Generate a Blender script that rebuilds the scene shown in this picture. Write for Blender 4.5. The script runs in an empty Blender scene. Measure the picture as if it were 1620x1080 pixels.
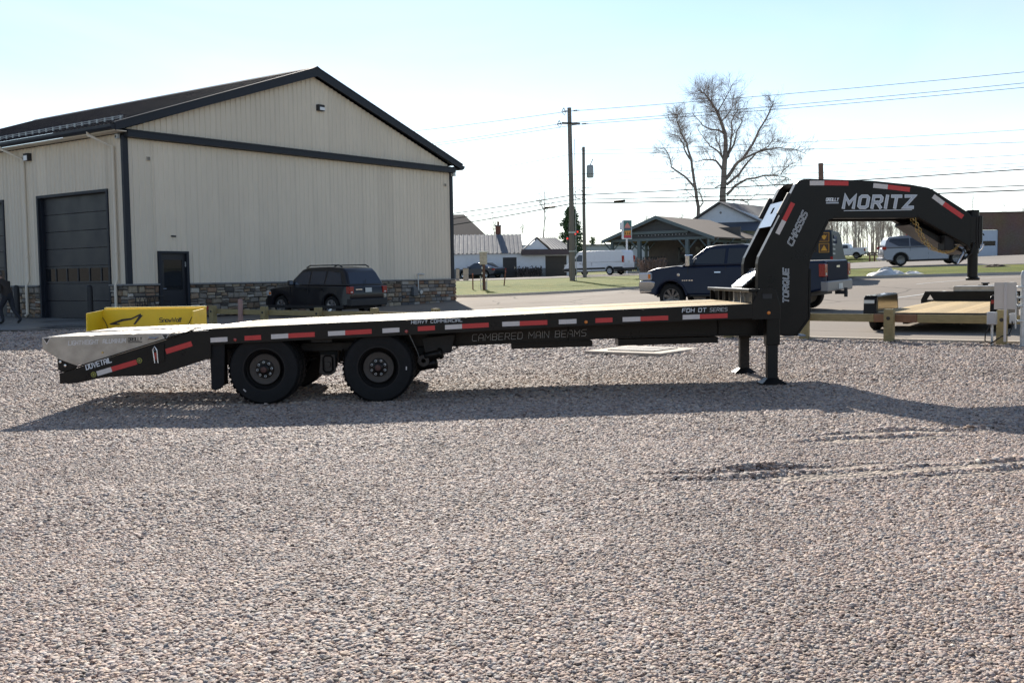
import bpy, bmesh, math, random
import numpy as np
from mathutils import Vector, Matrix
R = math.radians
rng = random.Random(7)
S = bpy.context.scene
COL = S.collection

# ------------------------------------------------------------------ camera, sky, sun, exposure
EYE = 1.58
pitch, roll = math.atan(103 / 1650), 0.0147
R0 = Vector((1, 0, 0)); U0 = Vector((0, math.sin(pitch), math.cos(pitch))); FW = Vector((0, math.cos(pitch), -math.sin(pitch)))
rt = R0 * math.cos(roll) - U0 * math.sin(roll); up = U0 * math.cos(roll) + R0 * math.sin(roll)
cam_d = bpy.data.cameras.new('camera'); cam = bpy.data.objects.new('camera', cam_d); COL.objects.link(cam)
M = Matrix((rt, up, -FW)).transposed().to_4x4(); M.translation = Vector((0, 0, EYE)); cam.matrix_world = M
cam_d.sensor_width = 36; cam_d.lens = 36 * 1650 / 1620; cam_d.clip_start = 0.1; cam_d.clip_end = 3000
S.camera = cam
SUN_EL, SUN_AZ = R(28.7), R(-7.5)          # azimuth measured from +Y towards +X
W = bpy.data.worlds.new('World'); S.world = W; W.use_nodes = True
nt = W.node_tree; bg = nt.nodes['Background']
sky = nt.nodes.new('ShaderNodeTexSky'); sky.sky_type = 'NISHITA'; sky.sun_disc = False
sky.sun_elevation = SUN_EL; sky.sun_rotation = SUN_AZ; sky.altitude = 200; sky.air_density = 0.95; sky.dust_density = 0.05; sky.ozone_density = 1.6
# thin high cloud drifting over the whole sky
_tc = nt.nodes.new('ShaderNodeTexCoord'); _mp = nt.nodes.new('ShaderNodeMapping'); _mp.inputs['Scale'].default_value = (1.2, 2.5, 5); _mp.inputs['Rotation'].default_value = (0, .25, .5)
_n = nt.nodes.new('ShaderNodeTexNoise'); _n.inputs['Scale'].default_value = 1.3; _n.inputs['Detail'].default_value = 7; _n.inputs['Distortion'].default_value = .6
_r = nt.nodes.new('ShaderNodeMapRange'); _r.inputs[1].default_value = .35; _r.inputs[2].default_value = .75; _r.inputs[3].default_value = .1; _r.inputs[4].default_value = .6
_bw = nt.nodes.new('ShaderNodeRGBToBW'); _m = nt.nodes.new('ShaderNodeMix'); _m.data_type = 'RGBA'; _s = nt.nodes.new('ShaderNodeVectorMath'); _s.operation = 'SCALE'; _s.inputs['Scale'].default_value = 1.12
_c = nt.nodes.new('ShaderNodeCombineXYZ')
for _a, _b in ((_tc.outputs['Generated'], _mp.inputs[0]), (_mp.outputs[0], _n.inputs['Vector']), (_n.outputs[0], _r.inputs[0]), (sky.outputs[0], _bw.inputs[0]), (_bw.outputs[0], _c.inputs[0]), (_bw.outputs[0], _c.inputs[1]), (_bw.outputs[0], _c.inputs[2]), (_c.outputs[0], _s.inputs[0]), (_r.outputs[0], _m.inputs[0]), (sky.outputs[0], _m.inputs[6]), (_s.outputs[0], _m.inputs[7]), (_m.outputs[2], bg.inputs[0])): nt.links.new(_a, _b); bg.inputs[1].default_value = 0.10
sl = bpy.data.lights.new('sun', 'SUN'); sun = bpy.data.objects.new('sun', sl); COL.objects.link(sun)
sl.energy = 5.0; sl.angle = R(0.53); sl.color = (1.0, 0.93, 0.83)
tosun = Vector((math.sin(SUN_AZ) * math.cos(SUN_EL), math.cos(SUN_AZ) * math.cos(SUN_EL), math.sin(SUN_EL)))
sun.rotation_euler = tosun.to_track_quat('Z', 'Y').to_euler(); sun.location = (-10, 20, 30)
S.view_settings.view_transform = 'Standard'; S.view_settings.look = 'None'; S.view_settings.exposure = 0.8; S.view_settings.gamma = 1
S.view_settings.use_curve_mapping = False
S.cycles.max_bounces = 6; S.cycles.glossy_bounces = 3; S.cycles.transmission_bounces = 4; S.cycles.transparent_max_bounces = 6

# ------------------------------------------------------------------ materials
MATS = {}
def mat(name, col, rough=0.6, metal=0.0, var=0.0, vscale=3.0, bump=0.0, bscale=40.0, coat=0.0, spec=0.5, col2=None, stretch=None, trans=0.0, emit=None):
    if name in MATS: return MATS[name]
    m = bpy.data.materials.new(name); m.use_nodes = True; MATS[name] = m
    t = m.node_tree; b = t.nodes['Principled BSDF']
    b.inputs['Base Color'].default_value = (*col, 1); b.inputs['Roughness'].default_value = rough
    b.inputs['Metallic'].default_value = metal; b.inputs['Coat Weight'].default_value = coat
    b.inputs['Specular IOR Level'].default_value = spec; b.inputs['Coat Roughness'].default_value = 0.04
    if trans: b.inputs['Transmission Weight'].default_value = trans
    if emit: b.inputs['Emission Color'].default_value = (*emit, 1); b.inputs['Emission Strength'].default_value = 1
    if var or bump or col2:
        tc = t.nodes.new('ShaderNodeTexCoord'); src = tc.outputs['Object']
        if stretch:
            mp = t.nodes.new('ShaderNodeMapping'); mp.inputs['Scale'].default_value = stretch; t.links.new(src, mp.inputs[0]); src = mp.outputs[0]
    if var or col2:
        n = t.nodes.new('ShaderNodeTexNoise'); n.inputs['Scale'].default_value = vscale; n.inputs['Detail'].default_value = 6; n.inputs['Roughness'].default_value = 0.65
        t.links.new(src, n.inputs['Vector'])
        mx = t.nodes.new('ShaderNodeMix'); mx.data_type = 'RGBA'
        c2 = col2 or tuple(min(1, c * (1 + var)) for c in col); c1 = col if col2 else tuple(c * (1 - var) for c in col)
        mx.inputs[6].default_value = (*c1, 1); mx.inputs[7].default_value = (*c2, 1)
        mr = t.nodes.new('ShaderNodeMapRange'); mr.inputs[1].default_value = 0.3; mr.inputs[2].default_value = 0.7
        t.links.new(n.outputs[0], mr.inputs[0]); t.links.new(mr.outputs[0], mx.inputs[0]); t.links.new(mx.outputs[2], b.inputs['Base Color'])
        r2 = t.nodes.new('ShaderNodeMapRange'); r2.inputs[1].default_value = 0.3; r2.inputs[2].default_value = 0.7
        r2.inputs[3].default_value = max(0.02, rough - 0.08); r2.inputs[4].default_value = min(1, rough + 0.08)
        t.links.new(n.outputs[0], r2.inputs[0]); t.links.new(r2.outputs[0], b.inputs['Roughness'])
    if bump:
        n2 = t.nodes.new('ShaderNodeTexNoise'); n2.inputs['Scale'].default_value = bscale; n2.inputs['Detail'].default_value = 5
        t.links.new(src, n2.inputs['Vector'])
        bp = t.nodes.new('ShaderNodeBump'); bp.inputs['Strength'].default_value = bump; bp.inputs['Distance'].default_value = 0.01
        t.links.new(n2.outputs[0], bp.inputs['Height']); t.links.new(bp.outputs[0], b.inputs['Normal'])
    return m

BLACK = mat('black_paint', (0.005, 0.005, 0.006), 0.33, col2=(0.014, 0.012, 0.010), vscale=2.2, coat=0.0, bump=0.05, bscale=30, spec=0.22)
BLACKM = mat('black_steel', (0.012, 0.011, 0.011), 0.5, spec=.3, var=0.3, vscale=6, bump=0.1)
RUBBER = mat('rubber', (0.013, 0.013, 0.014), 0.75, spec=.25, var=0.35, vscale=9, bump=0.15, bscale=60)
REDT = mat('red_reflective', (0.55, 0.03, 0.03), 0.4, var=0.08, vscale=40)
WHT = mat('white_reflective', (0.62, 0.58, 0.56), 0.4, var=0.06, vscale=40)
SILV = mat('silver_vinyl', (0.42, 0.46, 0.52), 0.35, var=0.08)
SILVL = mat('pale_vinyl', (0.7, 0.74, 0.78), 0.4)
ALU = mat('aluminium', (0.38, 0.345, 0.30), 0.42, metal=0.5, var=0.22, vscale=5, bump=0.12, bscale=25)
ZINC = mat('zinc', (0.6, 0.6, 0.62), 0.25, metal=0.9)
GALV = mat('galvanised', (0.5, 0.52, 0.52), 0.5, metal=0.5, var=0.2, vscale=8)
LUG = mat('lug_shine_white', (.75, .75, .74), .45)  # white diffuse stands in for the shine on the metal nuts
CHROME = mat('chrome', (0.75, 0.76, 0.78), 0.12, metal=1.0)
GOLD = mat('gold_chain', (0.5, 0.36, 0.15), 0.3, metal=0.9)
HUB = mat('dusty_hub', (0.05, 0.04, 0.033), 0.6, var=0.3, vscale=12)
WOODP = mat('pine_deck', (0.42, 0.29, 0.13), 0.7, spec=.15, col2=(0.58, 0.44, 0.24), vscale=7, stretch=(0.6, 9, 9), bump=0.25, bscale=20)
def object_tint(m, lo, hi):
    t = m.node_tree; b = t.nodes['Principled BSDF']; src = b.inputs['Base Color'].links[0].from_socket; oi = t.nodes.new('ShaderNodeObjectInfo'); mr = t.nodes.new('ShaderNodeMapRange'); mr.inputs[3].default_value = lo; mr.inputs[4].default_value = hi
    sc = t.nodes.new('ShaderNodeVectorMath'); sc.operation = 'SCALE'; t.links.new(oi.outputs['Random'], mr.inputs[0]); t.links.new(src, sc.inputs[0]); t.links.new(mr.outputs[0], sc.inputs['Scale']); t.links.new(sc.outputs[0], b.inputs['Base Color'])
object_tint(WOODP, .72, 1.1)
TREATED = mat('treated_timber', (0.2, 0.165, 0.075), 0.8, col2=(0.33, 0.27, 0.14), vscale=6, stretch=(1, 6, 6), bump=0.3, bscale=14)
TREATR = mat('reddish_timber', (0.17, 0.085, 0.05), 0.8, col2=(0.25, 0.14, 0.08), vscale=6, bump=0.3, bscale=14)
SIDING = mat('beige_steel_siding', (0.73, 0.655, 0.545), 0.6, spec=.2, var=0.035, vscale=1.6, stretch=(1, 1, .3), bump=0.03, bscale=4)
TRIM = mat('charcoal_trim', (0.018, 0.022, 0.032), 0.5, spec=.3, var=0.15)
ROOFD = mat('dark_roof_steel', (0.007, 0.010, 0.019), 0.7, spec=.06, var=0.15, vscale=1)
LEDGE = mat('stone_ledge', (0.2, 0.2, 0.2), 0.8, var=0.2, bump=0.3)
STONES = [mat('stone_%s' % n, c, 0.85, var=0.3, vscale=7, bump=0.6, bscale=18) for n, c in
          (('grey', (0.24, 0.215, 0.185)), ('brown', (0.26, 0.19, 0.13)), ('dark', (0.12, 0.11, 0.1)), ('tan', (0.36, 0.3, 0.22)), ('rust', (0.22, 0.145, 0.1)), ('pale', (0.42, 0.39, 0.34)))]
[object_tint(q, .7, 1.35) for q in STONES]
MORTAR = mat('mortar', (0.09, 0.082, 0.075), 0.95, bump=0.4)
object_tint(SIDING, .96, 1.04)
DOORD = mat('charcoal_door', (0.009, 0.011, 0.018), 0.45, var=0.12, vscale=1)
GLASSD = mat('dark_glass', (0.012, 0.014, 0.017), 0.06, spec=0.8)
GLASSB = mat('tinted_glass', (0.022, 0.03, 0.05), 0.08, spec=0.7)
WHITEP = mat('white_paint', (0.74, 0.76, 0.8), 0.35, coat=0.3, var=0.04)
WHITESID = mat('white_siding', (0.68, 0.72, 0.78), 0.6, var=0.06, vscale=2)
BLUEP = mat('navy_paint', (0.007, 0.013, 0.036), 0.36, coat=0.15, spec=.25, var=0.05)
BLKCAR = mat('black_car_paint', (0.008, 0.008, 0.012), 0.3, coat=0.4, spec=.3)
SILVCAR = mat('silver_car_paint', (0.2, 0.205, 0.235), 0.35, metal=0.5, coat=0.5)
PLASTIC = mat('black_plastic', (0.022, 0.022, 0.024), 0.6)
REDL = mat('red_lens', (0.3, 0.006, 0.008), 0.15, coat=0.6)
CLEARL = mat('headlamp_lens', (0.6, 0.62, 0.65), 0.1, coat=0.8, metal=0.3)
AMBER = mat('amber_lens', (0.7, 0.2, 0.02), 0.2)
PLATE = mat('licence_plate', (0.6, 0.62, 0.6), 0.5, var=0.1, vscale=60)
YELLOW = mat('yellow_paint', (0.82, 0.56, 0.015), 0.45, var=0.07, vscale=3, coat=0.2)
INK = mat('black_print', (0.02, 0.02, 0.02), 0.5)
BARK = mat('bark', (0.2, 0.165, 0.15), 0.95, var=0.3, vscale=2)
TWIG = mat('twigs', (0.3, 0.24, 0.22), 0.95, var=0.2)
TWIGG = mat('grey_twigs', (0.36, 0.31, 0.29), 0.95, var=0.25)
NEEDLE = mat('needles', (0.035, 0.075, 0.03), 0.7, col2=(0.07, 0.12, 0.035), vscale=1.5)
LEAFB = mat('brown_leaves', (0.16, 0.1, 0.07), 0.85, col2=(0.26, 0.18, 0.13), vscale=3)
POLEW = mat('weathered_pole', (0.15, 0.13, 0.12), 0.9, col2=(0.22, 0.2, 0.19), vscale=4, stretch=(5, 5, .5), bump=0.4)
CONC = mat('concrete', (0.42, 0.4, 0.37), 0.85, var=0.12, vscale=1.5, bump=0.2)
CONCP = mat('pale_concrete', (0.48, 0.41, 0.33), 0.85, var=0.1, vscale=3, bump=0.2)
SNOW = mat('snow', (0.72, 0.74, 0.78), 0.6, col2=(0.5, 0.47, 0.43), vscale=2.5, bump=0.6, bscale=6)
SOIL = mat('soil', (0.07, 0.045, 0.03), 0.95, bump=0.5)
GREYTR = mat('grey_green_trim', (0.11, 0.145, 0.155), 0.6, var=0.1)
SHING = mat('brown_shingles', (0.1, 0.08, 0.068), 0.85, spec=.2, col2=(0.16, 0.13, 0.11), vscale=12, bump=0.5, bscale=14)
SHINGG = mat('grey_shingles', (0.11, 0.105, 0.105), 0.85, col2=(0.17, 0.16, 0.155), vscale=12, bump=0.5, bscale=14)
METROOF = mat('grey_metal_roof', (0.17, 0.18, 0.2), 0.75, spec=.25, var=0.12)
BRICKR = mat('chimney_brick', (0.17, 0.07, 0.05), 0.9, var=0.25, vscale=6, bump=0.4)
SKIN = mat('skin', (0.45, 0.27, 0.2), 0.6)
JACKET = mat('dark_jacket', (0.035, 0.028, 0.024), 0.85, var=0.2, bump=0.3)
TROUS = mat('dark_trousers', (0.02, 0.022, 0.03), 0.85, var=0.2, bump=0.3)
HAIR = mat('grey_hair', (0.1, 0.09, 0.085), 0.8, bump=0.4)

# ------------------------------------------------------------------ mesh building
class MB:
    def __init__(s): s.v = []; s.f = []
    def add(s, vs, fs):
        n = len(s.v); s.v += [tuple(v) for v in vs]; s.f += [tuple(i + n for i in f) for f in fs]; return s
    def box(s, a, b, rz=0, piv=None, bev=0):
        x0, y0, z0 = a; x1, y1, z1 = b
        vs = [(x, y, z) for z in (z0, z1) for y in (y0, y1) for x in (x0, x1)]
        if rz:
            p = piv or ((x0 + x1) / 2, (y0 + y1) / 2); c, q = math.cos(rz), math.sin(rz)
            vs = [(p[0] + (x - p[0]) * c - (y - p[1]) * q, p[1] + (x - p[0]) * q + (y - p[1]) * c, z) for x, y, z in vs]
        return s.add(vs, [(0, 2, 3, 1), (4, 5, 7, 6), (0, 1, 5, 4), (2, 6, 7, 3), (0, 4, 6, 2), (1, 3, 7, 5)])
    def prism(s, poly, y0, y1, plane='xz', inset=0):
        """polygon in a plane, extruded along the third axis"""
        n = len(poly)
        def P(p, d):
            return (p[0], d, p[1]) if plane == 'xz' else ((p[0], p[1], d) if plane == 'xy' else (d, p[0], p[1]))
        vs = [P(p, y0) for p in poly] + [P(p, y1) for p in poly]
        fs = [tuple(range(n)), tuple(range(2 * n - 1, n - 1, -1))] + [(i, i + n, (i + 1) % n + n, (i + 1) % n) for i in range(n)]
        return s.add(vs, fs)
    def tube(s, pts, r, n=8, cap=True):
        pts = [Vector(p) for p in pts]; rs = r if isinstance(r, (list, tuple)) else [r] * len(pts)
        vs = []; d0 = (pts[1] - pts[0]).normalized(); a = Vector((0, 0, 1)) if abs(d0.z) < .9 else Vector((1, 0, 0)); u = d0.cross(a).normalized()
        for i, p in enumerate(pts):
            if i == 0: d = pts[1] - p
            elif i == len(pts) - 1: d = p - pts[i - 1]
            else: d = (pts[i + 1] - pts[i - 1])
            d.normalize(); u = (u - d * u.dot(d)).normalized(); w = d.cross(u)
            for k in range(n):
                q = 2 * math.pi * k / n; vs.append(p + (u * math.cos(q) + w * math.sin(q)) * rs[i])
        fs = [(i * n + k, i * n + (k + 1) % n, (i + 1) * n + (k + 1) % n, (i + 1) * n + k) for i in range(len(pts) - 1) for k in range(n)]
        if cap: fs += [tuple(range(n - 1, -1, -1)), tuple(range((len(pts) - 1) * n, len(pts) * n))]
        return s.add(vs, fs)
    def lathe(s, prof, cen, axis=(0, 1, 0), n=32, closed=False):
        """profile (radius, offset along the axis)"""
        ax = Vector(axis).normalized(); a = Vector((0, 0, 1)) if abs(ax.z) < .9 else Vector((1, 0, 0)); u = ax.cross(a).normalized(); w = ax.cross(u); c = Vector(cen)
        vs = [c + ax * h + (u * math.cos(2 * math.pi * k / n) + w * math.sin(2 * math.pi * k / n)) * r for r, h in prof for k in range(n)]
        m = len(prof); fs = [(i * n + k, i * n + (k + 1) % n, (i + 1) * n + (k + 1) % n, (i + 1) * n + k) for i in range(m - 1) for k in range(n)]
        if closed: fs += [((m - 1) * n + k, (m - 1) * n + (k + 1) % n, (k + 1) % n, k) for k in range(n)]
        return s.add(vs, fs)
    def grid(s, F, nu, nv):
        vs = [F(i / nu, j / nv) for j in range(nv + 1) for i in range(nu + 1)]
        return s.add(vs, [(j * (nu + 1) + i, j * (nu + 1) + i + 1, (j + 1) * (nu + 1) + i + 1, (j + 1) * (nu + 1) + i) for j in range(nv) for i in range(nu)])
    def mesh(s, name, m, smooth=None, fix=True):
        me = bpy.data.meshes.new(name); me.from_pydata([tuple(v) for v in s.v], [], s.f)
        if m: me.materials.append(m)
        if fix:
            bm = bmesh.new(); bm.from_mesh(me); bmesh.ops.recalc_face_normals(bm, faces=bm.faces); bm.to_mesh(me); bm.free()
        if smooth is not None:
            me.polygons.foreach_set('use_smooth', [True] * len(me.polygons)); me.set_sharp_from_angle(angle=R(smooth))
        return me
    def build(s, name, m, parent=None, smooth=None, fix=True, bevel=0, segs=1):
        o = bpy.data.objects.new(name, s.mesh(name, m, smooth, fix)); COL.objects.link(o)
        if parent: o.parent = parent
        if bevel:
            bv = o.modifiers.new('edge', 'BEVEL'); bv.width = bevel; bv.segments = segs; bv.limit_method = 'ANGLE'; bv.angle_limit = R(40); bv.harden_normals = False
        return o
def inst(name, me, parent=None, loc=(0, 0, 0), rot=(0, 0, 0), sc=(1, 1, 1), m=None):
    o = bpy.data.objects.new(name, me); COL.objects.link(o); o.parent = parent; o.location = loc; o.rotation_euler = rot; o.scale = sc
    if m:
        o.material_slots[0].link = 'OBJECT'; o.material_slots[0].material = m
    return o
def tag(o, label=None, cat=None, group=None, kind=None):
    if label: o['label'] = label
    if cat: o['category'] = cat
    if group: o['group'] = group
    if kind: o['kind'] = kind
    return o
def thing(name, label, cat, loc=(0, 0, 0), rz=0, group=None):
    o = bpy.data.objects.new(name, None); COL.objects.link(o); o.location = loc; o.rotation_euler = (0, 0, rz); o.empty_display_size = 0.3
    return tag(o, label, cat, group)
KIDS = lambda o: [c for c in bpy.data.objects if c.parent == o]
def copy_tree(o, parent=None):
    c = o.copy(); COL.objects.link(c); c.parent = parent
    for ch in KIDS(o): copy_tree(ch, c)
    return c
def smooth_step(a, b, x):
    t = np.clip((x - a) / (b - a), 0, 1); return t * t * (3 - 2 * t)

# ------------------------------------------------------------------ the lie of the land (metres)
CP = np.array([(-10, 5, -.12), (0, 3, 0), (10, 5, .2), (-20, 5, -.15), (20, 5, .3), (4.2, 9.5, .13), (3.5, 11.3, .11), (-5.5, 11.2, -.1), (-3.5, 11.2, -.05), (0, 11, .02), (0, -20, 0), (-30, -10, 0), (30, -10, .1), (-3.15, 13, 0), (-6, 13, -.03), (0, 13.3, .04), (3.4, 13.8, .085), (9, 12, .22), (-10, 13, -.1), (-20, 14, 0), (18, 12, .3),
    (2.3, 19, .17), (5.9, 21, .24), (8.6, 18.7, .25), (-4, 20, .08), (-12, 22, .1), (-13.7, 29, .2), (-5.2, 28.5, .15), (-12.7, 34.7, .33), (-7, 36, .18), (-2.7, 48.2, .31), (-18, 38, .33), (-25, 45, .33), (-16, 33, .3), (-30, 30, .3),
    (8.7, 29, .41), (4, 32.7, .36), (12, 26, .5), (15.2, 46, 1.08), (21.1, 43, 1.29), (40, 35, 1.6), (-3, 53, .45), (6.5, 53, .53), (17.5, 50, 1.2), (24, 50, 1.45), (-20, 60, .5), (-50, 60, .6),
    (4, 68, .9), (-4.3, 78, .97), (4, 80, 1.2), (10, 85, 1.6), (9, 90, 1.37), (-5, 97, 1.1), (-10, 95, 1.0), (19, 58, 1.62), (28.5, 57.5, 1.97), (24, 62, 1.76), (31, 75, 2.3), (42, 90, 2.7), (55, 95, 2.9), (20, 100, 2.1), (12, 105, 1.7), (40, 150, 3.7), (60, 170, 3.9), (0, 150, 2.2), (-60, 100, 1), (-60, 150, 2), (90, 120, 3.2),
    (0, 250, 4), (100, 250, 5), (-100, 250, 3), (0, 400, 5), (200, 400, 6), (-200, 400, 5)])
def G(x, y):
    x = np.asarray(x, float); y = np.asarray(y, float)
    dx = x[..., None] - CP[:, 0]; dy = y[..., None] - CP[:, 1]; bw = 0.11 * np.hypot(CP[:, 0], CP[:, 1] - 2) + 2.2
    d2 = dx * dx + dy * dy
    w = np.exp(-d2 / (2 * bw * bw)) + 1e-7 / (1 + d2)
    return (w * CP[:, 2]).sum(-1) / w.sum(-1)
def g(x, y): return float(G(x, y))
def RUT(x, y):
    """low ridges of loose stones left by tyres"""
    x = np.asarray(x, float); y = np.asarray(y, float); h = np.zeros(np.broadcast(x, y).shape)
    for (x0, x1, a, b, c, hh, wd) in ((1.3, 2.7, 7.98, .02, .02, .05, .06), (1.1, 2.8, 7.7, .0, .02, .04, .06), (2.6, 5, 7.75, .12, .02, .045, .07), (2.6, 5, 7.5, .13, 0, .035, .06), (2.75, 4.5, 9.45, .08, .02, .06, .08), (2.5, 3.8, 9.2, .08, .02, .045, .07), (-1.6, .9, 6.0, -.05, 0, .006, .25), (-6, -2, 7.6, .05, 0, .012, .3), (-4, 0, 5.2, .1, 0, .012, .3)):
        yc = a + b * (x - x0) + c * np.sin(x * 3)
        h = h + .85 * hh * (.75 + .35 * np.sin(x * 5 + a) * np.sin(x * 2.1)) * np.exp(-((y - yc) / wd) ** 2) * smooth_step(x0 - .7, x0 + .6, x) * (1 - smooth_step(x1 - .6, x1 + .8, x))
    h = h + .006 * np.sin(x * 1.3 + y * .7) * np.sin(y * 1.7 - x * .4) * (y < 16)
    return h

def pl(poly, t):
    """point at fraction t of a polyline, by length"""
    P = [Vector(p) for p in poly]; ls = [(P[i + 1] - P[i]).length for i in range(len(P) - 1)]; d = t * sum(ls)
    for i, q in enumerate(ls):
        if d <= q or i == len(ls) - 1: return P[i].lerp(P[i + 1], min(1, d / q))
        d -= q
def patch(name, A, B, off, m, nu=120, nv=20, kind='structure', rut=False, even=False):
    """ground sheet between two polylines (same number of corners), draped on the land"""
    us = np.linspace(0, 1, nu + 1); a = np.array([pl(A, u) for u in us]) if even else None
    def poly(P):
        seg = np.linspace(0, len(P) - 1, nu + 1); i = np.clip(seg.astype(int), 0, len(P) - 2); f = (seg - i)[:, None]; P = np.array(P, float)
        return P[i] * (1 - f) + P[i + 1] * f
    a, b = poly(A), poly(B); vs = np.linspace(0, 1, nv + 1)[:, None, None]
    xy = a[None] * (1 - vs) + b[None] * vs
    z = G(xy[..., 0], xy[..., 1]) + off + (RUT(xy[..., 0], xy[..., 1]) if rut else 0)
    mb = MB(); mb.v = [(*p, q) for p, q in zip(xy.reshape(-1, 2), z.reshape(-1))]
    mb.f = [(j * (nu + 1) + i, j * (nu + 1) + i + 1, (j + 1) * (nu + 1) + i + 1, (j + 1) * (nu + 1) + i) for j in range(nv) for i in range(nu)]
    o = mb.build(name, m, fix=False, smooth=60); return tag(o, kind=kind)

# gravel material shared by the sheet under the stones and (through an attribute) the stones themselves
def gravel_sheet_mat():
    m = bpy.data.materials.new('gravel_sheet'); m.use_nodes = True; t = m.node_tree; b = t.nodes['Principled BSDF']; N = t.nodes.new; L = t.links.new
    tc = N('ShaderNodeTexCoord'); v = N('ShaderNodeTexVoronoi'); v.inputs['Scale'].default_value = 34; L(tc.outputs['Object'], v.inputs['Vector'])
    sx = N('ShaderNodeSeparateColor'); L(v.outputs['Color'], sx.inputs[0])
    cr = N('ShaderNodeValToRGB'); e = cr.color_ramp.elements; e[0].color = (.16, .128, .105, 1); e[1].color = (.62, .52, .42, 1)
    for p, c in ((.3, (.31, .25, .205, 1)), (.6, (.42, .345, .28, 1)), (.85, (.53, .42, .335, 1))):
        q = e.new(p); q.color = c
    L(sx.outputs[0], cr.inputs[0])
    n = N('ShaderNodeTexNoise'); n.inputs['Scale'].default_value = .5; n.inputs['Detail'].default_value = 5; L(tc.outputs['Object'], n.inputs['Vector'])
    mr = N('ShaderNodeMapRange'); mr.inputs[1].default_value = .3; mr.inputs[2].default_value = .7; mr.inputs[3].default_value = .62; mr.inputs[4].default_value = .88; L(n.outputs[0], mr.inputs[0])
    mx = N('ShaderNodeVectorMath'); mx.operation = 'SCALE'; L(cr.outputs[0], mx.inputs[0]); L(mr.outputs[0], mx.inputs['Scale']); L(mx.outputs[0], b.inputs['Base Color'])
    b.inputs['Roughness'].default_value = .85
    dn = N('ShaderNodeMath'); dn.operation = 'SUBTRACT'; dn.inputs[0].default_value = 1; L(v.outputs['Distance'], dn.inputs[1])
    bp = N('ShaderNodeBump'); bp.inputs['Strength'].default_value = 1; bp.inputs['Distance'].default_value = .03; L(dn.outputs[0], bp.inputs['Height']); L(bp.outputs[0], b.inputs['Normal'])
    return m
def asphalt_mat(name, c1, c2, rough, scale=.25):
    m = bpy.data.materials.new(name); m.use_nodes = True; t = m.node_tree; b = t.nodes['Principled BSDF']; N = t.nodes.new; L = t.links.new
    tc = N('ShaderNodeTexCoord'); n = N('ShaderNodeTexNoise'); n.inputs['Scale'].default_value = scale; n.inputs['Detail'].default_value = 7; L(tc.outputs['Object'], n.inputs['Vector'])
    f = N('ShaderNodeTexNoise'); f.inputs['Scale'].default_value = 60; f.inputs['Detail'].default_value = 3; L(tc.outputs['Object'], f.inputs['Vector'])
    ad = N('ShaderNodeMath'); ad.operation = 'ADD'; L(n.outputs[0], ad.inputs[0]); L(f.outputs[0], ad.inputs[1])
    mr = N('ShaderNodeMapRange'); mr.inputs[1].default_value = .75; mr.inputs[2].default_value = 1.25; L(ad.outputs[0], mr.inputs[0])
    mx = N('ShaderNodeMix'); mx.data_type = 'RGBA'; mx.inputs[6].default_value = (*c1, 1); mx.inputs[7].default_value = (*c2, 1); L(mr.outputs[0], mx.inputs[0]); L(mx.outputs[2], b.inputs['Base Color'])
    b.inputs['Specular IOR Level'].default_value = .5 if rough[0] < .4 else .12
    if rough[0] > .5:
        dn = N('ShaderNodeVectorMath'); dn.operation = 'ADD'; ds = N('ShaderNodeVectorMath'); ds.operation = 'SCALE'; ds.inputs['Scale'].default_value = 1.6; L(n.outputs['Color'], ds.inputs[0]); L(tc.outputs['Object'], dn.inputs[0]); L(ds.outputs[0], dn.inputs[1])
        vo = N('ShaderNodeTexVoronoi'); vo.feature = 'DISTANCE_TO_EDGE'; vo.inputs['Scale'].default_value = .22; L(dn.outputs[0], vo.inputs['Vector'])
        ck = N('ShaderNodeMapRange'); ck.inputs[1].default_value = .003; ck.inputs[2].default_value = .012; ck.inputs[3].default_value = .45; ck.inputs[4].default_value = 1; L(vo.outputs['Distance'], ck.inputs[0])
        cm_ = N('ShaderNodeVectorMath'); cm_.operation = 'SCALE'; L(mx.outputs[2], cm_.inputs[0]); L(ck.outputs[0], cm_.inputs['Scale']); L(cm_.outputs[0], b.inputs['Base Color'])
    r = N('ShaderNodeMapRange'); r.inputs[1].default_value = .35; r.inputs[2].default_value = .65; r.inputs[3].default_value = rough[0]; r.inputs[4].default_value = rough[1]; L(n.outputs[0], r.inputs[0]); L(r.outputs[0], b.inputs['Roughness'])
    bp = N('ShaderNodeBump'); bp.inputs['Strength'].default_value = .25; bp.inputs['Distance'].default_value = .01; L(f.outputs[0], bp.inputs['Height']); L(bp.outputs[0], b.inputs['Normal'])
    return m
def grass_mat():
    m = bpy.data.materials.new('winter_grass'); m.use_nodes = True; t = m.node_tree; b = t.nodes['Principled BSDF']; N = t.nodes.new; L = t.links.new
    tc = N('ShaderNodeTexCoord'); n = N('ShaderNodeTexNoise'); n.inputs['Scale'].default_value = .8; n.inputs['Detail'].default_value = 8; n.inputs['Roughness'].default_value = .7; L(tc.outputs['Object'], n.inputs['Vector'])
    cr = N('ShaderNodeValToRGB'); e = cr.color_ramp.elements; e[0].position = .32; e[0].color = (.055, .085, .006, 1); e[1].position = .72; e[1].color = (.2, .165, .03, 1)
    q = e.new(.48); q.color = (.11, .135, .016, 1); b.inputs['Specular IOR Level'].default_value = .1; L(n.outputs[0], cr.inputs[0]); L(cr.outputs[0], b.inputs['Base Color']); b.inputs['Roughness'].default_value = .9
    f = N('ShaderNodeTexNoise'); f.inputs['Scale'].default_value = 14; f.inputs['Detail'].default_value = 4; L(tc.outputs['Object'], f.inputs['Vector'])
    bp = N('ShaderNodeBump'); bp.inputs['Strength'].default_value = .8; bp.inputs['Distance'].default_value = .05; L(f.outputs[0], bp.inputs['Height']); L(bp.outputs[0], b.inputs['Normal'])
    return m
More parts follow.
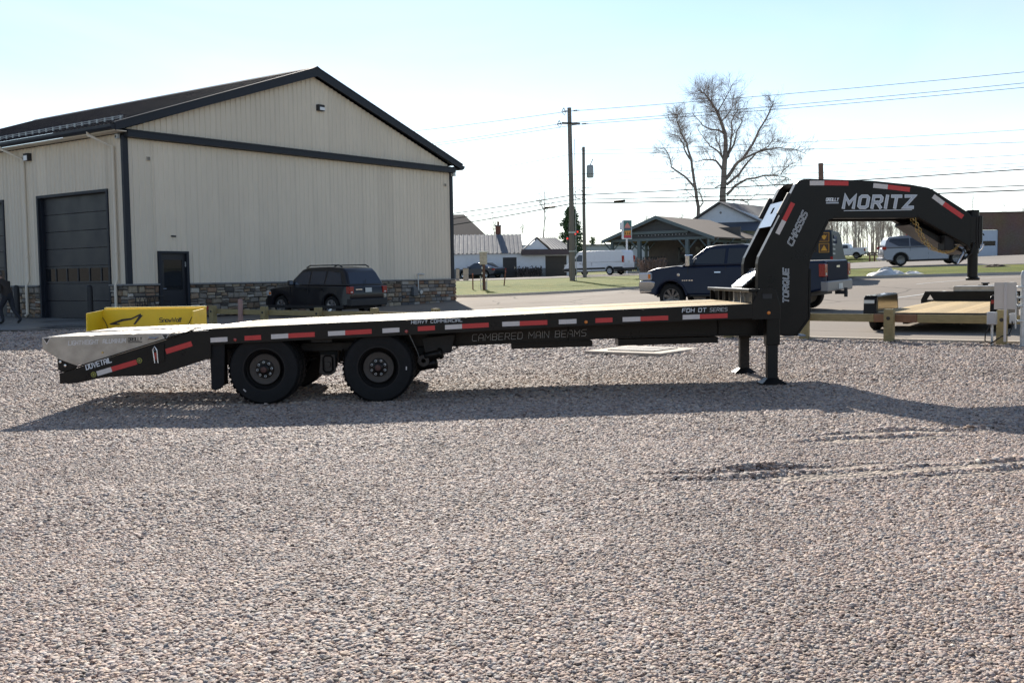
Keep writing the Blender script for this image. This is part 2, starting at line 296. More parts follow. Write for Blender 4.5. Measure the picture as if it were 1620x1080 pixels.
GRASS = grass_mat(); GSHEET = gravel_sheet_mat()
ASPH = asphalt_mat('pale_asphalt', (.20, .172, .145), (.29, .25, .21), (.85, 1))
ASPHR = asphalt_mat('road_asphalt', (.2, .18, .16), (.3, .27, .24), (.85, 1))
APRON = asphalt_mat('wet_concrete_apron', (.07, .072, .075), (.22, .22, .21), (.18, .7), .35)

# ------------------------------------------------------------------ ground sheets
EDGE = [(-70, 34), (-30, 30.5), (-13.7, 29.3), (-10.5, 31.6), (-8.5, 31.2), (-5.2, 28.7), (4.3, 22.0), (7.12, 19.85), (12, 16.3), (30, 4), (70, -25)]
FRONT = [(-70, -25), (-30, -25), (-13.7, -25), (-10, -25), (-7, -25), (-4, -25), (3, -25), (5, -25), (10, -25), (28, -25), (70, -26)]
KERB = [(-70, 80), (-30, 66), (-13, 58), (-8, 55.5), (-3, 53.3), (2, 53), (6.5, 52.8), (12, 49.5), (15.2, 46), (21.1, 43), (70, 25)]
UP = [(-70, 98), (-30, 88), (-13, 81), (-8, 79.5), (-4.3, 78), (0, 79), (4, 80.5), (11, 80), (17.5, 62), (25, 58), (70, 42)]
FARR = [(-70, 118), (-30, 108), (-13, 97), (-8, 96), (-4.3, 95), (0, 95), (6, 96), (16, 98), (27, 92), (42, 91.5), (100, 88)]
def terrain():
    xs = np.concatenate([-np.geomspace(700, 6, 34), np.linspace(-5, 5, 5), np.geomspace(6, 700, 34)]); ys = np.concatenate([np.linspace(-120, 0, 8), np.geomspace(3, 900, 70)])
    X, Y = np.meshgrid(xs, ys); Z = G(X, Y) - .25; Z[Y > 110] += .2
    mb = MB(); mb.v = [tuple(p) for p in np.stack([X, Y, Z], -1).reshape(-1, 3)]; nx = len(xs)
    mb.f = [(j * nx + i, j * nx + i + 1, (j + 1) * nx + i + 1, (j + 1) * nx + i) for j in range(len(ys) - 1) for i in range(nx - 1)]
    tag(mb.build('ground', GRASS, fix=False, smooth=60), kind='structure')
terrain()
patch('gravel_bed', FRONT, EDGE, -.012, GSHEET, 240, 200, rut=True)
patch('asphalt_lot', EDGE, KERB, .012, ASPH, 200, 60)
patch('grass_verge', KERB, UP, .12, GRASS, 160, 30)
patch('upper_road', UP, FARR, .13, ASPHR, 160, 24)
def sky_block_hill():  # unseen ring of hills, added to keep bright low sky out of reflections
    mb = MB(); na, nr = 90, 6; vs = []
    for j in range(nr + 1):
        for i in range(na + 1):
            a = math.pi * .70 + math.pi * 1.38 * i / na; r = 75 + j * 45; x, y = 1.3 * r * math.cos(a), r * math.sin(a)
            vs.append((x, y + 10, -.4 + 13 * smooth_step(0, 3, j) * (1 + .18 * math.sin(i * .5) + .1 * math.sin(i * 1.7 + j))))
    mb.add(vs, [(j * (na + 1) + i, j * (na + 1) + i + 1, (j + 1) * (na + 1) + i + 1, (j + 1) * (na + 1) + i) for j in range(nr) for i in range(na)])
    tag(mb.build('sky_block_hills', mat('sky_block_brown', (.06, .05, .035), .95, col2=(.11, .09, .06), vscale=.3, bump=1, bscale=1), smooth=60, fix=False), kind='structure')
sky_block_hill()
# apron of wet concrete in front of the garage doors and along the gable
patch('concrete_apron', [(-60, 32.5), (-30, 30.8), (-14.2, 29.6), (-11.2, 31.8)], [(-60, 72), (-30, 50), (-14.6, 38.5), (-10.6, 37.5)], .022, APRON, 60, 24)
def strip(name, P, w, z0, z1, m, n=160, kind='structure', off=0):
    mb = MB(); pts = [pl(P, i / n) for i in range(n + 1)]; vs = []
    for i, p in enumerate(pts):
        d = (pts[min(i + 1, n)] - pts[max(i - 1, 0)]).normalized(); q = Vector((-d.y, d.x)); b = g(p.x, p.y)
        for k, z in ((off, z0), (off, z1), (off + w, z1), (off + w, z0)): vs.append((p.x + q.x * k, p.y + q.y * k, b + z))
    fs = [(i * 4 + k, i * 4 + k + 1, i * 4 + k + 5, i * 4 + k + 4) for i in range(n) for k in range(3)]
    mb.add(vs, fs); return tag(mb.build(name, m), kind=kind)
strip('kerb', KERB, .18, -.1, .135, CONC, off=-.09)
strip('gravel_edging', EDGE[3:], .16, -.1, .035, CONCP, off=-.05)
strip('path_edge', UP, .35, 0, .15, CONCP, off=-.1)
LINE = mat('road_paint', (.6, .6, .58), .7, var=.1)
def road_line(a, b, w=.13):
    d = (Vector(b) - Vector(a)).normalized(); q = Vector((-d.y, d.x)) * w / 2; mb = MB(); n = 8
    vs = []
    for i in range(n + 1):
        p = Vector(a).lerp(Vector(b), i / n)
        for k in (-1, 1): vs.append((p.x + q.x * k, p.y + q.y * k, g(p.x, p.y) + .018))
    mb.add(vs, [(2 * i, 2 * i + 1, 2 * i + 3, 2 * i + 2) for i in range(n)]); tag(mb.build('road_marking', LINE, fix=False), kind='structure')
for a, b in (((12.0, 33.5), (14.4, 34.6)), ((14.6, 37.6), (17.2, 38.6)), ((17.6, 39.2), (20.0, 40.2)), ((15.0, 34.9), (17.2, 35.8)), ((10.2, 27.2), (12.4, 25.6)), ((11.2, 28.6), (13.4, 27))): road_line(a, b)
# square concrete pad with a cover, flush in the gravel
pad = thing('utility_pad', 'square pale concrete pad with a darker cover set flush in the gravel behind the trailer', 'utility cover', (2.4, 19.1, g(2.4, 19.1)), R(53.5))
MB().box((-.78, -.78, -.1), (.78, .78, .03)).build('concrete_frame', CONCP, pad, bevel=.01)
MB().box((-.47, -.47, .031), (.47, .47, .045)).build('cover', mat('worn_cover', (.22, .2, .18), .7, var=.2, bump=.3), pad)
for k in range(3): MB().box((-.4 + .3 * k, -.46, .046), (-.36 + .3 * k, .46, .05)).build('cover_joint', PLASTIC, pad)

# loose stones of the gravel: real stones near the camera, instanced on scattered points
def gravel_stones():
    r = np.random.RandomState(3); P = []
    for y0, y1, dens, s in ((3.2, 6.5, 8200, .0085), (6.5, 9.5, 5200, .0102), (9.5, 13, 3000, .0125), (13, 18, 1300, .0165), (18, 31, 420, .023)):
        w0 = .56 * y1 + 1.0; n = int(2 * w0 * (y1 - y0) * dens)
        x = r.uniform(-w0, w0, n); y = r.uniform(y0, y1, n); k = np.abs(x) < .54 * y + .8
        x, y = x[k], y[k]; e = np.interp(x, [p[0] for p in EDGE], [p[1] for p in EDGE]); k = y < e - .15; x, y = x[k], y[k]
        k = ~((np.abs((x - 2.4) * .595 + (y - 19.1) * .804) < .74) & (np.abs(-(x - 2.4) * .804 + (y - 19.1) * .595) < .74)); x, y = x[k], y[k]
        sc = s * np.exp(np.clip(r.normal(0, .3, len(x)), -.6, .5)) * (1 + .08 * np.sin(x * .9 + 1.3 * np.sin(y * .8)) * np.sin(y * 1.1 + x * .4)); P.append(np.stack([x, y, sc], 1))
    P = np.concatenate(P); x, y, sc = P.T; ru = RUT(x, y); sc = sc * (1 + np.clip(ru, 0, .06) * 22)
    z = G(x, y) + ru - .012 + r.uniform(-.1, .32, len(x)) * sc
    n = len(x); me = bpy.data.meshes.new('gravel_points'); me.vertices.add(n); me.vertices.foreach_set('co', np.stack([x, y, z], 1).astype('f').ravel())
    def att(nm, ty, a, key='value'):
        q = me.attributes.new(nm, ty, 'POINT'); q.data.foreach_set(key, a.astype('f').ravel())
    att('stone_scale', 'FLOAT_VECTOR', np.stack([sc * r.uniform(.8, 1.4, n), sc * r.uniform(.75, 1.15, n), sc * r.uniform(.35, .7, n)], 1), 'vector')
    att('stone_turn', 'FLOAT_VECTOR', np.stack([r.normal(0, .2, n), r.normal(0, .2, n), r.uniform(0, 6.28, n)], 1), 'vector')
    tone = np.clip(r.normal(.5, .24, n), 0, 1); att('tone', 'FLOAT', tone)
    m = bpy.data.materials.new('gravel_stone'); m.use_nodes = True; t = m.node_tree; b = t.nodes['Principled BSDF']
    a = t.nodes.new('ShaderNodeAttribute'); a.attribute_type = 'INSTANCER'; a.attribute_name = 'tone'
    cr = t.nodes.new('ShaderNodeValToRGB'); e = cr.color_ramp.elements; e[0].color = (.10, .078, .065, 1); e[1].color = (.78, .68, .56, 1)
    for p, c in ((.2, (.33, .22, .17, 1)), (.32, (.30, .29, .28, 1)), (.43, (.52, .36, .28, 1)), (.52, (.44, .40, .38, 1)), (.62, (.62, .45, .36, 1)), (.72, (.66, .48, .34, 1)), (.82, (.62, .55, .50, 1)), (.9, (.74, .53, .44, 1))):
        q = e.new(p); q.color = c
    t.links.new(a.outputs['Fac'], cr.inputs[0])
    tc = t.nodes.new('ShaderNodeTexCoord'); no = t.nodes.new('ShaderNodeTexNoise'); no.inputs['Scale'].default_value = 3; no.inputs['Detail'].default_value = 4; t.links.new(tc.outputs['Object'], no.inputs['Vector'])
    g1 = t.nodes.new('ShaderNodeNewGeometry'); n3 = t.nodes.new('ShaderNodeTexNoise'); n3.inputs['Scale'].default_value = .6; n3.inputs['Detail'].default_value = 5; t.links.new(g1.outputs['Position'], n3.inputs['Vector'])
    ad = t.nodes.new('ShaderNodeMath'); ad.operation = 'MULTIPLY'; mr = t.nodes.new('ShaderNodeMapRange'); mr.inputs[3].default_value = .82; mr.inputs[4].default_value = 1.12; t.links.new(no.outputs[0], mr.inputs[0])
    m3 = t.nodes.new('ShaderNodeMapRange'); m3.inputs[1].default_value = .3; m3.inputs[2].default_value = .7; m3.inputs[3].default_value = .64; m3.inputs[4].default_value = .9; t.links.new(n3.outputs[0], m3.inputs[0])
    t.links.new(mr.outputs[0], ad.inputs[0]); t.links.new(m3.outputs[0], ad.inputs[1])
    mx = t.nodes.new('ShaderNodeVectorMath'); mx.operation = 'SCALE'; t.links.new(cr.outputs[0], mx.inputs[0]); t.links.new(ad.outputs[0], mx.inputs['Scale']); t.links.new(mx.outputs[0], b.inputs['Base Color'])
    b.inputs['Roughness'].default_value = .72; b.inputs['Specular IOR Level'].default_value = .35
    me.materials.append(m)
    o = bpy.data.objects.new('gravel', me); COL.objects.link(o); tag(o, 'loose pale crushed stone covering the whole yard in front', 'gravel', kind='stuff')
    ng = bpy.data.node_groups.new('stones', 'GeometryNodeTree'); ng.interface.new_socket('Geometry', in_out='INPUT', socket_type='NodeSocketGeometry'); ng.interface.new_socket('Geometry', in_out='OUTPUT', socket_type='NodeSocketGeometry')
    N = ng.nodes.new; L = ng.links.new; gi = N('NodeGroupInput'); go = N('NodeGroupOutput'); gather = N('GeometryNodeGeometryToInstance')
    for k in range(5):
        ic = N('GeometryNodeMeshIcoSphere'); ic.inputs['Radius'].default_value = 1; ic.inputs['Subdivisions'].default_value = 2
        sp = N('GeometryNodeSetPosition'); ns = N('ShaderNodeTexNoise'); ns.noise_dimensions = '4D'; ns.inputs['W'].default_value = k * 7.3; ns.inputs['Scale'].default_value = .9; ns.inputs['Detail'].default_value = 1.5
        sb = N('ShaderNodeVectorMath'); sb.operation = 'SUBTRACT'; sb.inputs[1].default_value = (.5, .5, .5); L(ns.outputs['Color'], sb.inputs[0])
        sc2 = N('ShaderNodeVectorMath'); sc2.operation = 'SCALE'; sc2.inputs['Scale'].default_value = 1.0; L(sb.outputs[0], sc2.inputs[0])
        L(ic.outputs[0], sp.inputs['Geometry']); L(sc2.outputs[0], sp.inputs['Offset'])
        sm = N('GeometryNodeSetMaterial'); sm.inputs['Material'].default_value = m; L(sp.outputs[0], sm.inputs[0]); L(sm.outputs[0], gather.inputs[0])
    mp = N('GeometryNodeMeshToPoints'); L(gi.outputs[0], mp.inputs[0])
    ip = N('GeometryNodeInstanceOnPoints'); L(mp.outputs[0], ip.inputs['Points']); L(gather.outputs[0], ip.inputs['Instance']); ip.inputs['Pick Instance'].default_value = True
    ri = N('FunctionNodeRandomValue'); ri.data_type = 'INT'; ri.inputs[4].default_value = 0; ri.inputs[5].default_value = 4; L(ri.outputs[2], ip.inputs['Instance Index'])
    a1 = N('GeometryNodeInputNamedAttribute'); a1.data_type = 'FLOAT_VECTOR'; a1.inputs[0].default_value = 'stone_scale'; L(a1.outputs[0], ip.inputs['Scale'])
    a2 = N('GeometryNodeInputNamedAttribute'); a2.data_type = 'FLOAT_VECTOR'; a2.inputs[0].default_value = 'stone_turn'
    er = N('FunctionNodeEulerToRotation'); L(a2.outputs[0], er.inputs[0]); L(er.outputs[0], ip.inputs['Rotation'])
    L(ip.outputs[0], go.inputs[0]); o.modifiers.new('stones', 'NODES').node_group = ng
    print('stones', n)
gravel_stones()

# ------------------------------------------------------------------ block lettering (strokes on a 4 x 6 grid)
FONT = {
 'A': [[(0, 0), (0, 4.6), (1.2, 6), (2.8, 6), (4, 4.6), (4, 0)], [(0, 2.4), (4, 2.4)]], 'B': [[(0, 0), (0, 6), (3.2, 6), (4, 5.2), (4, 3.8), (3.3, 3.1), (4, 2.4), (4, .8), (3.2, 0), (0, 0)], [(0, 3.1), (3.3, 3.1)]],
 'C': [[(4, 6), (.8, 6), (0, 5.2), (0, .8), (.8, 0), (4, 0)]], 'D': [[(0, 0), (0, 6), (3.2, 6), (4, 5.2), (4, .8), (3.2, 0), (0, 0)]], 'E': [[(4, 6), (0, 6), (0, 0), (4, 0)], [(0, 3), (3.4, 3)]],
 'F': [[(4, 6), (0, 6), (0, 0)], [(0, 3), (3.4, 3)]], 'G': [[(4, 6), (.8, 6), (0, 5.2), (0, .8), (.8, 0), (4, 0), (4, 3), (2, 3)]], 'H': [[(0, 0), (0, 6)], [(4, 0), (4, 6)], [(0, 3), (4, 3)]],
 'I': [[(0, 0), (0, 6)]], 'L': [[(0, 6), (0, 0), (4, 0)]], 'M': [[(0, 0), (0, 6), (2.4, 2.2), (4.8, 6), (4.8, 0)]], 'N': [[(0, 0), (0, 6), (4, 0), (4, 6)]], 'O': [[(.8, 0), (0, .8), (0, 5.2), (.8, 6), (3.2, 6), (4, 5.2), (4, .8), (3.2, 0), (.8, 0)]],
 'Q': [[(.8, 0), (0, .8), (0, 5.2), (.8, 6), (3.2, 6), (4, 5.2), (4, .8), (3.2, 0), (.8, 0)], [(2.4, 1.8), (4.4, -.4)]], 'R': [[(0, 0), (0, 6), (3.2, 6), (4, 5.2), (4, 3.5), (3.2, 2.7), (0, 2.7)], [(2, 2.7), (4, 0)]],
 'S': [[(4, 6), (.8, 6), (0, 5.2), (0, 3.8), (.8, 3.1), (3.2, 3.1), (4, 2.4), (4, .8), (3.2, 0), (0, 0)]], 'T': [[(0, 6), (4, 6)], [(2, 6), (2, 0)]], 'U': [[(0, 6), (0, .8), (.8, 0), (3.2, 0), (4, .8), (4, 6)]], 'V': [[(0, 6), (2, 0), (4, 6)]],
 'W': [[(0, 6), (1.2, 0), (2.6, 4.5), (4, 0), (5.2, 6)]], 'Y': [[(0, 6), (2, 3), (4, 6)], [(2, 3), (2, 0)]], 'Z': [[(0, 6), (4, 6), (0, 0), (4, 0)]], 'K': [[(0, 0), (0, 6)], [(4, 6), (0, 2.6)], [(1.4, 3.6), (4, 0)]],
 'n': [[(0, 0), (0, 4)], [(0, 3.2), (.9, 4), (2.4, 4), (3.2, 3.2), (3.2, 0)]], 'o': [[(.8, 0), (0, .8), (0, 3.2), (.8, 4), (2.4, 4), (3.2, 3.2), (3.2, .8), (2.4, 0), (.8, 0)]], 'w': [[(0, 4), (1, 0), (2, 3), (3, 0), (4, 4)]], 'l': [[(0, 6), (0, 0)]],
 'f': [[(2, 6), (1.2, 6), (.6, 5.4), (.6, 0)], [(-.2, 4), (2, 4)]], '-': [[(.6, 3), (3, 3)]], ' ': []}
def lettering(text, x, z, h, width, y, slope=0, shear=.12, wt=.9, rot=None, plane='xz', gap=1.7, lift=0):
    """thin raised letters on a plane facing -y; the line of text fits the given width"""
    adv = []; cx = 0
    for ch in text:
        st = FONT[ch]; w = max([p[0] for s in st for p in s], default=2.4); adv.append(cx); cx += w + gap
    tot = cx - gap; kx = width / tot; kz = h / 6; mb = MB(); a = slope; lay = 0
    for ch, c0 in zip(text, adv):
        for st in FONT[ch]:
            P = [Vector(((c0 + p[0] + p[1] * shear * kz / kx) * kx, p[1] * kz)) for p in st]; closed = (P[0] - P[-1]).length < 1e-6
            if closed: P = P[:-1]
            n = len(P); hw = wt * h / 12; lft = []; rgt = []
            for i, p in enumerate(P):
                a0 = (p - P[i - 1]) if (i or closed) else (P[1] - p); b0 = (P[(i + 1) % n] - p) if (i < n - 1 or closed) else (p - P[i - 1])
                a0 = a0.normalized(); b0 = b0.normalized(); na = Vector((-a0.y, a0.x)); nb = Vector((-b0.y, b0.x)); m_ = (na + nb)
                m_ = na if m_.length < .2 else m_.normalized(); k = hw / max(.45, m_.dot(na))
                e = Vector((0, 0))
                if not closed and i == 0: e = -a0 * hw * .9
                if not closed and i == n - 1: e = a0 * hw * .9
                lft.append(p + m_ * k + e); rgt.append(p - m_ * k + e)
            lay = (lay + 1) % 3; yy = -(.0012 + lay * .0004 + lift)
            vs = [(q.x, yy, q.y) for q in lft + rgt]; m2 = n if closed else n - 1
            mb.add(vs, [(i, (i + 1) % n, (i + 1) % n + n, i + n) for i in range(m2)])
    ca, sa = math.cos(a), math.sin(a)
    mb.v = [(x + vx * ca - vz * sa, y + vy, z + vx * sa + vz * ca) for vx, vy, vz in mb.v]
    return mb

def words(text, x, z, h, width, y, name, m, slope=0, gap=1.7, **kw):
    adv = []; cx = 0
    for ch in text:
        w = max([p[0] for s in FONT[ch] for p in s], default=2.4); adv.append((cx, w)); cx += w + gap
    k = width / (cx - gap); i = 0
    for wd in text.split(' '):
        a = adv[i][0]; b = adv[i + len(wd) - 1]; wl = (b[0] + b[1] - a) * k
        lettering(wd, x + a * k * math.cos(slope), z + a * k * math.sin(slope), h, wl, y, slope=slope, gap=gap, **kw).build(name, m, TR); i += len(wd) + 1

# ------------------------------------------------------------------ wheels, shared by every vehicle
def wheel_parts(parent, name, loc, r, w, rimr, rim_m, spokes=10, tyre_m=RUBBER, face=-1, dish=.04, n=36, turn=0, detail=True):
    """a tyre with its rim; face = side (along local y) on which the rim is seen"""
    cy = loc[1]; f = face; T = MB()
    pr = [(rimr, -w * .44), (rimr + (r - rimr) * .35, -w * .5), (r - .03, -w * .47), (r - .008, -w * .36), (r, -w * .2), (r, w * .2), (r - .008, w * .36), (r - .03, w * .47), (rimr + (r - rimr) * .35, w * .5), (rimr, w * .44)]
    T.lathe(pr, loc, n=n, closed=True)
    if detail:                                  # tread grooves as small blocks proud of the tread
        for k in range(n):
            a = 2 * math.pi * (k + .25) / n
            for s_ in (-1, 1):
                c = Vector((loc[0] + (r + .002) * math.cos(a), cy + s_ * w * .3, loc[2] + (r + .002) * math.sin(a)))
                t_ = Vector((-math.sin(a), 0, math.cos(a))) * (math.pi * r / n * .7); q = Vector((math.cos(a), 0, math.sin(a))) * .002; b_ = Vector((0, w * .13, 0))
                vs = [c + t_ * i + b_ * j + q * k2 for k2 in (-1, 1) for j in (-1, 1) for i in (-1, 1)]
                T.add(vs, [(0, 2, 3, 1), (4, 5, 7, 6), (0, 1, 5, 4), (2, 6, 7, 3), (0, 4, 6, 2), (1, 3, 7, 5)])
    wh = T.build(name, tyre_m, parent, smooth=35)
    rm = MB(); o = f * w * .44
    rm.lathe([(rimr, o), (rimr - .012, o), (rimr - .03, o - f * .03), (rimr * .9, o - f * w * .5)], loc, n=n)
    if spokes:
        fo = o - f * dish
        rm.lathe([(0.001, fo + f * .01), (rimr * .22, fo + f * .01), (rimr * .26, fo - f * .015)], loc, n=20)
        for k in range(spokes):
            a = 2 * math.pi * k / spokes + turn; wd = math.pi * rimr / spokes * .42
            d = Vector((math.cos(a), 0, math.sin(a))); t_ = Vector((-math.sin(a), 0, math.cos(a))); c = Vector(loc)
            P = [c + d * rr + t_ * s_ * ww + Vector((0, oo, 0)) for rr, ww, oo in ((rimr * .2, wd * .55, fo), (rimr * .94, wd, o - f * .012)) for s_ in (-1, 1)]
            Q = [p - Vector((0, f * .03, 0)) for p in P]
            rm.add(P + Q, [(0, 1, 3, 2), (4, 6, 7, 5), (0, 2, 6, 4), (1, 5, 7, 3), (2, 3, 7, 6)])
        rm.lathe([(0.001, o - f * w * .5), (rimr * .9, o - f * w * .5)], loc, n=n)
    rm.build('rim', rim_m, wh, smooth=30)
    return wh

# ------------------------------------------------------------------ the black gooseneck trailer
TR = thing('gooseneck_trailer', 'long black gooseneck flatbed trailer with pine deck and dual wheels, parked across the gravel yard', 'trailer', (-3.15, 13.1, 0), R(1.0))
def ip(P, s): return float(np.interp(s, [p[0] for p in P], [p[1] for p in P]))
ZT = [(-1.15, .93), (-.66, .965), (0, .99), (.85, 1.018), (2.43, 1.06), (3.87, 1.109), (5.48, 1.159), (6.25, 1.178), (6.6, 1.188)]
ZB = [(-.9, .765), (-.665, .779), (2.43, .882), (3.91, .939), (5.88, .997), (6.6, 1.01)]
zt = lambda s: ip(ZT, s); zb = lambda s: ip(ZB, s)
WD = 2.59
SS = list(np.linspace(-.66, 6.55, 30))
def side_rail(w0, sg):
    mb = MB(); prof = [(0, -1), (0, 1), (.065, 1), (.065, .86), (.012, .86), (.012, -.86), (.065, -.86), (.065, -1)]   # a channel
    n = len(prof); vs = []
    for s in SS:
        a, b = zb(s), zt(s); 
        for p, q in prof: vs.append((s, w0 + sg * p, (a + b) / 2 + q * (b - a) / 2))
    fs = [(i * n + k, i * n + (k + 1) % n, (i + 1) * n + (k + 1) % n, (i + 1) * n + k) for i in range(len(SS) - 1) for k in range(n)]
    fs += [tuple(range(n)), tuple(range((len(SS) - 1) * n, len(SS) * n))]
    return mb.add(vs, fs).build('side_rail', BLACK, TR)
RAILN = side_rail(0, 1); RAILF = side_rail(WD, -1)
# lip of bright worn steel along the top of each rail and stake pockets
for w0, sg in ((0, 1), (WD, -1)):
    mb = MB()
    for i in range(len(SS) - 1):
        s0, s1 = SS[i] + .004, SS[i + 1] - .004; mb.prism([(s0, zt(s0) + .001), (s1, zt(s1) + .001), (s1, zt(s1) + .012), (s0, zt(s0) + .012)], w0 - sg * .002, w0 + sg * .07)
    mb.build('rub_rail_cap', BLACK, TR)
# deck boards, laid lengthwise, two lengths to a run
nb = 13; bw = (WD - .16) / nb
for k in range(nb):
    for a, b in ((-.62, 2.9 + .6 * (k % 2)), (2.9 + .6 * (k % 2) + .004, 6.22)):
        mb = MB(); ss = np.linspace(a, b, 9); w0 = .08 + k * bw + .003; w1 = .08 + (k + 1) * bw - .003; dz = rng.uniform(-.002, .003)
        vs = [(s, w, zt(s) + dz + q) for s in ss for w, q in ((w0, -.03), (w0, .012), (w1, .012), (w1, -.03))]
        fs = [(i * 4 + j, i * 4 + (j + 1) % 4, (i + 1) * 4 + (j + 1) % 4, (i + 1) * 4 + j) for i in range(8) for j in range(4)] + [(0, 1, 2, 3), (32, 35, 34, 33)]
        mb.add(vs, fs).build('deck_board', WOODP, TR)
# cross members under the deck
cm = [MB().box((s - .025, .066 if min(abs(s), abs(s - 1.445)) > .5 else .66, zb(s) + .02), (s + .025, WD - (.066 if min(abs(s), abs(s - 1.445)) > .5 else .66), zt(s) - .04)) for s in np.arange(-.4, 6.2, .41)]
for q in cm: q.build('cross_member', BLACKM, TR)
# main beams: straight flange beams, deeper ahead of the axles
BB = [(2.40, .655), (3.165, .681), (3.973, .694), (4.27, .722), (5.8, .742), (6.55, .731)]
for w0 in (.80, 1.70):
    ss = [-.66, 0, 1.0, 1.9, 2.4] + [p[0] for p in BB[1:-1]] + [6.5]
    bot = lambda s: ip([(-.66, .56), (0, .6), (1.9, .64)] + BB, s)
    mb = MB()
    web = [(s, zt(s) - .05) for s in ss] + [(s, bot(s) + .012) for s in reversed(ss)]; mb.prism(web, w0 + .04, w0 + .05)
    beam = mb.build('main_beam', BLACK, TR)
    f2 = MB()
    for i in range(len(ss) - 1):
        a, b = ss[i], ss[i + 1]; f2.prism([(a, bot(a)), (b, bot(b)), (b, bot(b) + .014), (a, bot(a) + .014)], w0, w0 + .09)
    f2.build('flange', BLACK, beam)
    for s in (2.42, 3.93, 5.95):
        MB().box((s - .006, w0 + .002, bot(s) + .015), (s + .006, w0 + .039, zt(s) - .06)).build('stiffener', BLACKM, beam)
ang = math.atan2(.044, 1.54)
words('CAMBERED MAIN BEAMS', 2.63, .722, .085, 1.53, .838, 'beam_lettering', mat('dull_vinyl', (.42, .42, .43), .5), slope=ang, wt=.5)
for a, b, z0, z1, z2, z3 in ((3.158, 4.252, .60, .618, .695, .695), (4.603, 5.959, .622, .642, .708, .72)):
    MB().prism([(a, z0), (b, z1), (b, z3), (a, z2)], .9, 1.3).build('under_tray', BLACK, TR)
# reflective tape on the near rail: runs read off the photograph, in metres along the rail
def tape(a, b, m, zc=None, h=.058, y=-.0025):
    mb = MB(); z0 = ip([(-.64, .835), (.336, .875), (1.38, .914), (2.52, .96), (3.06, .98), (3.97, 1.002), (5.9, 1.044)], a); z1 = ip([(-.64, .835), (.336, .875), (1.38, .914), (2.52, .96), (3.06, .98), (3.97, 1.002), (5.9, 1.044)], b)
    mb.prism([(a, z0 - h / 2), (b, z1 - h / 2), (b, z1 + h / 2), (a, z0 + h / 2)], y, -.0005).build('reflective_tape', m, TR)
for a, b, m in ((-.639, -.426, WHT), (-.212, -.005, REDT), (.121, .336, WHT), (.337, .669, REDT), (.836, 1.05, WHT), (1.051, 1.384, REDT), (1.52, 1.734, WHT), (1.965, 2.181, REDT), (2.308, 2.523, WHT), (2.524, 2.86, REDT),
                (3.03, 3.25, WHT), (3.251, 3.6, REDT), (3.745, 3.969, WHT), (4.209, 4.425, REDT), (4.553, 4.778, WHT), (4.779, 5.131, REDT), (5.315, 5.532, WHT), (5.533, 5.886, REDT)): tape(a, b, m)
for s in (-.33, 1.82, 4.09): MB().lathe([(.001, -.012), (.018, -.01), (.022, 0)], (s, 0, zb(s) + .045), n=12).build('marker_light', REDL if s < 3 else AMBER, TR)
words('HEAVY COMMERCIAL', 1.885, 1.003, .038, .64, 0, 'rail_lettering', SILVL, slope=.027, wt=.9)
words('FDH DT', 5.31, 1.094, .045, .30, 0, 'rail_lettering', SILVL, slope=.012, wt=1.1)
lettering('SERIES', 5.66, 1.098, .045, .22, 0, slope=.012, wt=.5).build('rail_lettering', SILVL, TR)

# dovetail, near and far beam
tail = [(-2.549, .443), (-2.546, .316), (-2.341, .318), (-2.0, .387), (-1.98, .39), (-1.31, .407), (-.64, .612), (-.64, .955), (-.88, .945), (-1.15, .86)]
for w0 in (0, WD - .09):
    t0 = MB(); t0.prism(tail, w0 + .012, w0 + .09); dv = t0.build('dovetail_beam', BLACK, TR, bevel=.005)
    f2 = MB()
    for a, b in (((-2.55, .45), (-1.15, .868)), ((-2.34, .318), (-1.95, .405)), ((-1.15, .868), (-.86, .955))):
        dx, dz = b[0] - a[0], b[1] - a[1]; q = math.hypot(dx, dz); nx, nz = -dz / q * .014, dx / q * .014
        f2.prism([(a[0], a[1] + .001), (b[0], b[1] + .001), (b[0] + nx, b[1] + nz), (a[0] + nx, a[1] + nz)], w0, w0 + .1)
    f2.build('flange', BLACK, dv)
for w0 in (.8, 1.7): MB().prism([(-2.5, .36), (-.66, .62), (-.66, .9), (-2.5, .42)], w0, w0 + .05).build('dovetail_beam', BLACKM, TR)
MB().box((-2.56, .1, .32), (-2.48, WD - .1, .44)).build('tail_bar', BLACK, TR, bevel=.006)
for k in range(4): MB().lathe([(.001, -.015), (.05, -.012), (.055, 0)], (-2.56, .4 + k * .6, .38), axis=(1, 0, 0), n=16).build('tail_light', REDL, TR)
da = math.atan2(.136, .63) 
def slant(a, b, h, m, y=.0085, nm='reflective_tape'):
    q = Vector((b[0] - a[0], b[1] - a[1])).normalized(); nn = Vector((-q.y, q.x)) * h / 2
    MB().prism([(a[0] - nn.x, a[1] - nn.y), (b[0] - nn.x, b[1] - nn.y), (b[0] + nn.x, b[1] + nn.y), (a[0] + nn.x, a[1] + nn.y)], y, y + .002).build(nm, m, TR)
slant((-1.205, .70), (-.878, .795), .065, REDT); slant((-2.076, .435), (-1.892, .487), .062, WHT); slant((-1.89, .488), (-1.575, .575), .062, REDT)
lettering('DOVETAIL', -2.205, .488, .06, .33, .0105, slope=.28, wt=1.1).build('dovetail_lettering', SILVL, TR)
for s, z in ((-2.12, .425), (-1.54, .592)):
    e = MB().lathe([(.001, -.002), (.032, -.002), (.034, 0)], (s, .0115, z), n=20).build('round_emblem', mat('olive_emblem', (.3, .3, .05), .5), TR)
    MB().lathe([(.014, -.003), (.024, -.003)], (s, .0105, z), n=20).build('emblem_ring', INK, e)
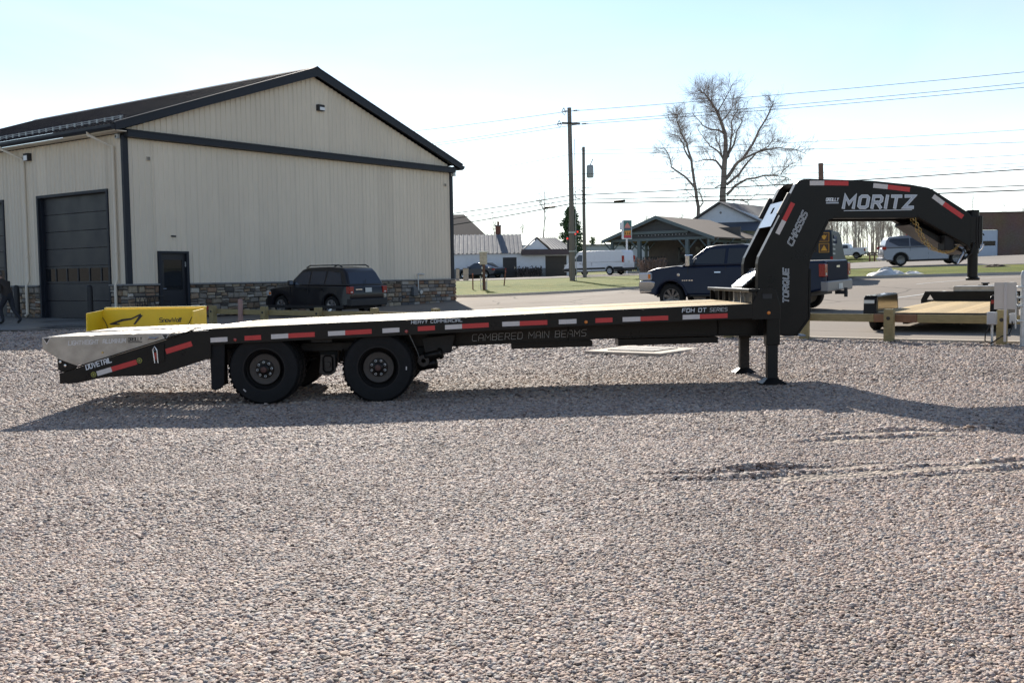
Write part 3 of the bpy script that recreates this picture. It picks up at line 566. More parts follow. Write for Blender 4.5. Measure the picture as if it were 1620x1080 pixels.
cl = MB().tube([(-1.36, -.01, .72), (-1.34, -.015, .56), (-1.30, -.015, .56), (-1.31, -.01, .72), (-1.36, -.01, .72)], .008).tube([(-1.36, -.012, .72), (-1.335, -.02, .77), (-1.31, -.012, .72)], .012).build('ramp_latch', ZINC, TR)
MB().box((-1.355, -.012, .60), (-1.315, .006, .69)).build('latch_grip', REDL, cl)
MB().prism([(-1.42, .55), (-1.22, .58), (-1.22, .80), (-1.42, .76)], -.004, .011).build('latch_plate', BLACK, TR, bevel=.003)

# folding aluminium ramps lying on the dovetail
rside = [(-2.75, .905), (-2.745, .76), (-2.55, .625), (-2.33, .54), (-1.75, .68), (-1.22, .83), (-1.15, .925), (-1.24, .93), (-1.56, .93), (-1.60, .922), (-1.64, .93), (-2.08, .92), (-2.12, .905), (-2.16, .915)]
def ramp(w0, near):
    w1 = w0 + 1.13; rp = MB().prism(rside, w0, w0 + .012)
    rp = rp.build('ramp', ALU, TR, bevel=.002)
    MB().prism(rside, w1 - .012, w1).build('side_plate', ALU, rp)
    top = [(-2.75, .902), (-2.4, .908), (-2.0, .922), (-1.6, .93), (-1.2, .935)]
    n = 15
    for k in range(n):
        s = -2.74 + k * 1.5 / (n - 1); z = ip(top, s)
        MB().box((s, w0 + .013, z - .05), (s + .085, w1 - .013, z - .002)).build('ramp_slat', ALU, rp, bevel=.004)
    if near:
        for s, z in ((-2.69, .90), (-1.21, .925)):
            MB().prism([(s - .055, z), (s + .055, z), (s, z - .09)], w0 - .003, w0 - .0005).build('corner_decal', WHT, rp)
            MB().prism([(s - .038, z - .012), (s + .038, z - .012), (s, z - .07)], w0 - .005, w0 - .0035).build('corner_decal', INK, rp)
        lettering('LIGHTWEIGHT', -2.42, .80, .05, .37, w0, slope=.03, wt=.8).build('ramp_lettering', mat('frosted_vinyl', (.66, .67, .7), .4), rp)
        lettering('ALUMINUM', -1.99, .815, .05, .28, w0, slope=.03, wt=.8).build('ramp_lettering', MATS['frosted_vinyl'], rp)
        lettering('OREILLY', -1.675, .838, .04, .17, w0, slope=.03, wt=1.3).build('dealer_lettering', INK, rp)
        MB().box((-1.675, w0 - .002, .817), (-1.50, w0 - .0008, .828)).build('dealer_underline', INK, rp)
        MB().tube([(-1.42, w0 - .01, .862), (-1.40, w0 - .025, .878), (-1.33, w0 - .025, .868), (-1.30, w0 - .01, .885)], .012).build('latch_bolt', ZINC, rp)
        MB().lathe([(.001, -.012), (.012, -.01), (.015, 0)], (-2.0, w0, .70), n=10).build('bolt', GOLD, rp)
    hb = MB().prism([(-2.57, .63), (-2.57, .49), (-2.50, .46), (-2.36, .47), (-2.34, .55)], w0 + .014, w0 + .05).build('hinge_bracket', BLACK, rp)
    for s, z in ((-2.53, .59), (-2.47, .545)): MB().lathe([(.001, -.012), (.016, -.01), (.018, 0)], (s, w0 - .002, z), n=10).build('hinge_pin', ZINC, hb)
ramp(.02, True); ramp(WD - 1.15, False)
for k in range(9):
    s = -1.12 + k * .052; MB().box((s, .1, .90 + k * .006), (s + .03, WD - .1, .925 + k * .006)).build('hinge_slat', ALU, TR, bevel=.003)

# wheels: duals on both sides of two axles
def dual(s, sd):
    ax = .447
    for k, off in enumerate((.078, .35)):
        w = off + .115 if sd < 0 else WD - off - .115
        wh = wheel_parts(TR, 'wheel', (s, w, ax), .45, .24, .272, BLACKM, spokes=0, face=sd, n=40)
        if k == 0:
            o = sd * .06; f = sd
            hb = MB().lathe([(.198, o - f * .02), (.192, o - f * .008), (.18, o - f * .012), (.12, o - f * .016), (.115, o - f * .01)], (s, w, ax), n=36).build('wheel_disc', HUB, wh, smooth=30)
            MB().lathe([(.271, o + f * .02), (.262, o - f * .03), (.199, o - f * .075), (.198, o - f * .02)], (s, w, ax), n=36).build('rim_well', BLACKM, wh, smooth=30)
            h2 = MB().lathe([(.118, o - f * .02), (.11, o + f * .0), (.07, o + f * .004), (.065, o + f * .05), (.045, o + f * .062), (.001, o + f * .064)], (s, w, ax), n=28).build('hub', BLACK, hb, smooth=30)
            h2.parent = wh
            MB().lathe([(.04, o + f * .064), (.036, o + f * .072), (.001, o + f * .074)], (s, w, ax), n=20).build('hub_cap', mat('dark_red_cap', (.05, .012, .012), .4), wh)
            a0 = .39 if s > 1 else .1
            for j in range(8):
                a = a0 + j * math.pi / 4; c = (s + .09 * math.cos(a), w, ax + .09 * math.sin(a))
                MB().lathe([(.016, o - f * .002), (.016, o + f * .018), (.010, o + f * .022)], c, n=6).build('lug_nut', LUG, wh)
            if sd < 0:
                a = 3.95 if s < 1 else 6.25; c = Vector((s + .36 * math.cos(a), w + sd * .121, ax + .36 * math.sin(a))); 
                t_ = Vector((-math.sin(a), 0, math.cos(a))) * .022; q = Vector((math.cos(a), 0, math.sin(a))) * .007
                MB().add([c - t_ - q, c + t_ - q, c + t_ + q, c - t_ + q, *[v + Vector((0, -.002, 0)) for v in (c - t_ - q, c + t_ - q, c + t_ + q, c - t_ + q)]], [(0, 1, 2, 3), (4, 5, 6, 7), (0, 1, 5, 4), (2, 3, 7, 6), (1, 2, 6, 5), (0, 3, 7, 4)]).build('tyre_sticker', WHT, wh)
for s in (0, 1.445):
    for sd in (-1, 1): dual(s, sd)
    MB().tube([(s, .5, .447), (s, WD - .5, .447)], .065, n=14).build('axle', BLACKM, TR, smooth=40)
    for w in (.78, 1.76):
        lf = MB()
        for q in range(4):
            L_ = .55 - q * .09; pts = [(s + L_ * t, w, .52 - q * .016 - .06 * (1 - t * t)) for t in np.linspace(-1, 1, 9)]
            for i in range(8): lf.add([(pts[i][0], w - .035, pts[i][2]), (pts[i + 1][0], w - .035, pts[i + 1][2]), (pts[i + 1][0], w - .035, pts[i + 1][2] + .013), (pts[i][0], w - .035, pts[i][2] + .013), (pts[i][0], w + .035, pts[i][2]), (pts[i + 1][0], w + .035, pts[i + 1][2]), (pts[i + 1][0], w + .035, pts[i + 1][2] + .013), (pts[i][0], w + .035, pts[i][2] + .013)], [(0, 1, 2, 3), (4, 5, 6, 7), (0, 1, 5, 4), (3, 2, 6, 7)])
        lf.build('leaf_spring', BLACKM, TR)
for s in (-.62, .72, 2.02):
    for w in (.74, 1.72):
        hg = MB().prism([(s - .10, .40 if s == .72 else .46), (s + .10, .40 if s == .72 else .46), (s + .13, .66), (s - .13, .66)], w, w + .1).build('spring_hanger', BLACKM, TR, bevel=.006)
# bracket between the wheels, just behind the tyres' outer face
MB().prism([(.665, .60), (.64, .36), (.70, .33), (.80, .33), (.86, .38), (.85, .60)], .42, .43).build('equaliser_plate', HUB, TR, bevel=.004)
MB().tube([(.70, .415, .56), (.70, .415, .40), (.73, .415, .37), (.79, .415, .37), (.82, .415, .40), (.82, .415, .56), (.79, .415, .585), (.73, .415, .585), (.70, .415, .56)], .012, n=6).build('equaliser_slot', BLACK, TR)
MB().lathe([(.001, -.03), (.035, -.028), (.04, 0)], (.76, .42, .47), n=16).build('equaliser_bolt', HUB, TR)
MB().box((.60, .12, .78), (.86, .16, .905)).build('fender_bracket', BLACKM, TR)
MB().prism([(.35, .64), (1.1, .64), (1.05, .74), (.4, .74)], .6, .66).build('suspension_frame', BLACKM, TR)
# hydraulic jack pump and brake cylinders ahead of the front axle
hp = MB().prism([(1.98, .80), (2.42, .84), (2.36, .60), (2.20, .58), (2.02, .60)], .42, .50).build('step_plate', BLACKM, TR, bevel=.006)
for a, b, w in (((2.0, .55), (2.25, .60), .46), ((1.92, .42), (2.14, .46), .5)):
    dx, dz = b[0] - a[0], b[1] - a[1]; MB().lathe([(.001, 0), (.055, .004), (.065, .02), (.065, .2), (.085, .205), (.085, .235), (.06, .26), (.001, .27)], (a[0], w, a[1]), axis=(dx, 0, dz), n=20).build('brake_chamber', BLACK, TR, smooth=35)
MB().lathe([(.03, -.02), (.075, -.018), (.078, .04), (.03, .042)], (2.0, .42, .50), n=20, closed=True).build('brake_hub', HUB, TR)
MB().tube([(1.83, .02, .93), (1.86, .1, .84), (1.93, .35, .62), (1.95, .42, .52)], .005, n=5).build('brake_cable', GALV, TR)
# mud flaps
for w in (.05, WD - .6): MB().prism([(-.665, .78), (-.66, .21), (-.61, .195), (-.52, .23), (-.50, .30), (-.475, .78)], w, w + .012).build('mud_flap', RUBBER, TR)
for w in (.07, WD - .62): MB().box((-.60, w, .22), (-.592, w + .55, .78)).build('mud_flap', RUBBER, TR)

# front: headboard across the deck, upright plates, chain rack
HB = MB().box((6.16, .02, 1.335), (6.30, WD - .02, 1.375)).build('headboard_rail', BLACK, TR, bevel=.006)
for w in (.02, .62, 1.0, 1.55, 1.95, WD - .05): MB().box((6.2, w, 1.19), (6.25, w + .03, 1.334)).build('headboard_post', ZINC if w in (.62, 1.0) else BLACK, HB)
MB().box((6.262, .05, 1.19), (6.27, WD - .05, 1.334)).build('headboard_panel', BLACK, HB)
for w in (0, WD - .02):
    MB().prism([(6.20, 1.18), (6.285, 1.372), (6.50, 1.372), (6.56, 1.16), (6.56, .99), (6.20, .985)], w - .003 if w == 0 else w, w + .012 if w == 0 else w + .02).build('corner_gusset', BLACK, TR, bevel=.004)
MB().box((6.33, -.008, 1.25), (6.45, -.004, 1.31)).build('stake_slot', PLASTIC, TR)
MB().lathe([(.001, -.012), (.02, -.01), (.024, 0)], (6.41, -.002, 1.07), n=12).build('marker_light', AMBER, TR)
MB().box((6.30, .02, .99), (6.56, WD - .02, 1.17)).build('front_cross_beam', BLACK, TR, bevel=.006)
DIAM = mat('diamond_plate', (.5, .53, .58), .3, metal=.8, var=.15, vscale=30, bump=.7, bscale=120)
st = MB().prism([(6.30, 1.376), (6.335, 1.376), (6.60, 1.59), (6.60, 1.61), (6.57, 1.61)], .99, 1.60).build('step_ladder', BLACK, TR)
for k in range(4):
    a = (6.31 + k * .066, 1.392 + k * .055); MB().prism([(a[0], a[1]), (a[0] + .058, a[1] + .046), (a[0] + .05, a[1] + .056), (a[0] - .008, a[1] + .010)], 1.0, 1.59).build('step_plate', DIAM, st)
MB().tube([(6.56, .95, 1.63), (6.56, 1.62, 1.63)], .013).build('grab_bar', ZINC, st)

# gooseneck: two box beams, cross plate, coupler tube
neck = [(6.50, .731), (6.99, .725), (7.168, .96), (7.175, 1.623), (7.191, 1.742), (7.437, 2.271), (7.513, 2.291), (8.495, 2.283), (8.64, 2.285), (9.322, 1.898), (9.36, 1.83), (9.36, 2.30), (9.316, 2.351), (8.851, 2.648), (8.782, 2.682), (8.534, 2.728), (8.022, 2.785), (7.511, 2.808), (7.188, 2.821), (7.10, 2.82), (7.04, 2.80), (6.995, 2.76), (6.5, 1.794), (6.48, 1.70), (6.48, 1.336), (6.48, .74)]
for k, w0 in enumerate((.83, 1.62)):
    nk = MB().prism(neck, w0, w0 + .14).build('gooseneck_beam', BLACK, TR, bevel=.004)
    fl = MB()
    # raised flange lines along the lower inner edge, as in the photograph
    for a, b in (((7.25, 1.86), (7.44, 2.262)), ((7.52, 2.302), (8.49, 2.294)), ((8.64, 2.298), (9.32, 1.91))):
        q = Vector((b[0] - a[0], b[1] - a[1])).normalized(); nn = Vector((-q.y, q.x)) * .022
        fl.prism([(a[0], a[1]), (b[0], b[1]), (b[0] + nn.x, b[1] + nn.y), (a[0] + nn.x, a[1] + nn.y)], w0 - .012 if k == 0 else w0 + .14, w0 - .0005 if k == 0 else w0 + .152)
    fl.prism([(7.168, .96), (7.19, .96), (7.197, 1.62), (7.175, 1.623)], w0 - .012, w0 + .15)
    fl.prism([(6.99, .725), (7.01, .715), (7.19, .955), (7.168, .96)], w0 - .012, w0 + .15)
    fl.build('flange', BLACK, nk)
MB().box((6.86, .86, .715), (7.14, 1.72, .735)).build('neck_foot_plate', mat('blue_grey_plate', (.1, .16, .26), .3, coat=.5), TR)
# sloping cross plate with a square hole: four strips round the opening
pa, pb = Vector((6.70, 2.20)), Vector((6.872, 2.535)); PD = (pb - pa); PN = Vector((-PD.y, PD.x)).normalized() * .01
def plate(t0, t1, w0, w1):
    a, b = pa + PD * t0, pa + PD * t1; return MB().prism([(a.x, a.y), (b.x, b.y), (b.x + PN.x, b.y + PN.y), (a.x + PN.x, a.y + PN.y)], w0, w1)
BRIGHT = mat('gloss_black_plate', (.05, .052, .06), .3, coat=1.0)
cp = plate(0, .55, .972, 1.618).build('cross_plate', BRIGHT, TR)
plate(.8, 1, .972, 1.618).build('upper_strip', BRIGHT, cp); plate(.551, .799, .972, 1.25).build('side_strip', BRIGHT, cp); plate(.551, .799, 1.36, 1.618).build('side_strip', BRIGHT, cp)
MB().prism([(6.71, 2.18), (6.9, 2.52), (7.15, 2.5), (6.95, 2.05)], .98, .99).build('neck_web', BLACK, TR)
MB().prism([(7.03, 2.79), (9.3, 2.33), (9.3, 2.30), (7.05, 2.74)], .972, 1.618).build('neck_top_plate', BLACK, TR)
for w in (.80, 1.75): MB().prism([(6.79, 2.34), (6.93, 2.62), (6.885, 2.645), (6.735, 2.36)], w, w + .07).build('work_light', PLASTIC, TR, bevel=.012, segs=2)
# neck tape and lettering on the near face
Y8 = .83
def ntape(a, b, h, m, up=False):
    q = Vector((b[0] - a[0], b[1] - a[1])).normalized(); nn = Vector((-q.y, q.x)) * h / 2
    MB().prism([(a[0] - nn.x, a[1] - nn.y), (b[0] - nn.x, b[1] - nn.y), (b[0] + nn.x, b[1] + nn.y), (a[0] + nn.x, a[1] + nn.y)], Y8 - .002, Y8 - .0003).build('reflective_tape', m, TR)
for a, b, m in (((7.18, 2.765), (7.375, 2.763), WHT), ((7.376, 2.763), (7.70, 2.755), REDT), ((8.035, 2.722), (8.23, 2.70), WHT), ((8.231, 2.70), (8.53, 2.660), REDT), ((8.845, 2.57), (8.989, 2.465), WHT), ((8.99, 2.464), (9.25, 2.285), REDT), ((6.835, 2.27), (6.745, 2.095), WHT), ((6.955, 2.505), (6.836, 2.272), REDT)): ntape(a, b, .062, m)
lettering('MORITZ', 7.635, 2.435, .148, .93, Y8, slope=-.012, wt=1.75, shear=.16, gap=2.5).build('maker_lettering', SILVL, TR)
lettering('MORITZ', 7.635, 2.435, .148, .93, Y8, slope=-.012, wt=1.1, shear=.16, gap=2.5, lift=.0022).build('maker_lettering', SILV, TR)
MB().box((7.64, Y8 - .002, 2.386), (8.56, Y8 - .0004, 2.394)).build('pin_stripe', SILVL, TR)
lettering('CHASSIS', 6.945, 1.93, .075, .47, Y8, slope=1.12, wt=1.5, shear=.2).build('neck_lettering', SILVL, TR)
lettering('CHASSIS', 6.945, 1.93, .075, .47, Y8, slope=1.12, wt=.6, shear=.2, lift=.0022).build('neck_lettering', BLACK, TR)
lettering('TORQUE', 6.895, 1.17, .07, .45, Y8, slope=math.pi / 2, wt=1.5, shear=.2).build('neck_lettering', SILVL, TR)
lettering('TORQUE', 6.895, 1.17, .07, .45, Y8, slope=math.pi / 2, wt=.5, shear=.2, lift=.0022).build('neck_lettering', BLACK, TR)
lettering('OREILLY', 7.40, 2.522, .04, .165, Y8, slope=-.01, wt=1.3).build('dealer_lettering', SILVL, TR)
MB().box((7.40, Y8 - .002, 2.488), (7.57, Y8 - .0004, 2.508)).build('dealer_underline', SILV, TR)
# coupler: outer tube, inner tube, ball socket, latch
CX, CW = 9.60, 1.295
cpl = MB().box((9.34, .84, 1.93), (9.53, 1.75, 2.30)).build('coupler_housing', BLACK, TR, bevel=.01)
MB().tube([(CX, CW, 1.80), (CX, CW, 2.40)], .085, n=24).build('outer_tube', BLACK, cpl, smooth=40)
MB().tube([(CX + .005, CW, 1.47), (CX + .005, CW, 1.81)], .068, n=24).build('inner_tube', BLACK, cpl, smooth=40)
MB().lathe([(.001, 0), (.09, 0), (.092, .03), (.07, .045), (.07, .055)], (CX + .01, CW, 1.43), axis=(0, 0, 1), n=24).build('ball_socket', BLACK, cpl, smooth=35)
for dx in (-.115, -.145): MB().tube([(CX + dx, .84, 2.29), (CX + dx - .01, .838, 2.1), (CX + dx, .84, 1.86)], .012).build('neck_hose', BLACKM, cpl)
MB().tube([(CX + .08, CW - .02, 2.06), (CX + .14, CW - .02, 2.07), (CX + .15, CW - .02, 2.05)], .01).build('set_bolt', BLACKM, cpl)
MB().tube([(CX + .08, CW, 1.90), (CX + .16, CW - .01, 1.93), (CX + .13, CW - .01, 1.86), (CX + .10, CW, 1.83)], .008).build('latch_pin', ZINC, cpl)
MB().box((9.03, .88, 1.84), (9.16, 1.1, 2.05)).build('chain_box', BLACKM, TR, bevel=.01)
MB().prism([(8.62, 2.24), (9.08, 2.0), (9.36, 1.84), (9.38, 1.79), (9.0, 1.95), (8.6, 2.20)], 1.0, 1.55).build('neck_under_plate', BLACK, TR)
def chain(P, name='safety_chain'):
    Pv = [Vector(p) for p in P]; n = int(sum((Pv[i + 1] - Pv[i]).length for i in range(len(Pv) - 1)) / .036); mb = MB()
    pts = []
    for i in range(n + 1):
        t = i / n * (len(Pv) - 1); k = min(int(t), len(Pv) - 2); pts.append(Pv[k].lerp(Pv[k + 1], t - k))
    for i in range(n):
        c = (pts[i] + pts[i + 1]) / 2; d = (pts[i + 1] - pts[i]).normalized(); u = d.cross(Vector((0, 1, 0))).normalized(); w = Vector((0, 1, 0)); w = (w * .7 + u * .7) if i % 2 else (u * .7 - w * .7)
        ring = [c + d * .027 * math.cos(q) + w * .017 * math.sin(q) for q in np.linspace(0, 2 * math.pi, 9)]; mb.tube(ring, .0042, n=5, cap=False)
    return mb.build(name, GOLD, TR, smooth=50)
chain([(8.60, .86, 2.29), (8.66, .84, 2.16), (8.72, .83, 2.03), (8.82, .83, 1.90), (8.93, .83, 1.83), (9.03, .84, 1.81), (9.13, .85, 1.835), (9.22, .88, 1.90)])
chain([(8.62, 1.0, 2.28), (8.70, 1.0, 2.12), (8.78, 1.0, 1.98), (8.90, 1.0, 1.86), (9.05, 1.0, 1.83), (9.2, 1.0, 1.88)])
MB().tube([(9.3, .9, 1.86), (9.26, .85, 1.78), (9.22, .84, 1.72), (9.19, .84, 1.66)], .016).build('breakaway_plug', ZINC, TR)
MB().tube([(9.42, .85, 1.95), (9.38, .84, 1.80), (9.30, .84, 1.74), (9.24, .84, 1.70)], .012).build('wiring_cable', BLACKM, TR)
# landing legs
for w in (.45, 1.98):
    z0 = g(3.4, 13.6) + .0
    lg = MB().box((6.50, w, .63), (6.68, w + .16, 1.10)).build('jack_sleeve', BLACK, TR, bevel=.008)
    MB().box((6.522, w + .02, z0 + .06), (6.658, w + .14, .64)).build('jack_leg', BLACKM, lg, bevel=.006)
    b0 = [(6.43, w - .06), (6.75, w - .06), (6.75, w + .22), (6.43, w + .22)]; b1 = [(6.52, w + .02), (6.66, w + .02), (6.66, w + .14), (6.52, w + .14)]
    MB().add([(*p, z0 + .0) for p in b0] + [(*p, z0 + .02) for p in b0] + [(*p, z0 + .085) for p in b1], [(0, 1, 2, 3), (0, 1, 5, 4), (1, 2, 6, 5), (2, 3, 7, 6), (3, 0, 4, 7), (4, 5, 9, 8), (5, 6, 10, 9), (6, 7, 11, 10), (7, 4, 8, 11), (8, 9, 10, 11)]).build('jack_foot', BLACK, lg)

# wiring and air hoses slung under the deck, weld beads and bolts
def hose(P, r=.012, nm='hose'): MB().tube(P, r, n=6).build(nm, BLACKM, TR, smooth=60)
hose([(s, .70, zb(s) + .03 - .02 * abs(math.sin(s * 1.9))) for s in np.linspace(2.5, 6.3, 26)]); hose([(s, .66, zb(s) + .04 - .03 * abs(math.sin(s * 1.35 + 1))) for s in np.linspace(-.5, 3.9, 24)], .009)
hose([(1.0, .5, .62), (1.2, .42, .52), (1.05, .4, .45), (.9, .42, .5), (.95, .5, .66)], .014); hose([(2.3, .5, .78), (2.45, .5, .66), (2.3, .5, .6), (2.15, .48, .62)], .014)
for k in range(6):
    for j in range(2): MB().lathe([(.001, -.008), (.012, -.006), (.014, 0)], (6.62 + j * .08, .83, .80 + k * .06 if j else .83 + k * .06), n=6).build('bolt', BLACKM, TR) if k in (0, 5) else None
for s0, z0, s1, z1 in ((6.52, .735, 6.98, .73), (7.02, .74, 7.16, .94)): MB().tube([(s0, .826, z0 + .012), ((s0 + s1) / 2, .826, (z0 + z1) / 2 + .013), (s1, .826, z1 + .012)], .005, n=5).build('weld_bead', BLACKM, TR)
for s in np.arange(-.3, 6.2, .82): MB().prism([(s - .03, zb(s) + .012), (s + .03, zb(s) + .012), (s + .03, zb(s) + .035), (s - .03, zb(s) + .035)], -.006, -.0005).build('stake_pocket_tab', BLACKM, TR) if False else None

# ------------------------------------------------------------------ the steel workshop: local x runs along the gable, local y along the garage side
BR = R(53.55); BO = (-12.7, 34.7, .33)
BD = thing('steel_workshop', 'large beige ribbed steel workshop with charcoal trim, stone skirting and roller doors on the left', 'building', BO, BR)
GWID, LLEN, WH = 16.8, 20.0, 6.2
def wall_panel(u0, u1, zb_, ztop, axis, name='siding_panel'):
    """one ribbed sheet: ribs proud of the wall; axis 0 = gable (faces -y), 1 = garage side (faces -x); ztop(u) gives the top edge"""
    prof = []; n = max(1, round((u1 - u0) / .2286)); st = (u1 - u0) / n
    prof.append((u0, .028)); prof.append((u0 + .02, .028)); prof.append((u0 + .04, 0))
    for k in range(n):
        a = u0 + k * st
        if k: prof += [(a - .04, 0), (a - .018, .03), (a + .018, .03), (a + .04, 0)]
        if k < n and st > .15:
            for q in (.36, .68): prof += [(a + st * q - .012, 0), (a + st * q, .004), (a + st * q + .012, 0)]
    prof += [(u1 - .04, 0), (u1 - .022, .024), (u1, .024)]
    prof = sorted(set(prof)); mb = MB(); vs = []
    for u, d in prof:
        for z in (zb_, ztop(u)): vs.append((u, -d - .05, z) if axis == 0 else (-d - .05, u, z))
    mb.add(vs, [(2 * i, 2 * i + 1, 2 * i + 3, 2 * i + 2) for i in range(len(prof) - 1)])
    return mb.build(name, SIDING, BD, fix=False)
RS = (9.50 - 6.43) / 8.9                       # roof slope
rz = lambda u: 6.40 + (min(u, GWID - u) + .5) * RS
pw = .914
DX0, DX1 = 1.08, 2.30                            # entrance door on the gable
u = 0.06
while u < GWID - .05:
    v = min(u + pw, GWID - .05)
    lo = 1.18
    if u < DX1 and v > DX0:
        for a, b, z0 in ((u, min(v, DX0), 1.18), (max(u, DX0), min(v, DX1), 2.27), (max(u, DX1), v, 1.18)):
            if b - a > .03: wall_panel(a, b, z0, lambda q: 5.99, 0)
    else: wall_panel(u, v, lo, lambda q: 5.99, 0)
    if v > .3 and u < GWID - .3: wall_panel(max(u, .06), min(v, GWID - .06), 6.24, lambda q: max(6.26, rz(q) - .3), 0, 'gable_panel')
    u = v
D1 = (.95, 5.2); D2 = (7.7, 11.95); D3 = (14.3, 18.5); DH = 4.27
u = .06
while u < LLEN:
    v = u + pw; segs = [(u, v, 1.18)]
    for a, b in (D1, D2, D3):
        ns = []
        for s0, s1, z0 in segs:
            if s1 <= a - .08 or s0 >= b + .08: ns.append((s0, s1, z0)); continue
            if s0 < a - .08: ns.append((s0, a - .08, z0))
            if s1 > b + .08: ns.append((b + .08, s1, z0))
            ns.append((max(s0, a - .08), min(s1, b + .08), DH + .1))
        segs = ns
    for s0, s1, z0 in segs:
        if s1 - s0 > .05: wall_panel(s0, s1, z0, lambda q: 6.12, 1)
    u = v
# solid core behind the sheets (with recesses at the doors) and back walls
core = MB().box((.3, .0, 0), (GWID, .04, 6.2)); core = MB()
core.box((.05, .05, 0), (DX0, .2, 6.2)); core.box((DX0, .05, 2.2), (DX1, .2, 6.2)); core.box((DX1, .05, 0), (GWID - .05, .2, 6.2))
core.prism([(.1, 6.2), (GWID - .1, 6.2), (GWID / 2, rz(GWID / 2) - .3)], .05, .2)
core.build('gable_wall', MORTAR, BD)
c2 = MB(); prev = .2
for a, b in (D1, D2, D3): c2.box((.05, prev, 0), (.2, a, 6.2)); c2.box((.05, a, DH), (.2, b, 6.2)); prev = b
c2.box((.05, prev, 0), (.2, LLEN, 6.2)); c2.build('side_wall', MORTAR, BD)
MB().box((GWID - .2, .2, 0), (GWID - .05, LLEN, 6.2)).build('rear_wall', SIDING, BD)
MB().box((.2, LLEN - .2, 0), (GWID - .2, LLEN - .05, 6.2)).build('rear_wall', SIDING, BD)
MB().box((.9, .9, -.02), (GWID - .9, LLEN - .9, .0)).build('floor', CONC, BD)
# corner trims
MB().box((-.10, -.10, 1.18), (.10, .03, 6.05)).build('corner_trim', TRIM, BD, bevel=.004)
MB().box((GWID - .14, -.10, 1.18), (GWID + .06, .03, 6.05)).build('corner_trim', TRIM, BD, bevel=.004)
# charcoal eave band across the gable: fascia, soffit and sloping shelf
eb = MB().prism([(-.32, 6.0), (-.32, 6.2), (-.02, 6.30), (-.02, 6.0)], -.02, GWID + .02, plane='yz').build('eave_band', TRIM, BD)
MB().box((-.05, -.34, 6.19), (GWID + .05, -.322, 6.215)).build('drip_edge', TRIM, eb)
# rakes
for sg in (0, 1):
    P = [(-.5, 6.40), (GWID / 2, rz(GWID / 2)), (GWID / 2, rz(GWID / 2) - .33), (-.5, 6.40 - .25)]
    if sg: P = [(GWID - x, z) for x, z in P]
    rk = MB().prism(P, -.35, -.31).build('rake_board', TRIM, BD)
    Q = [(P[0][0], P[0][1] - .16), (P[1][0], P[1][1] - .2), (P[1][0], P[1][1] - .17), (P[0][0], P[0][1] - .13)]
    MB().prism(Q, -.31, -.02).build('soffit', TRIM, rk)
    MB().prism([(P[0][0], P[0][1] + .002), (P[1][0], P[1][1] + .002), (P[1][0], P[1][1] + .03), (P[0][0], P[0][1] + .03)], -.37, -.2).build('rake_cap', TRIM, rk)
# ribbed roof sheets
y = -.19; k = 0
while y < LLEN + .3:
    for sg in (0, 1):
        mb = MB(); prof = []
        for q in range(4):
            a = y + q * .2286; prof += [(a, 0), (a + .09, 0), (a + .105, .022), (a + .125, .022), (a + .14, 0)]
        prof.append((y + .912, 0)); vs = []
        for v, d in prof:
            for x, z in ((-.52, 6.393), (GWID / 2, rz(GWID / 2))): vs.append((GWID - x if sg else x, v, z + d))
        mb.add(vs, [(2 * i, 2 * i + 1, 2 * i + 3, 2 * i + 2) for i in range(len(prof) - 1)]).build('roof_sheet', ROOFD, BD, fix=False)
    y += .9144
MB().prism([(GWID / 2 - .2, rz(GWID / 2) - .04), (GWID / 2, rz(GWID / 2) + .06), (GWID / 2 + .2, rz(GWID / 2) - .04)], -.36, LLEN + .3).build('ridge_cap', TRIM, BD)
for sg in (0, 1):
    X = (lambda x: GWID - x) if sg else (lambda x: x)
    gt = MB(); pr = [(-.50, 6.19), (-.50, 6.35), (-.52, 6.35), (-.66, 6.35), (-.66, 6.26), (-.60, 6.19)]
    gt.prism([(X(x), z) for x, z in pr], -.33, LLEN).build('gutter', TRIM, BD)
    MB().box((min(X(-.5), X(-.06)), -.3, 6.15), (max(X(-.5), X(-.06)), LLEN, 6.18)).build('eave_soffit', SIDING if not sg else TRIM, BD)
# snow guard rail along the garage side
sg_ = MB().tube([(.15, .2, 6.75), (.15, LLEN, 6.75)], .014, n=6).tube([(.15, .2, 6.69), (.15, LLEN, 6.69)], .014, n=6).build('snow_guard', GALV, BD)
for k in range(44): MB().box((.13, .3 + k * .4572, 6.64), (.17, .36 + k * .4572, 6.77)).build('guard_clamp', GALV, sg_)
# downspouts
for yy in (.42, 6.02, 12.6):
    ds = MB().tube([(-.58, yy + .7, 6.22), (-.58, yy + .7, 6.12), (-.14, yy, 5.72), (-.14, yy, 1.35), (-.22, yy, 1.15), (-.22, yy, .14), (-.32, yy, .06)], .052, n=8).build('downspout', SIDING, BD, smooth=50)
    for z in (4.2, 2.2): MB().box((-.2, yy - .07, z), (-.085, yy + .07, z + .04)).build('pipe_strap', SIDING, ds)
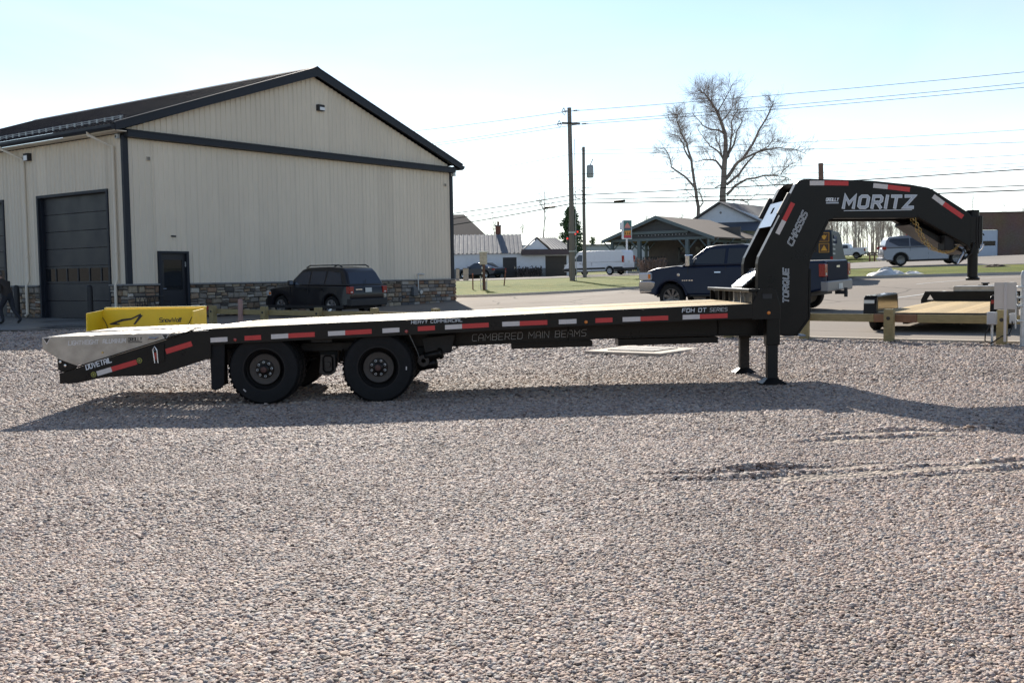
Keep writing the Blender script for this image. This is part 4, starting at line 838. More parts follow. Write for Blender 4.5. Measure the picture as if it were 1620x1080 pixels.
# overhead doors: frame, sections, window row
def garage(a, b, nsec=7):
    GD = MB().box((-.13, a - .1, .0), (-.03, a, DH)).box((-.13, b, .0), (-.03, b + .1, DH)).box((-.13, a - .1, DH + .002), (-.03, b + .1, DH + .1)).build('garage_door', TRIM, BD, bevel=.004)
    h = DH / nsec
    for k in range(nsec):
        z0 = .01 + k * h
        if k == 2:
            n = 6; w = (b - a) / n
            MB().box((.06, a, z0), (.1, b, z0 + .07)).build('door_rail', DOORD, GD); MB().box((.06, a, z0 + h - .09), (.1, b, z0 + h - .01)).build('door_rail', DOORD, GD)
            for q in range(n + 1): MB().box((.05, a + q * w - .03, z0 + .07), (.1, a + q * w + .03, z0 + h - .09)).build('door_stile', DOORD, GD)
            for q in range(n): MB().box((.075, a + q * w + .03, z0 + .07), (.085, a + (q + 1) * w - .03, z0 + h - .09)).build('window_pane', GLASSD, GD)
        else:
            MB().box((.06, a, z0), (.11, b, z0 + h - .012)).build('door_section', DOORD, GD, bevel=.006)
    MB().box((-.03, a - .001, 0), (.06, a + .05, DH)).box((-.03, b - .05, 0), (.06, b + .001, DH)).build('door_track', TRIM, GD)
for a, b in (D1, D2, D3): garage(a, b)
# entrance door on the gable
ED = MB().box((DX0, -.17, 0), (DX0 + .1, .06, 2.2)).box((DX1 - .1, -.17, 0), (DX1, .06, 2.2)).box((DX0, -.17, 2.201), (DX1, .06, 2.28)).build('entrance_door', TRIM, BD, bevel=.004)
MB().box((DX0 + .1, -.08, .02), (DX1 - .1, -.03, .95)).build('door_leaf', DOORD, ED, bevel=.004)
MB().box((DX0 + .1, -.08, .952), (DX0 + .24, -.03, 1.98)).box((DX1 - .24, -.08, .952), (DX1 - .1, -.03, 1.98)).box((DX0 + .1, -.08, 1.982), (DX1 - .1, -.03, 2.2)).build('door_leaf', DOORD, ED)
MB().box((DX0 + .24, -.06, .952), (DX1 - .24, -.05, 1.98)).build('window_pane', GLASSD, ED)
MB().tube([(DX0 + .15, -.085, 1.0), (DX0 + .15, -.13, 1.0), (DX0 + .28, -.13, 1.0)], .013).build('handle', CHROME, ED)
MB().box((DX1 - .13, -.11, 1.75), (DX1 - .1, -.082, 1.92)).build('hinge', GALV, ED)
# wall lamps, horn boxes, tap
def fit(nm, a, b, m, par=BD, bev=.01): return MB().box(a, b).build(nm, m, par, bevel=bev)
fx = fit('wall_lamp', (8.55, -.22, 7.86), (8.87, -.052, 8.1), PLASTIC); fit('lamp_lens', (8.6, -.235, 7.88), (8.86, -.222, 8.0), WHITEP, fx, .003)
fx = fit('wall_lamp', (-.24, 5.55, 5.66), (-.052, 5.85, 5.92), PLASTIC); fit('lamp_lens', (-.255, 5.57, 5.66), (-.242, 5.8, 5.84), WHITEP, fx, .003)
fx = fit('camera_housing', (-.22, .02, 5.95), (-.11, .16, 6.1), GALV); fit('camera_lens', (-.235, .06, 5.98), (-.222, .12, 6.05), PLASTIC, fx, .002)
fit('camera_housing', (GWID - .12, -.3, 5.85), (GWID + .04, -.12, 5.99), GALV)
for x, z in ((.86, 5.37), (16.32, 5.43)): fx = fit('wall_vent', (x - .09, -.1, z - .07), (x + .09, -.052, z + .07), SIDING); [fit('vent_slat', (x - .07 + q * .05, -.106, z - .055), (x - .045 + q * .05, -.1005, z + .055), PLASTIC, fx, 0) for q in range(3)]
MB().tube([(1.68, -.06, 2.8), (1.68, -.15, 2.79), (1.79, -.15, 2.79)], .03, n=8).build('wall_tap', PLASTIC, BD)
mt = MB().tube([(14.2, -.22, .5), (14.2, -.22, 1.35), (14.3, -.14, 1.4), (14.7, -.14, 1.4)], .03, n=8).build('gas_pipe', GALV, BD)
MB().box((13.75, -.36, .45), (14.05, -.18, .85)).build('gas_meter', mat('meter_grey', (.1, .11, .12), .5), mt, bevel=.03, segs=2)
MB().lathe([(.001, 0), (.09, 0), (.09, .1), (.001, .12)], (14.25, -.36, .62), n=14).build('meter_dial', GALV, mt)

# stone skirting: every stone an object, sharing six meshes
def stone_mesh(i):
    r = random.Random(i); mb = MB(); n = 8
    pts = []
    for k in range(n):
        a = 2 * math.pi * (k + .5) / n; sx = .5 * min(1, 1.25 * abs(math.cos(a)) ** .35) * (1 if math.cos(a) > 0 else -1); sz = .5 * min(1, 1.25 * abs(math.sin(a)) ** .35) * (1 if math.sin(a) > 0 else -1)
        pts.append((sx * r.uniform(.88, 1), sz * r.uniform(.88, 1)))
    vs = [(x, 0, z) for x, z in pts] + [(x * .86, -r.uniform(.6, 1), z * .84) for x, z in pts] + [(r.uniform(-.1, .1), -1.15, r.uniform(-.1, .1))]
    fs = [(k, (k + 1) % n, (k + 1) % n + n, k + n) for k in range(n)] + [(k + n, (k + 1) % n + n, 2 * n) for k in range(n)]
    return mb.add(vs, fs).mesh('stone', STONES[0])
SM = [stone_mesh(i) for i in range(6)]
def stones(u0, u1, z0, z1, axis, off):
    z = z0
    while z < z1 - .04:
        h = rng.uniform(.12, .24); h = min(h, z1 - z); h = z1 - z if z1 - z - h < .08 else h; u = u0
        while u < u1 - .03:
            w = rng.uniform(.2, .48); w = u1 - u if u1 - u - w < .12 else w
            if h > .16 and rng.random() < .45:
                q = rng.uniform(.35, .65); parts_ = ((u, w, z, h * q), (u, w, z + h * q, h * (1 - q)))
            else: parts_ = ((u, w, z, h),)
            for a, ww, zz, hh in parts_:
                c = (a + ww / 2, off, zz + hh / 2) if axis == 0 else (off, a + ww / 2, zz + hh / 2)
                inst('stone', SM[rng.randrange(6)], BD, c, (0, rng.choice([0, math.pi]) + rng.gauss(0, .05), 0) if axis == 0 else (0, rng.choice([0, math.pi]) + rng.gauss(0, .05), R(-90)), (ww * rng.uniform(.88, 1.0), rng.uniform(.04, .085), hh * rng.uniform(.86, 1.0)), STONES[rng.choices(range(6), (6, 4, 3, 3, 2, 1.3))[0]])
            u += w
        z += h
stones(-.12, DX0 - .01, 0, 1.12, 0, -.10); stones(DX1 + .01, 13.2, 0, 1.12, 0, -.10)
# the far end of the gable is too small to pick single stones apart
def joined_stones(u0, u1, z0, z1, axis, off, nm='stone_facing'):
    mb = MB(); z = z0
    while z < z1 - .04:
        h = min(rng.uniform(.11, .2), z1 - z); h = z1 - z if z1 - z - h < .08 else h; u = u0
        while u < u1 - .03:
            w = rng.uniform(.2, .48); w = u1 - u if u1 - u - w < .12 else w; d = rng.uniform(.04, .075)
            q = [(u + .006, z + .006), (u + w - .006, z + .006), (u + w - .006, z + h - .006), (u + .006, z + h - .006)]
            if axis == 0: vs = [(a, off, b) for a, b in q] + [(a + (.015 if a < u + w / 2 else -.015), off - d, b + (.012 if b < z + h / 2 else -.012)) for a, b in q]
            else: vs = [(off, a, b) for a, b in q] + [(off - d, a + (.015 if a < u + w / 2 else -.015), b + (.012 if b < z + h / 2 else -.012)) for a, b in q]
            mb.add(vs, [(0, 1, 5, 4), (1, 2, 6, 5), (2, 3, 7, 6), (3, 0, 4, 7), (4, 5, 6, 7)]); u += w
        z += h
    o = mb.build(nm, STONEMIX, BD); o['kind'] = 'stuff'; return o
def stonemix():
    m = bpy.data.materials.new('stone_mix'); m.use_nodes = True; t = m.node_tree; b = t.nodes['Principled BSDF']; gm = t.nodes.new('ShaderNodeNewGeometry')
    cr = t.nodes.new('ShaderNodeValToRGB'); cr.color_ramp.interpolation = 'CONSTANT'; e = cr.color_ramp.elements; e[0].color = (.2, .19, .18, 1); e[1].color = (.36, .34, .31, 1); e[1].position = .92
    for p, c in ((.3, (.22, .16, .11, 1)), (.5, (.1, .1, .105, 1)), (.65, (.31, .26, .2, 1)), (.82, (.2, .12, .08, 1))): q = e.new(p); q.color = c
    t.links.new(gm.outputs['Random Per Island'], cr.inputs[0]); t.links.new(cr.outputs[0], b.inputs['Base Color']); b.inputs['Roughness'].default_value = .85; return m
STONEMIX = stonemix()
joined_stones(13.2, GWID + .1, 0, 1.12, 0, -.10)
stones(-.1, D1[0] - .1, 0, 1.12, 1, -.10); stones(D1[1] + .1, 6.97, 0, 1.12, 1, -.10); joined_stones(6.97, D2[0] - .1, 0, 1.12, 1, -.10); joined_stones(D2[1] + .1, D3[0] - .1, 0, 1.12, 1, -.10)
for a, b in ((-.2, DX0), (DX1, GWID + .2)): MB().box((a, -.21, 1.12), (b, -.0, 1.18)).build('ledge', LEDGE, BD, bevel=.008)
for a, b in ((-.2 + .22, D1[0] - .1), (D1[1] + .1, D2[0] - .1), (D2[1] + .1, D3[0] - .1)): MB().box((-.21, a, 1.12), (-.0, b, 1.18)).build('ledge', LEDGE, BD, bevel=.008)
MB().box((-.098, -.098, 0), (GWID + .098, .049, 1.12)).build('footing', MORTAR, BD) if False else None
for a, b in ((-.098, DX0), (DX1, GWID + .098)): MB().box((a, -.1, 0), (b, .045, 1.119)).build('footing', MORTAR, BD)
for a, b in ((.05, D1[0] - .1), (D1[1] + .1, D2[0] - .1), (D2[1] + .1, D3[0] - .1)): MB().box((-.1, a, 0), (.045, b, 1.119)).build('footing', MORTAR, BD)

def bw_(x, y, z=0):
    c, s = math.cos(BR), math.sin(BR); return Vector((BO[0] + x * c - y * s, BO[1] + x * s + y * c, BO[2] + z))
# black iron bench against the gable, left of the entrance
bp_ = bw_(.55, -.55); BN = thing('garden_bench', 'black cast iron garden bench against the stone skirting left of the entrance door', 'bench', (bp_.x, bp_.y, g(bp_.x, bp_.y)), BR)
MB().box((-.55, -.2, .40), (.55, .2, .43)).build('seat', PLASTIC, BN)
bk = MB().box((-.58, .2, .80), (.58, .23, .84)).box((-.58, .2, .44), (.58, .23, .47)).build('backrest', PLASTIC, BN)
for k in range(12): MB().tube([(-.52 + k * .095, .215, .47), (-.52 + (k + (1 if k % 2 else -1) * .5) * .095, .215, .64), (-.52 + k * .095, .215, .80)], .01, n=5).build('backrest_bar', PLASTIC, bk)
for x in (-.56, .56):
    for y in (-.18, .21): MB().box((x - .02, y - .02, 0), (x + .02, y + .02, .42)).build('leg', PLASTIC, BN)
    MB().tube([(x, .2, .64), (x, -.18, .62), (x, -.2, .42)], .018, n=6).build('armrest', PLASTIC, BN)

# bollards by the garage doors
def bollard(x, y, lab):
    p = bw_(x, y); o = thing('bollard', lab, 'bollard', (p.x, p.y, g(p.x, p.y)), 0, 'bollards at the garage doors')
    MB().lathe([(.001, 1.22), (.05, 1.21), (.09, 1.17), (.105, 1.1), (.105, -.05)], (0, 0, 0), axis=(0, 0, 1), n=18).build('sleeve', PLASTIC, o, smooth=50)
    MB().lathe([(.15, -.05), (.15, .02), (.11, .03)], (0, 0, 0), axis=(0, 0, 1), n=18).build('footing', CONC, o)
bollard(-.75, 5.75, 'black domed bollard beside the downspout between the two garage doors')
bollard(-.6, 1.35, 'black domed bollard in front of the right end of the nearer garage door')

# ------------------------------------------------------------------ guard rail of treated timber along the gravel
RP = [(-8.95, 31.25), (-7.1, 29.95), (-5.3, 28.6), (-3.6, 27.4), (-1.9, 26.1), (-.2, 24.9), (1.5, 23.8), (3.1, 22.6), (4.5, 21.6), (5.83, 20.75), (7.12, 19.65), (8.66, 18.4), (10.2, 17.3), (11.8, 16.1)]
GR = thing('timber_guard_rail', 'low guard rail of treated timber posts and boards at the far edge of the gravel', 'guard rail', (RP[0][0], RP[0][1], g(*RP[0])))
o3 = Vector(GR.location)
for i, p in enumerate(RP):
    z = g(*p); a = math.atan2(RP[min(i + 1, 13)][1] - RP[max(i - 1, 0)][1], RP[min(i + 1, 13)][0] - RP[max(i - 1, 0)][0])
    h = .60 if i < 13 else .6; h = .52 if i == 9 else h
    po = MB().box((-.085, -.085, -.1), (.085, .085, h)).build('post', TREATED, GR, bevel=.008); po.location = (p[0] - o3.x, p[1] - o3.y, z - o3.z); po.rotation_euler = (0, 0, a + .1)
    MB().lathe([(.001, -.014), (.03, -.012), (.036, 0)], (0, -.0855, h - .17), n=10).build('bolt', INK, po)
    if i < len(RP) - 1:
        q = RP[i + 1]; z2 = g(*q); d = Vector((q[0] - p[0], q[1] - p[1])); L_ = d.length; n2 = Vector((-d.y, d.x)).normalized() * .115
        sp = [(0, 1, TREATED)] if i != 10 and i != 9 else ([(0, .24, TREATR), (.245, 1, TREATED)] if i == 10 else [(0, .8, TREATED), (.805, 1, TREATR)])
        for t0, t1, m in sp:
            bo = MB().box((t0 * L_ + (.002), -.025, 0), (t1 * L_ - .002, .025, .15)).build('board', m, GR, bevel=.006)
            bo.location = (p[0] + n2.x - o3.x, p[1] + n2.y - o3.y, z + .35 - o3.z); bo.rotation_euler = (0, -math.atan2(z2 - z, L_), math.atan2(d.y, d.x))
# electrical post: meter box, conduit, sign seen from the back
EPp = (8.56, 18.15); EP = thing('electrical_box', 'grey electrical box with a looping conduit fixed to the timber post at right', 'electrical box', (*EPp, g(*EPp)), R(-36))
MB().box((-.25, -.08, .36), (-.1, .05, .58)).build('box_body', mat('box_grey', (.36, .38, .4), .5, var=.1), EP, bevel=.012, segs=2)
MB().box((-.24, -.095, .37), (-.11, -.082, .57)).build('box_lid', MATS['box_grey'], EP, bevel=.006)
MB().tube([(-.17, -.02, .36), (-.17, -.02, -.05)], .022, n=8).build('conduit', GALV, EP)
MB().tube([(-.20, -.05, .36), (-.27, -.07, .2), (-.27, -.09, .08), (-.18, -.1, .03), (0, -.12, .16), (.12, -.1, .2), (.16, -.04, .35), (.14, 0, .45)], .012, n=6).build('cable', BLACKM, EP)
MB().box((.1, -.02, .38), (.2, .1, .56)).build('outlet_cover', MATS['box_grey'], EP, bevel=.01)
SG = thing('road_sign', 'small grey-backed sign on a thin strip, standing in front of the timber post at right', 'sign', (8.50, 17.95, g(8.5, 17.95)), R(-25))
MB().box((-.175, -.004, .64), (.175, .0, 1.10)).build('sign_panel', mat('sign_back', (.52, .49, .45), .55, metal=.2, var=.06), SG, bevel=.03, segs=3)
MB().box((-.022, -.022, .08), (.022, -.0055, 1.09)).build('sign_post', mat('sign_strip', (.5, .48, .47), .5, metal=.3), SG, bevel=.003)
GP = thing('galvanised_post', 'galvanised steel pole with clamps and brackets at the right edge of the picture', 'pole', (8.78, 17.9, g(8.78, 17.9)))
MB().tube([(0, 0, -.1), (0, 0, 1.22)], .042, n=14).build('pole', GALV, GP, smooth=50)
MB().lathe([(.001, 1.30), (.03, 1.28), (.044, 1.22)], (0, 0, 0), axis=(0, 0, 1), n=14).build('pole_cap', GALV, GP)
for z in (.42, .68, .82, 1.0): MB().box((-.12, -.05, z), (.3, .05, z + .035)).build('clamp', GALV, GP, bevel=.004)
MB().tube([(-.13, -.02, .3), (-.13, -.02, .98)], .012, n=6).build('threaded_rod', GALV, GP)

# ------------------------------------------------------------------ yellow snow pusher
yx = at_ = None
YB = thing('snow_pusher', 'yellow steel snow pusher bucket with black wolf emblem, standing behind the trailer ramps', 'snow pusher', (-8.68, 22.0, g(-8.68, 22)), 0)
yw, yh = 2.12, .87
MB().grid(lambda a, b: (a * yw, .34 - .16 * (2 * b - 1) ** 2, b * yh), 2, 14).build('back_plate', YELLOW, YB, smooth=60)
MB().prism([(.36, 0), (-.75, 0), (-.75, .35), (-.72, .82), (.34, .87)], -.0, .02, plane='yz').build('end_plate', YELLOW, YB)
MB().prism([(.36, 0), (-.75, 0), (-.70, .35), (-.55, .83), (.36, .87)], yw, yw + .02, plane='yz').build('end_plate', YELLOW, YB)
MB().box((-.02, .28, yh), (yw + .02, .40, yh + .04)).build('top_lip', mat('sunlit_edge_tone', (.8, .62, .12), .4), YB, bevel=.008)  # paler yellow puts the sunlight on the top edge into the colour
# edges of the curved mouldboard drawn as black seams, emblem and lettering
for a, s_ in ((.14, -1), (yw - .32, 1)):
    pts = [(a + s_ * .22 * (t ** 2.2), .08, yh * (.35 + .6 * t)) for t in np.linspace(0, 1, 12)]; MB().tube(pts, .008, n=5).build('seam', INK, YB)
FACE = MB().box((.02, .10, .02), (yw - .02, .12, yh - .0)).build('front_face', YELLOW, YB)
em = [[(.15, .585), (.42, .74), (.62, .77), (.82, .92), (.84, .86), (.87, .86), (.70, .55), (.66, .55), (.78, .83), (.62, .71), (.45, .67), (.30, .60), (.38, .57), (.36, .545), (.18, .55)]]
for P in em: MB().prism([(x * 1.0, .545 + (z - .545) * .62) for x, z in P], .092, .0985).build('wolf_emblem', INK, YB)
lettering('SnowWolf', 1.22, .59, .085, .46, .098, wt=1.2, shear=0, gap=1.3).build('maker_lettering', INK, YB)

# small things near the gable
cn = thing('warning_flag', 'small red triangular flag just right of the yellow snow pusher', 'flag', (-9.35, 31.8, g(-9.35, 31.8)))
MB().prism([(-.14, .56), (.14, .56), (0, .28)], -.01, .01).build('flag', mat('dull_red', (.3, .02, .02), .6), cn); MB().tube([(0, 0, -.05), (0, 0, .3)], .012, n=6).build('stick', GALV, cn)
mk = thing('marker_post', 'pinkish plastic marker post standing in front of the stone skirting left of the black SUV', 'marker post', (-7.95, 30.6, g(-7.95, 30.6)))
MB().tube([(0, 0, -.1), (0, 0, .78)], [.075, .07], n=14).build('post', mat('faded_red', (.35, .22, .2), .7, var=.1), mk, smooth=50); MB().lathe([(.001, .81), (.05, .8), (.074, .77)], (0, 0, 0), axis=(0, 0, 1), n=14).build('cap', MATS['faded_red'], mk)

# ------------------------------------------------------------------ person walking at the left edge
def person(name, lab, loc, rz_):
    o = thing(name, lab, 'person', loc, rz_)
    J = {'pelvis': (0, 0, .92), 'belly': (.04, 0, 1.08), 'chest': (.16, 0, 1.30), 'neck': (.27, 0, 1.43), 'head': (.34, 0, 1.53), 'crown': (.35, 0, 1.63),
         'hipL': (0, .1, .88), 'kneeL': (.22, .11, .50), 'ankL': (.12, .11, .10), 'toeL': (.30, .12, .04), 'hipR': (0, -.1, .88), 'kneeR': (-.08, -.11, .48), 'ankR': (-.36, -.11, .16), 'toeR': (-.22, -.12, .04),
         'shL': (.18, .19, 1.33), 'elL': (.05, .27, 1.06), 'wrL': (.22, .27, .86), 'shR': (.18, -.19, 1.33), 'elR': (.18, -.28, 1.05), 'wrR': (.36, -.24, .88)}
    Rr = {'pelvis': .155, 'belly': .15, 'chest': .165, 'neck': .065, 'head': .10, 'crown': .085, 'hipL': .105, 'kneeL': .07, 'ankL': .05, 'toeL': .04, 'hipR': .105, 'kneeR': .07, 'ankR': .05, 'toeR': .04, 'shL': .075, 'elL': .055, 'wrL': .04, 'shR': .075, 'elR': .055, 'wrR': .04}
    E = [('pelvis', 'belly'), ('belly', 'chest'), ('chest', 'neck'), ('neck', 'head'), ('head', 'crown'), ('pelvis', 'hipL'), ('hipL', 'kneeL'), ('kneeL', 'ankL'), ('ankL', 'toeL'), ('pelvis', 'hipR'), ('hipR', 'kneeR'), ('kneeR', 'ankR'), ('ankR', 'toeR'), ('chest', 'shL'), ('shL', 'elL'), ('elL', 'wrL'), ('chest', 'shR'), ('shR', 'elR'), ('elR', 'wrR')]
    for sfx, sg2 in (('L', 1), ('R', -1)):
        w = Vector(J['wr' + sfx]); d = (w - Vector(J['el' + sfx])).normalized(); J['palm' + sfx] = tuple(w + d * .06); Rr['palm' + sfx] = .034; E.append(('wr' + sfx, 'palm' + sfx))
        for q in range(4):
            a = w + d * .10 + Vector((0, (q - 1.5) * .02, 0)); b = a + d * (.055 - .006 * abs(q - 1.5)) + Vector((.012, 0, -.01)); J['f%d%s' % (q, sfx)] = tuple(a); J['g%d%s' % (q, sfx)] = tuple(b); Rr['f%d%s' % (q, sfx)] = .0095; Rr['g%d%s' % (q, sfx)] = .008; E += [('palm' + sfx, 'f%d%s' % (q, sfx)), ('f%d%s' % (q, sfx), 'g%d%s' % (q, sfx))]
        a = w + d * .05 + Vector((.035, 0, .0)); J['t' + sfx] = tuple(a); J['u' + sfx] = tuple(a + d * .045 + Vector((.01, 0, 0))); Rr['t' + sfx] = .01; Rr['u' + sfx] = .009; E += [('palm' + sfx, 't' + sfx), ('t' + sfx, 'u' + sfx)]
    ks = list(J); me = bpy.data.meshes.new('body'); me.from_pydata([J[k] for k in ks], [(ks.index(a), ks.index(b)) for a, b in E], [])
    b = bpy.data.objects.new('body', me); COL.objects.link(b); sk = b.modifiers.new('skin', 'SKIN'); b.modifiers.new('sub', 'SUBSURF').levels = 1
    for i, k in enumerate(ks):
        v = me.skin_vertices[0].data[i]; v.radius = (Rr[k], Rr[k]); v.use_root = (k == 'pelvis')
    dg = bpy.context.evaluated_depsgraph_get(); nm = bpy.data.meshes.new_from_object(b.evaluated_get(dg)); bpy.data.objects.remove(b)
    nm.materials.clear(); [nm.materials.append(x) for x in (JACKET, TROUS, SKIN, HAIR, INK)]
    for p in nm.polygons:
        c = p.center; p.use_smooth = True
        p.material_index = 1 if c.z < .93 and abs(c.y) < .2 else 0
        if c.z < .09: p.material_index = 4
        if c.z > 1.45 and c.x > .2: p.material_index = 2
        if (abs(c.y) > .2 and c.z < .85 and c.x > .16): p.material_index = 2
    body = bpy.data.objects.new('body', nm); COL.objects.link(body); body.parent = o
    MB().lathe([(.001, .115), (.07, .095), (.108, .04), (.112, -.02), (.09, -.05)], (.325, 0, 1.60), axis=(-.25, 0, 1), n=14).build('cap', HAIR, o, smooth=60)
    MB().lathe([(.001, .05), (.016, .03), (.012, 0)], (.43, 0, 1.53), axis=(1, 0, -.3), n=6).build('nose', SKIN, o)
    for s_ in (-1, 1):
        MB().lathe([(.001, .012), (.011, .006), (.013, 0)], (.425, s_ * .033, 1.565), axis=(1, 0, 0), n=6).build('eye', INK, o); MB().lathe([(.001, .02), (.02, .01), (.024, 0)], (.335, s_ * .095, 1.545), axis=(0, s_, 0), n=8).build('ear', SKIN, o)
    MB().box((.43, -.022, 1.487), (.437, .022, 1.493)).build('mouth', INK, o)
    return o
person('person', 'person in dark jacket, trousers and cap walking stooped past the left garage door', (-16.1, 33.4, g(-16.1, 33.4)), R(165))

# ------------------------------------------------------------------ vehicles (local x runs forward, y to the left)
def arch(cx, r, z0, zc, n=9):
    """points of a wheel arch cut into the sill, walking from rear to front at height z0"""
    a0 = math.asin(max(-1, min(1, (z0 - zc) / r))); out = []
    for k in range(n + 1):
        a = (math.pi - a0) + (a0 - (math.pi - a0)) * k / n; out.append((cx + r * math.cos(a), zc + r * math.sin(a)))
    return out
def skinned(poly, hy, n=None):
    """closed shell from a side outline; hy(x, z) gives the half width at each outline point"""
    mb = MB(); m = len(poly); vs = [(x, hy(x, z), z) for x, z in poly] + [(x, -hy(x, z), z) for x, z in poly]
    return mb.add(vs, [tuple(range(m)), tuple(range(2 * m - 1, m - 1, -1))] + [(i, (i + 1) % m, (i + 1) % m + m, i + m) for i in range(m)])
def vehicle(name, label, cat, xy, heading, S_, group=None, dz=0.02, turn=0.3):
    x0, y0 = xy; ca, sa = math.cos(heading), math.sin(heading); L = S_['L']; hw = S_['W'] / 2
    zf, zr, zl, zr2 = g(x0 + ca * L * .3, y0 + sa * L * .3), g(x0 - ca * L * .3, y0 - sa * L * .3), g(x0 - sa * .8, y0 + ca * .8), g(x0 + sa * .8, y0 - ca * .8)
    o = thing(name, label, cat, (x0, y0, (zf + zr) / 2 + dz), heading, group); o.rotation_euler = (math.atan2(zl - zr2, 1.6), -math.atan2(zf - zr, L * .6), heading)
    paint = S_['paint']; X = lambda x: x - L / 2; sill = S_['sill']; wr = S_['wr']; ra = S_.get('ra', wr + .06)
    low = [(X(a), b) for a, b in S_['low']]                   # from the rear bottom, over the top, to the front bottom
    bot = []
    for wx in S_['wx'][::-1]: bot += [p for p in reversed(arch(X(wx), ra, sill, wr))]
    outline = low + bot
    zb_ = S_['belt']
    def hy(x, z):
        t = min(1, max(0, (abs(x) - (L / 2 - .5)) / .5)); return hw - .05 * ((z - .65) / .6) ** 2 * (1 if z > .65 else .6) - S_.get('taper', .12) * t * t
    skinned(outline, hy).build('body', paint, o, smooth=50, bevel=.06, segs=3)
    # dark underside and wheel wells
    MB().box((X(.5), -hw + .22, sill - .06), (X(L - .5), hw - .22, min(zb_ - .1, .85))).build('underbody', PLASTIC, o)
    gh = [(X(a), b) for a, b in S_['green']]; th = S_.get('tumble', .28)
    def gy(x, z): return hw - .06 - max(0, z - zb_) * th
    ghp = skinned(gh, gy).build('cabin', paint, o, smooth=50, bevel=.05, segs=3)
    def side_poly(P, nm, m, off=.006, par=o, f=gy):
        for s_ in (1, -1):
            vs = [(X(a), s_ * (f(X(a), b) + off), b) for a, b in P]; vs2 = [(x, y - s_ * .02, z) for x, y, z in vs]; k = len(P)
            MB().add(vs + vs2, [tuple(range(k)), tuple(range(2 * k - 1, k - 1, -1))] + [(i, (i + 1) % k, (i + 1) % k + k, i + k) for i in range(k)]).build(nm, m, par)
    for P in S_['win']: side_poly(P, 'side_window', S_.get('glass', GLASSB))
    def cross(a, b, nm, m, i0=.07, i1=.07, up_=.006):
        (xa, za), (xb, zb2) = (X(a[0]), a[1]), (X(b[0]), b[1]); q = Vector((xb - xa, zb2 - za)).normalized(); nn = Vector((-q.y, q.x)) * up_
        if nn.x * (1 if xa > 0 else -1) < 0: nn = -nn
        ya, yb = gy(xa, za) - i0, gy(xb, zb2) - i1
        MB().add([(xa + nn.x, -ya, za + nn.y), (xa + nn.x, ya, za + nn.y), (xb + nn.x, yb, zb2 + nn.y), (xb + nn.x, -yb, zb2 + nn.y), (xa - nn.x, -ya, za - nn.y), (xa - nn.x, ya, za - nn.y), (xb - nn.x, yb, zb2 - nn.y), (xb - nn.x, -yb, zb2 - nn.y)], [(0, 1, 2, 3), (4, 7, 6, 5), (0, 4, 5, 1), (1, 5, 6, 2), (2, 6, 7, 3), (3, 7, 4, 0)]).build(nm, m, o)
    if 'shield' in S_: cross(*S_['shield'], 'windscreen', GLASSB)
    if 'back' in S_: cross(*S_['back'], 'rear_window', GLASSB, .09, .09)
    hb = lambda x, z: hy(x, z)
    for a, b, z0, z1 in S_.get('seams', []): side_poly([(a, z0), (a + .012, z0), (b + .012, z1), (b, z1)], 'door_seam', PLASTIC, .012, o, lambda x, z: hw - .05 * ((z - .65) / .6) ** 2 * (1 if z > .65 else .6))
    flat = lambda x, z: hw - .05 * ((z - .65) / .6) ** 2 * (1 if z > .65 else .6)
    for a, z in S_.get('handles', []): side_poly([(a, z), (a + .2, z), (a + .2, z + .035), (a, z + .035)], 'door_handle', S_.get('handle_m', paint), .03, o, flat)
    for P in S_.get('clad', []): side_poly(P, 'cladding', PLASTIC, .014, o, flat)
    # lamps at the rear and the front
    tl = S_['tail']; (ta, tb, tz0, tz1) = tl
    for s_ in (1, -1):
        lp = MB().box((X(ta) - .012, s_ * (hw - .015) - .21 * (s_ > 0), tz0), (X(tb), s_ * (hw - .015) + .21 * (s_ < 0), tz1)).build('tail_light', REDL, o, bevel=.015)
        MB().box((X(ta) - .02, s_ * (hw - .12) - .04, tz0 + (tz1 - tz0) * .12), (X(ta) - .011, s_ * (hw - .12) + .05, tz0 + (tz1 - tz0) * .30)).build('reversing_lamp', CLEARL, lp)
        ha, hb_, hz0, hz1 = S_['head']; hl = MB().box((X(ha), s_ * (hw - .06 - S_.get('hin', 0)) - .42 * (s_ > 0), hz0), (X(hb_), s_ * (hw - .06 - S_.get('hin', 0)) + .42 * (s_ < 0), hz1)).build('headlight', CLEARL, o, bevel=.03, segs=2)
        MB().box((X(ha) + .02, s_ * (hw - .055 - S_.get('hin', 0)) - .01, hz0 + .04), (X(ha) + .1, s_ * (hw - .055 - S_.get('hin', 0)) + .004, hz1 - .04)).build('indicator', AMBER, hl)
        mx, mz = S_['mirror']; ms = S_.get('ms', (.12, .2, .16)); yy = s_ * (gy(X(mx), mz) + .02)
        mr_ = MB().box((X(mx), min(yy, yy + s_ * ms[1]), mz), (X(mx) + ms[0], max(yy, yy + s_ * ms[1]), mz + ms[2])).build('mirror', S_.get('mirror_m', paint), o, bevel=.03, segs=2)
        MB().box((X(mx) - .004, min(yy + s_ * .02, yy + s_ * (ms[1] - .02)), mz + .02), (X(mx) - .001, max(yy + s_ * .02, yy + s_ * (ms[1] - .02)), mz + ms[2] - .02)).build('mirror_glass', CHROME, mr_)
    for z0, z1, m in S_.get('bump', []): 
        MB().box((X(-.05), -hw + .04, z0), (X(.16), hw - .04, z1)).build('rear_bumper', m, o, bevel=.03, segs=2); MB().box((X(L - .2), -hw + .1, z0), (X(L + .05), hw - .1, z1)).build('front_bumper', m, o, bevel=.04, segs=2)
    if S_.get('plate'): MB().box((X(-.012 + S_['plate'][0]), -.15, S_['plate'][1]), (X(S_['plate'][0]), .15, S_['plate'][1] + .15)).build('licence_plate', PLATE, o)
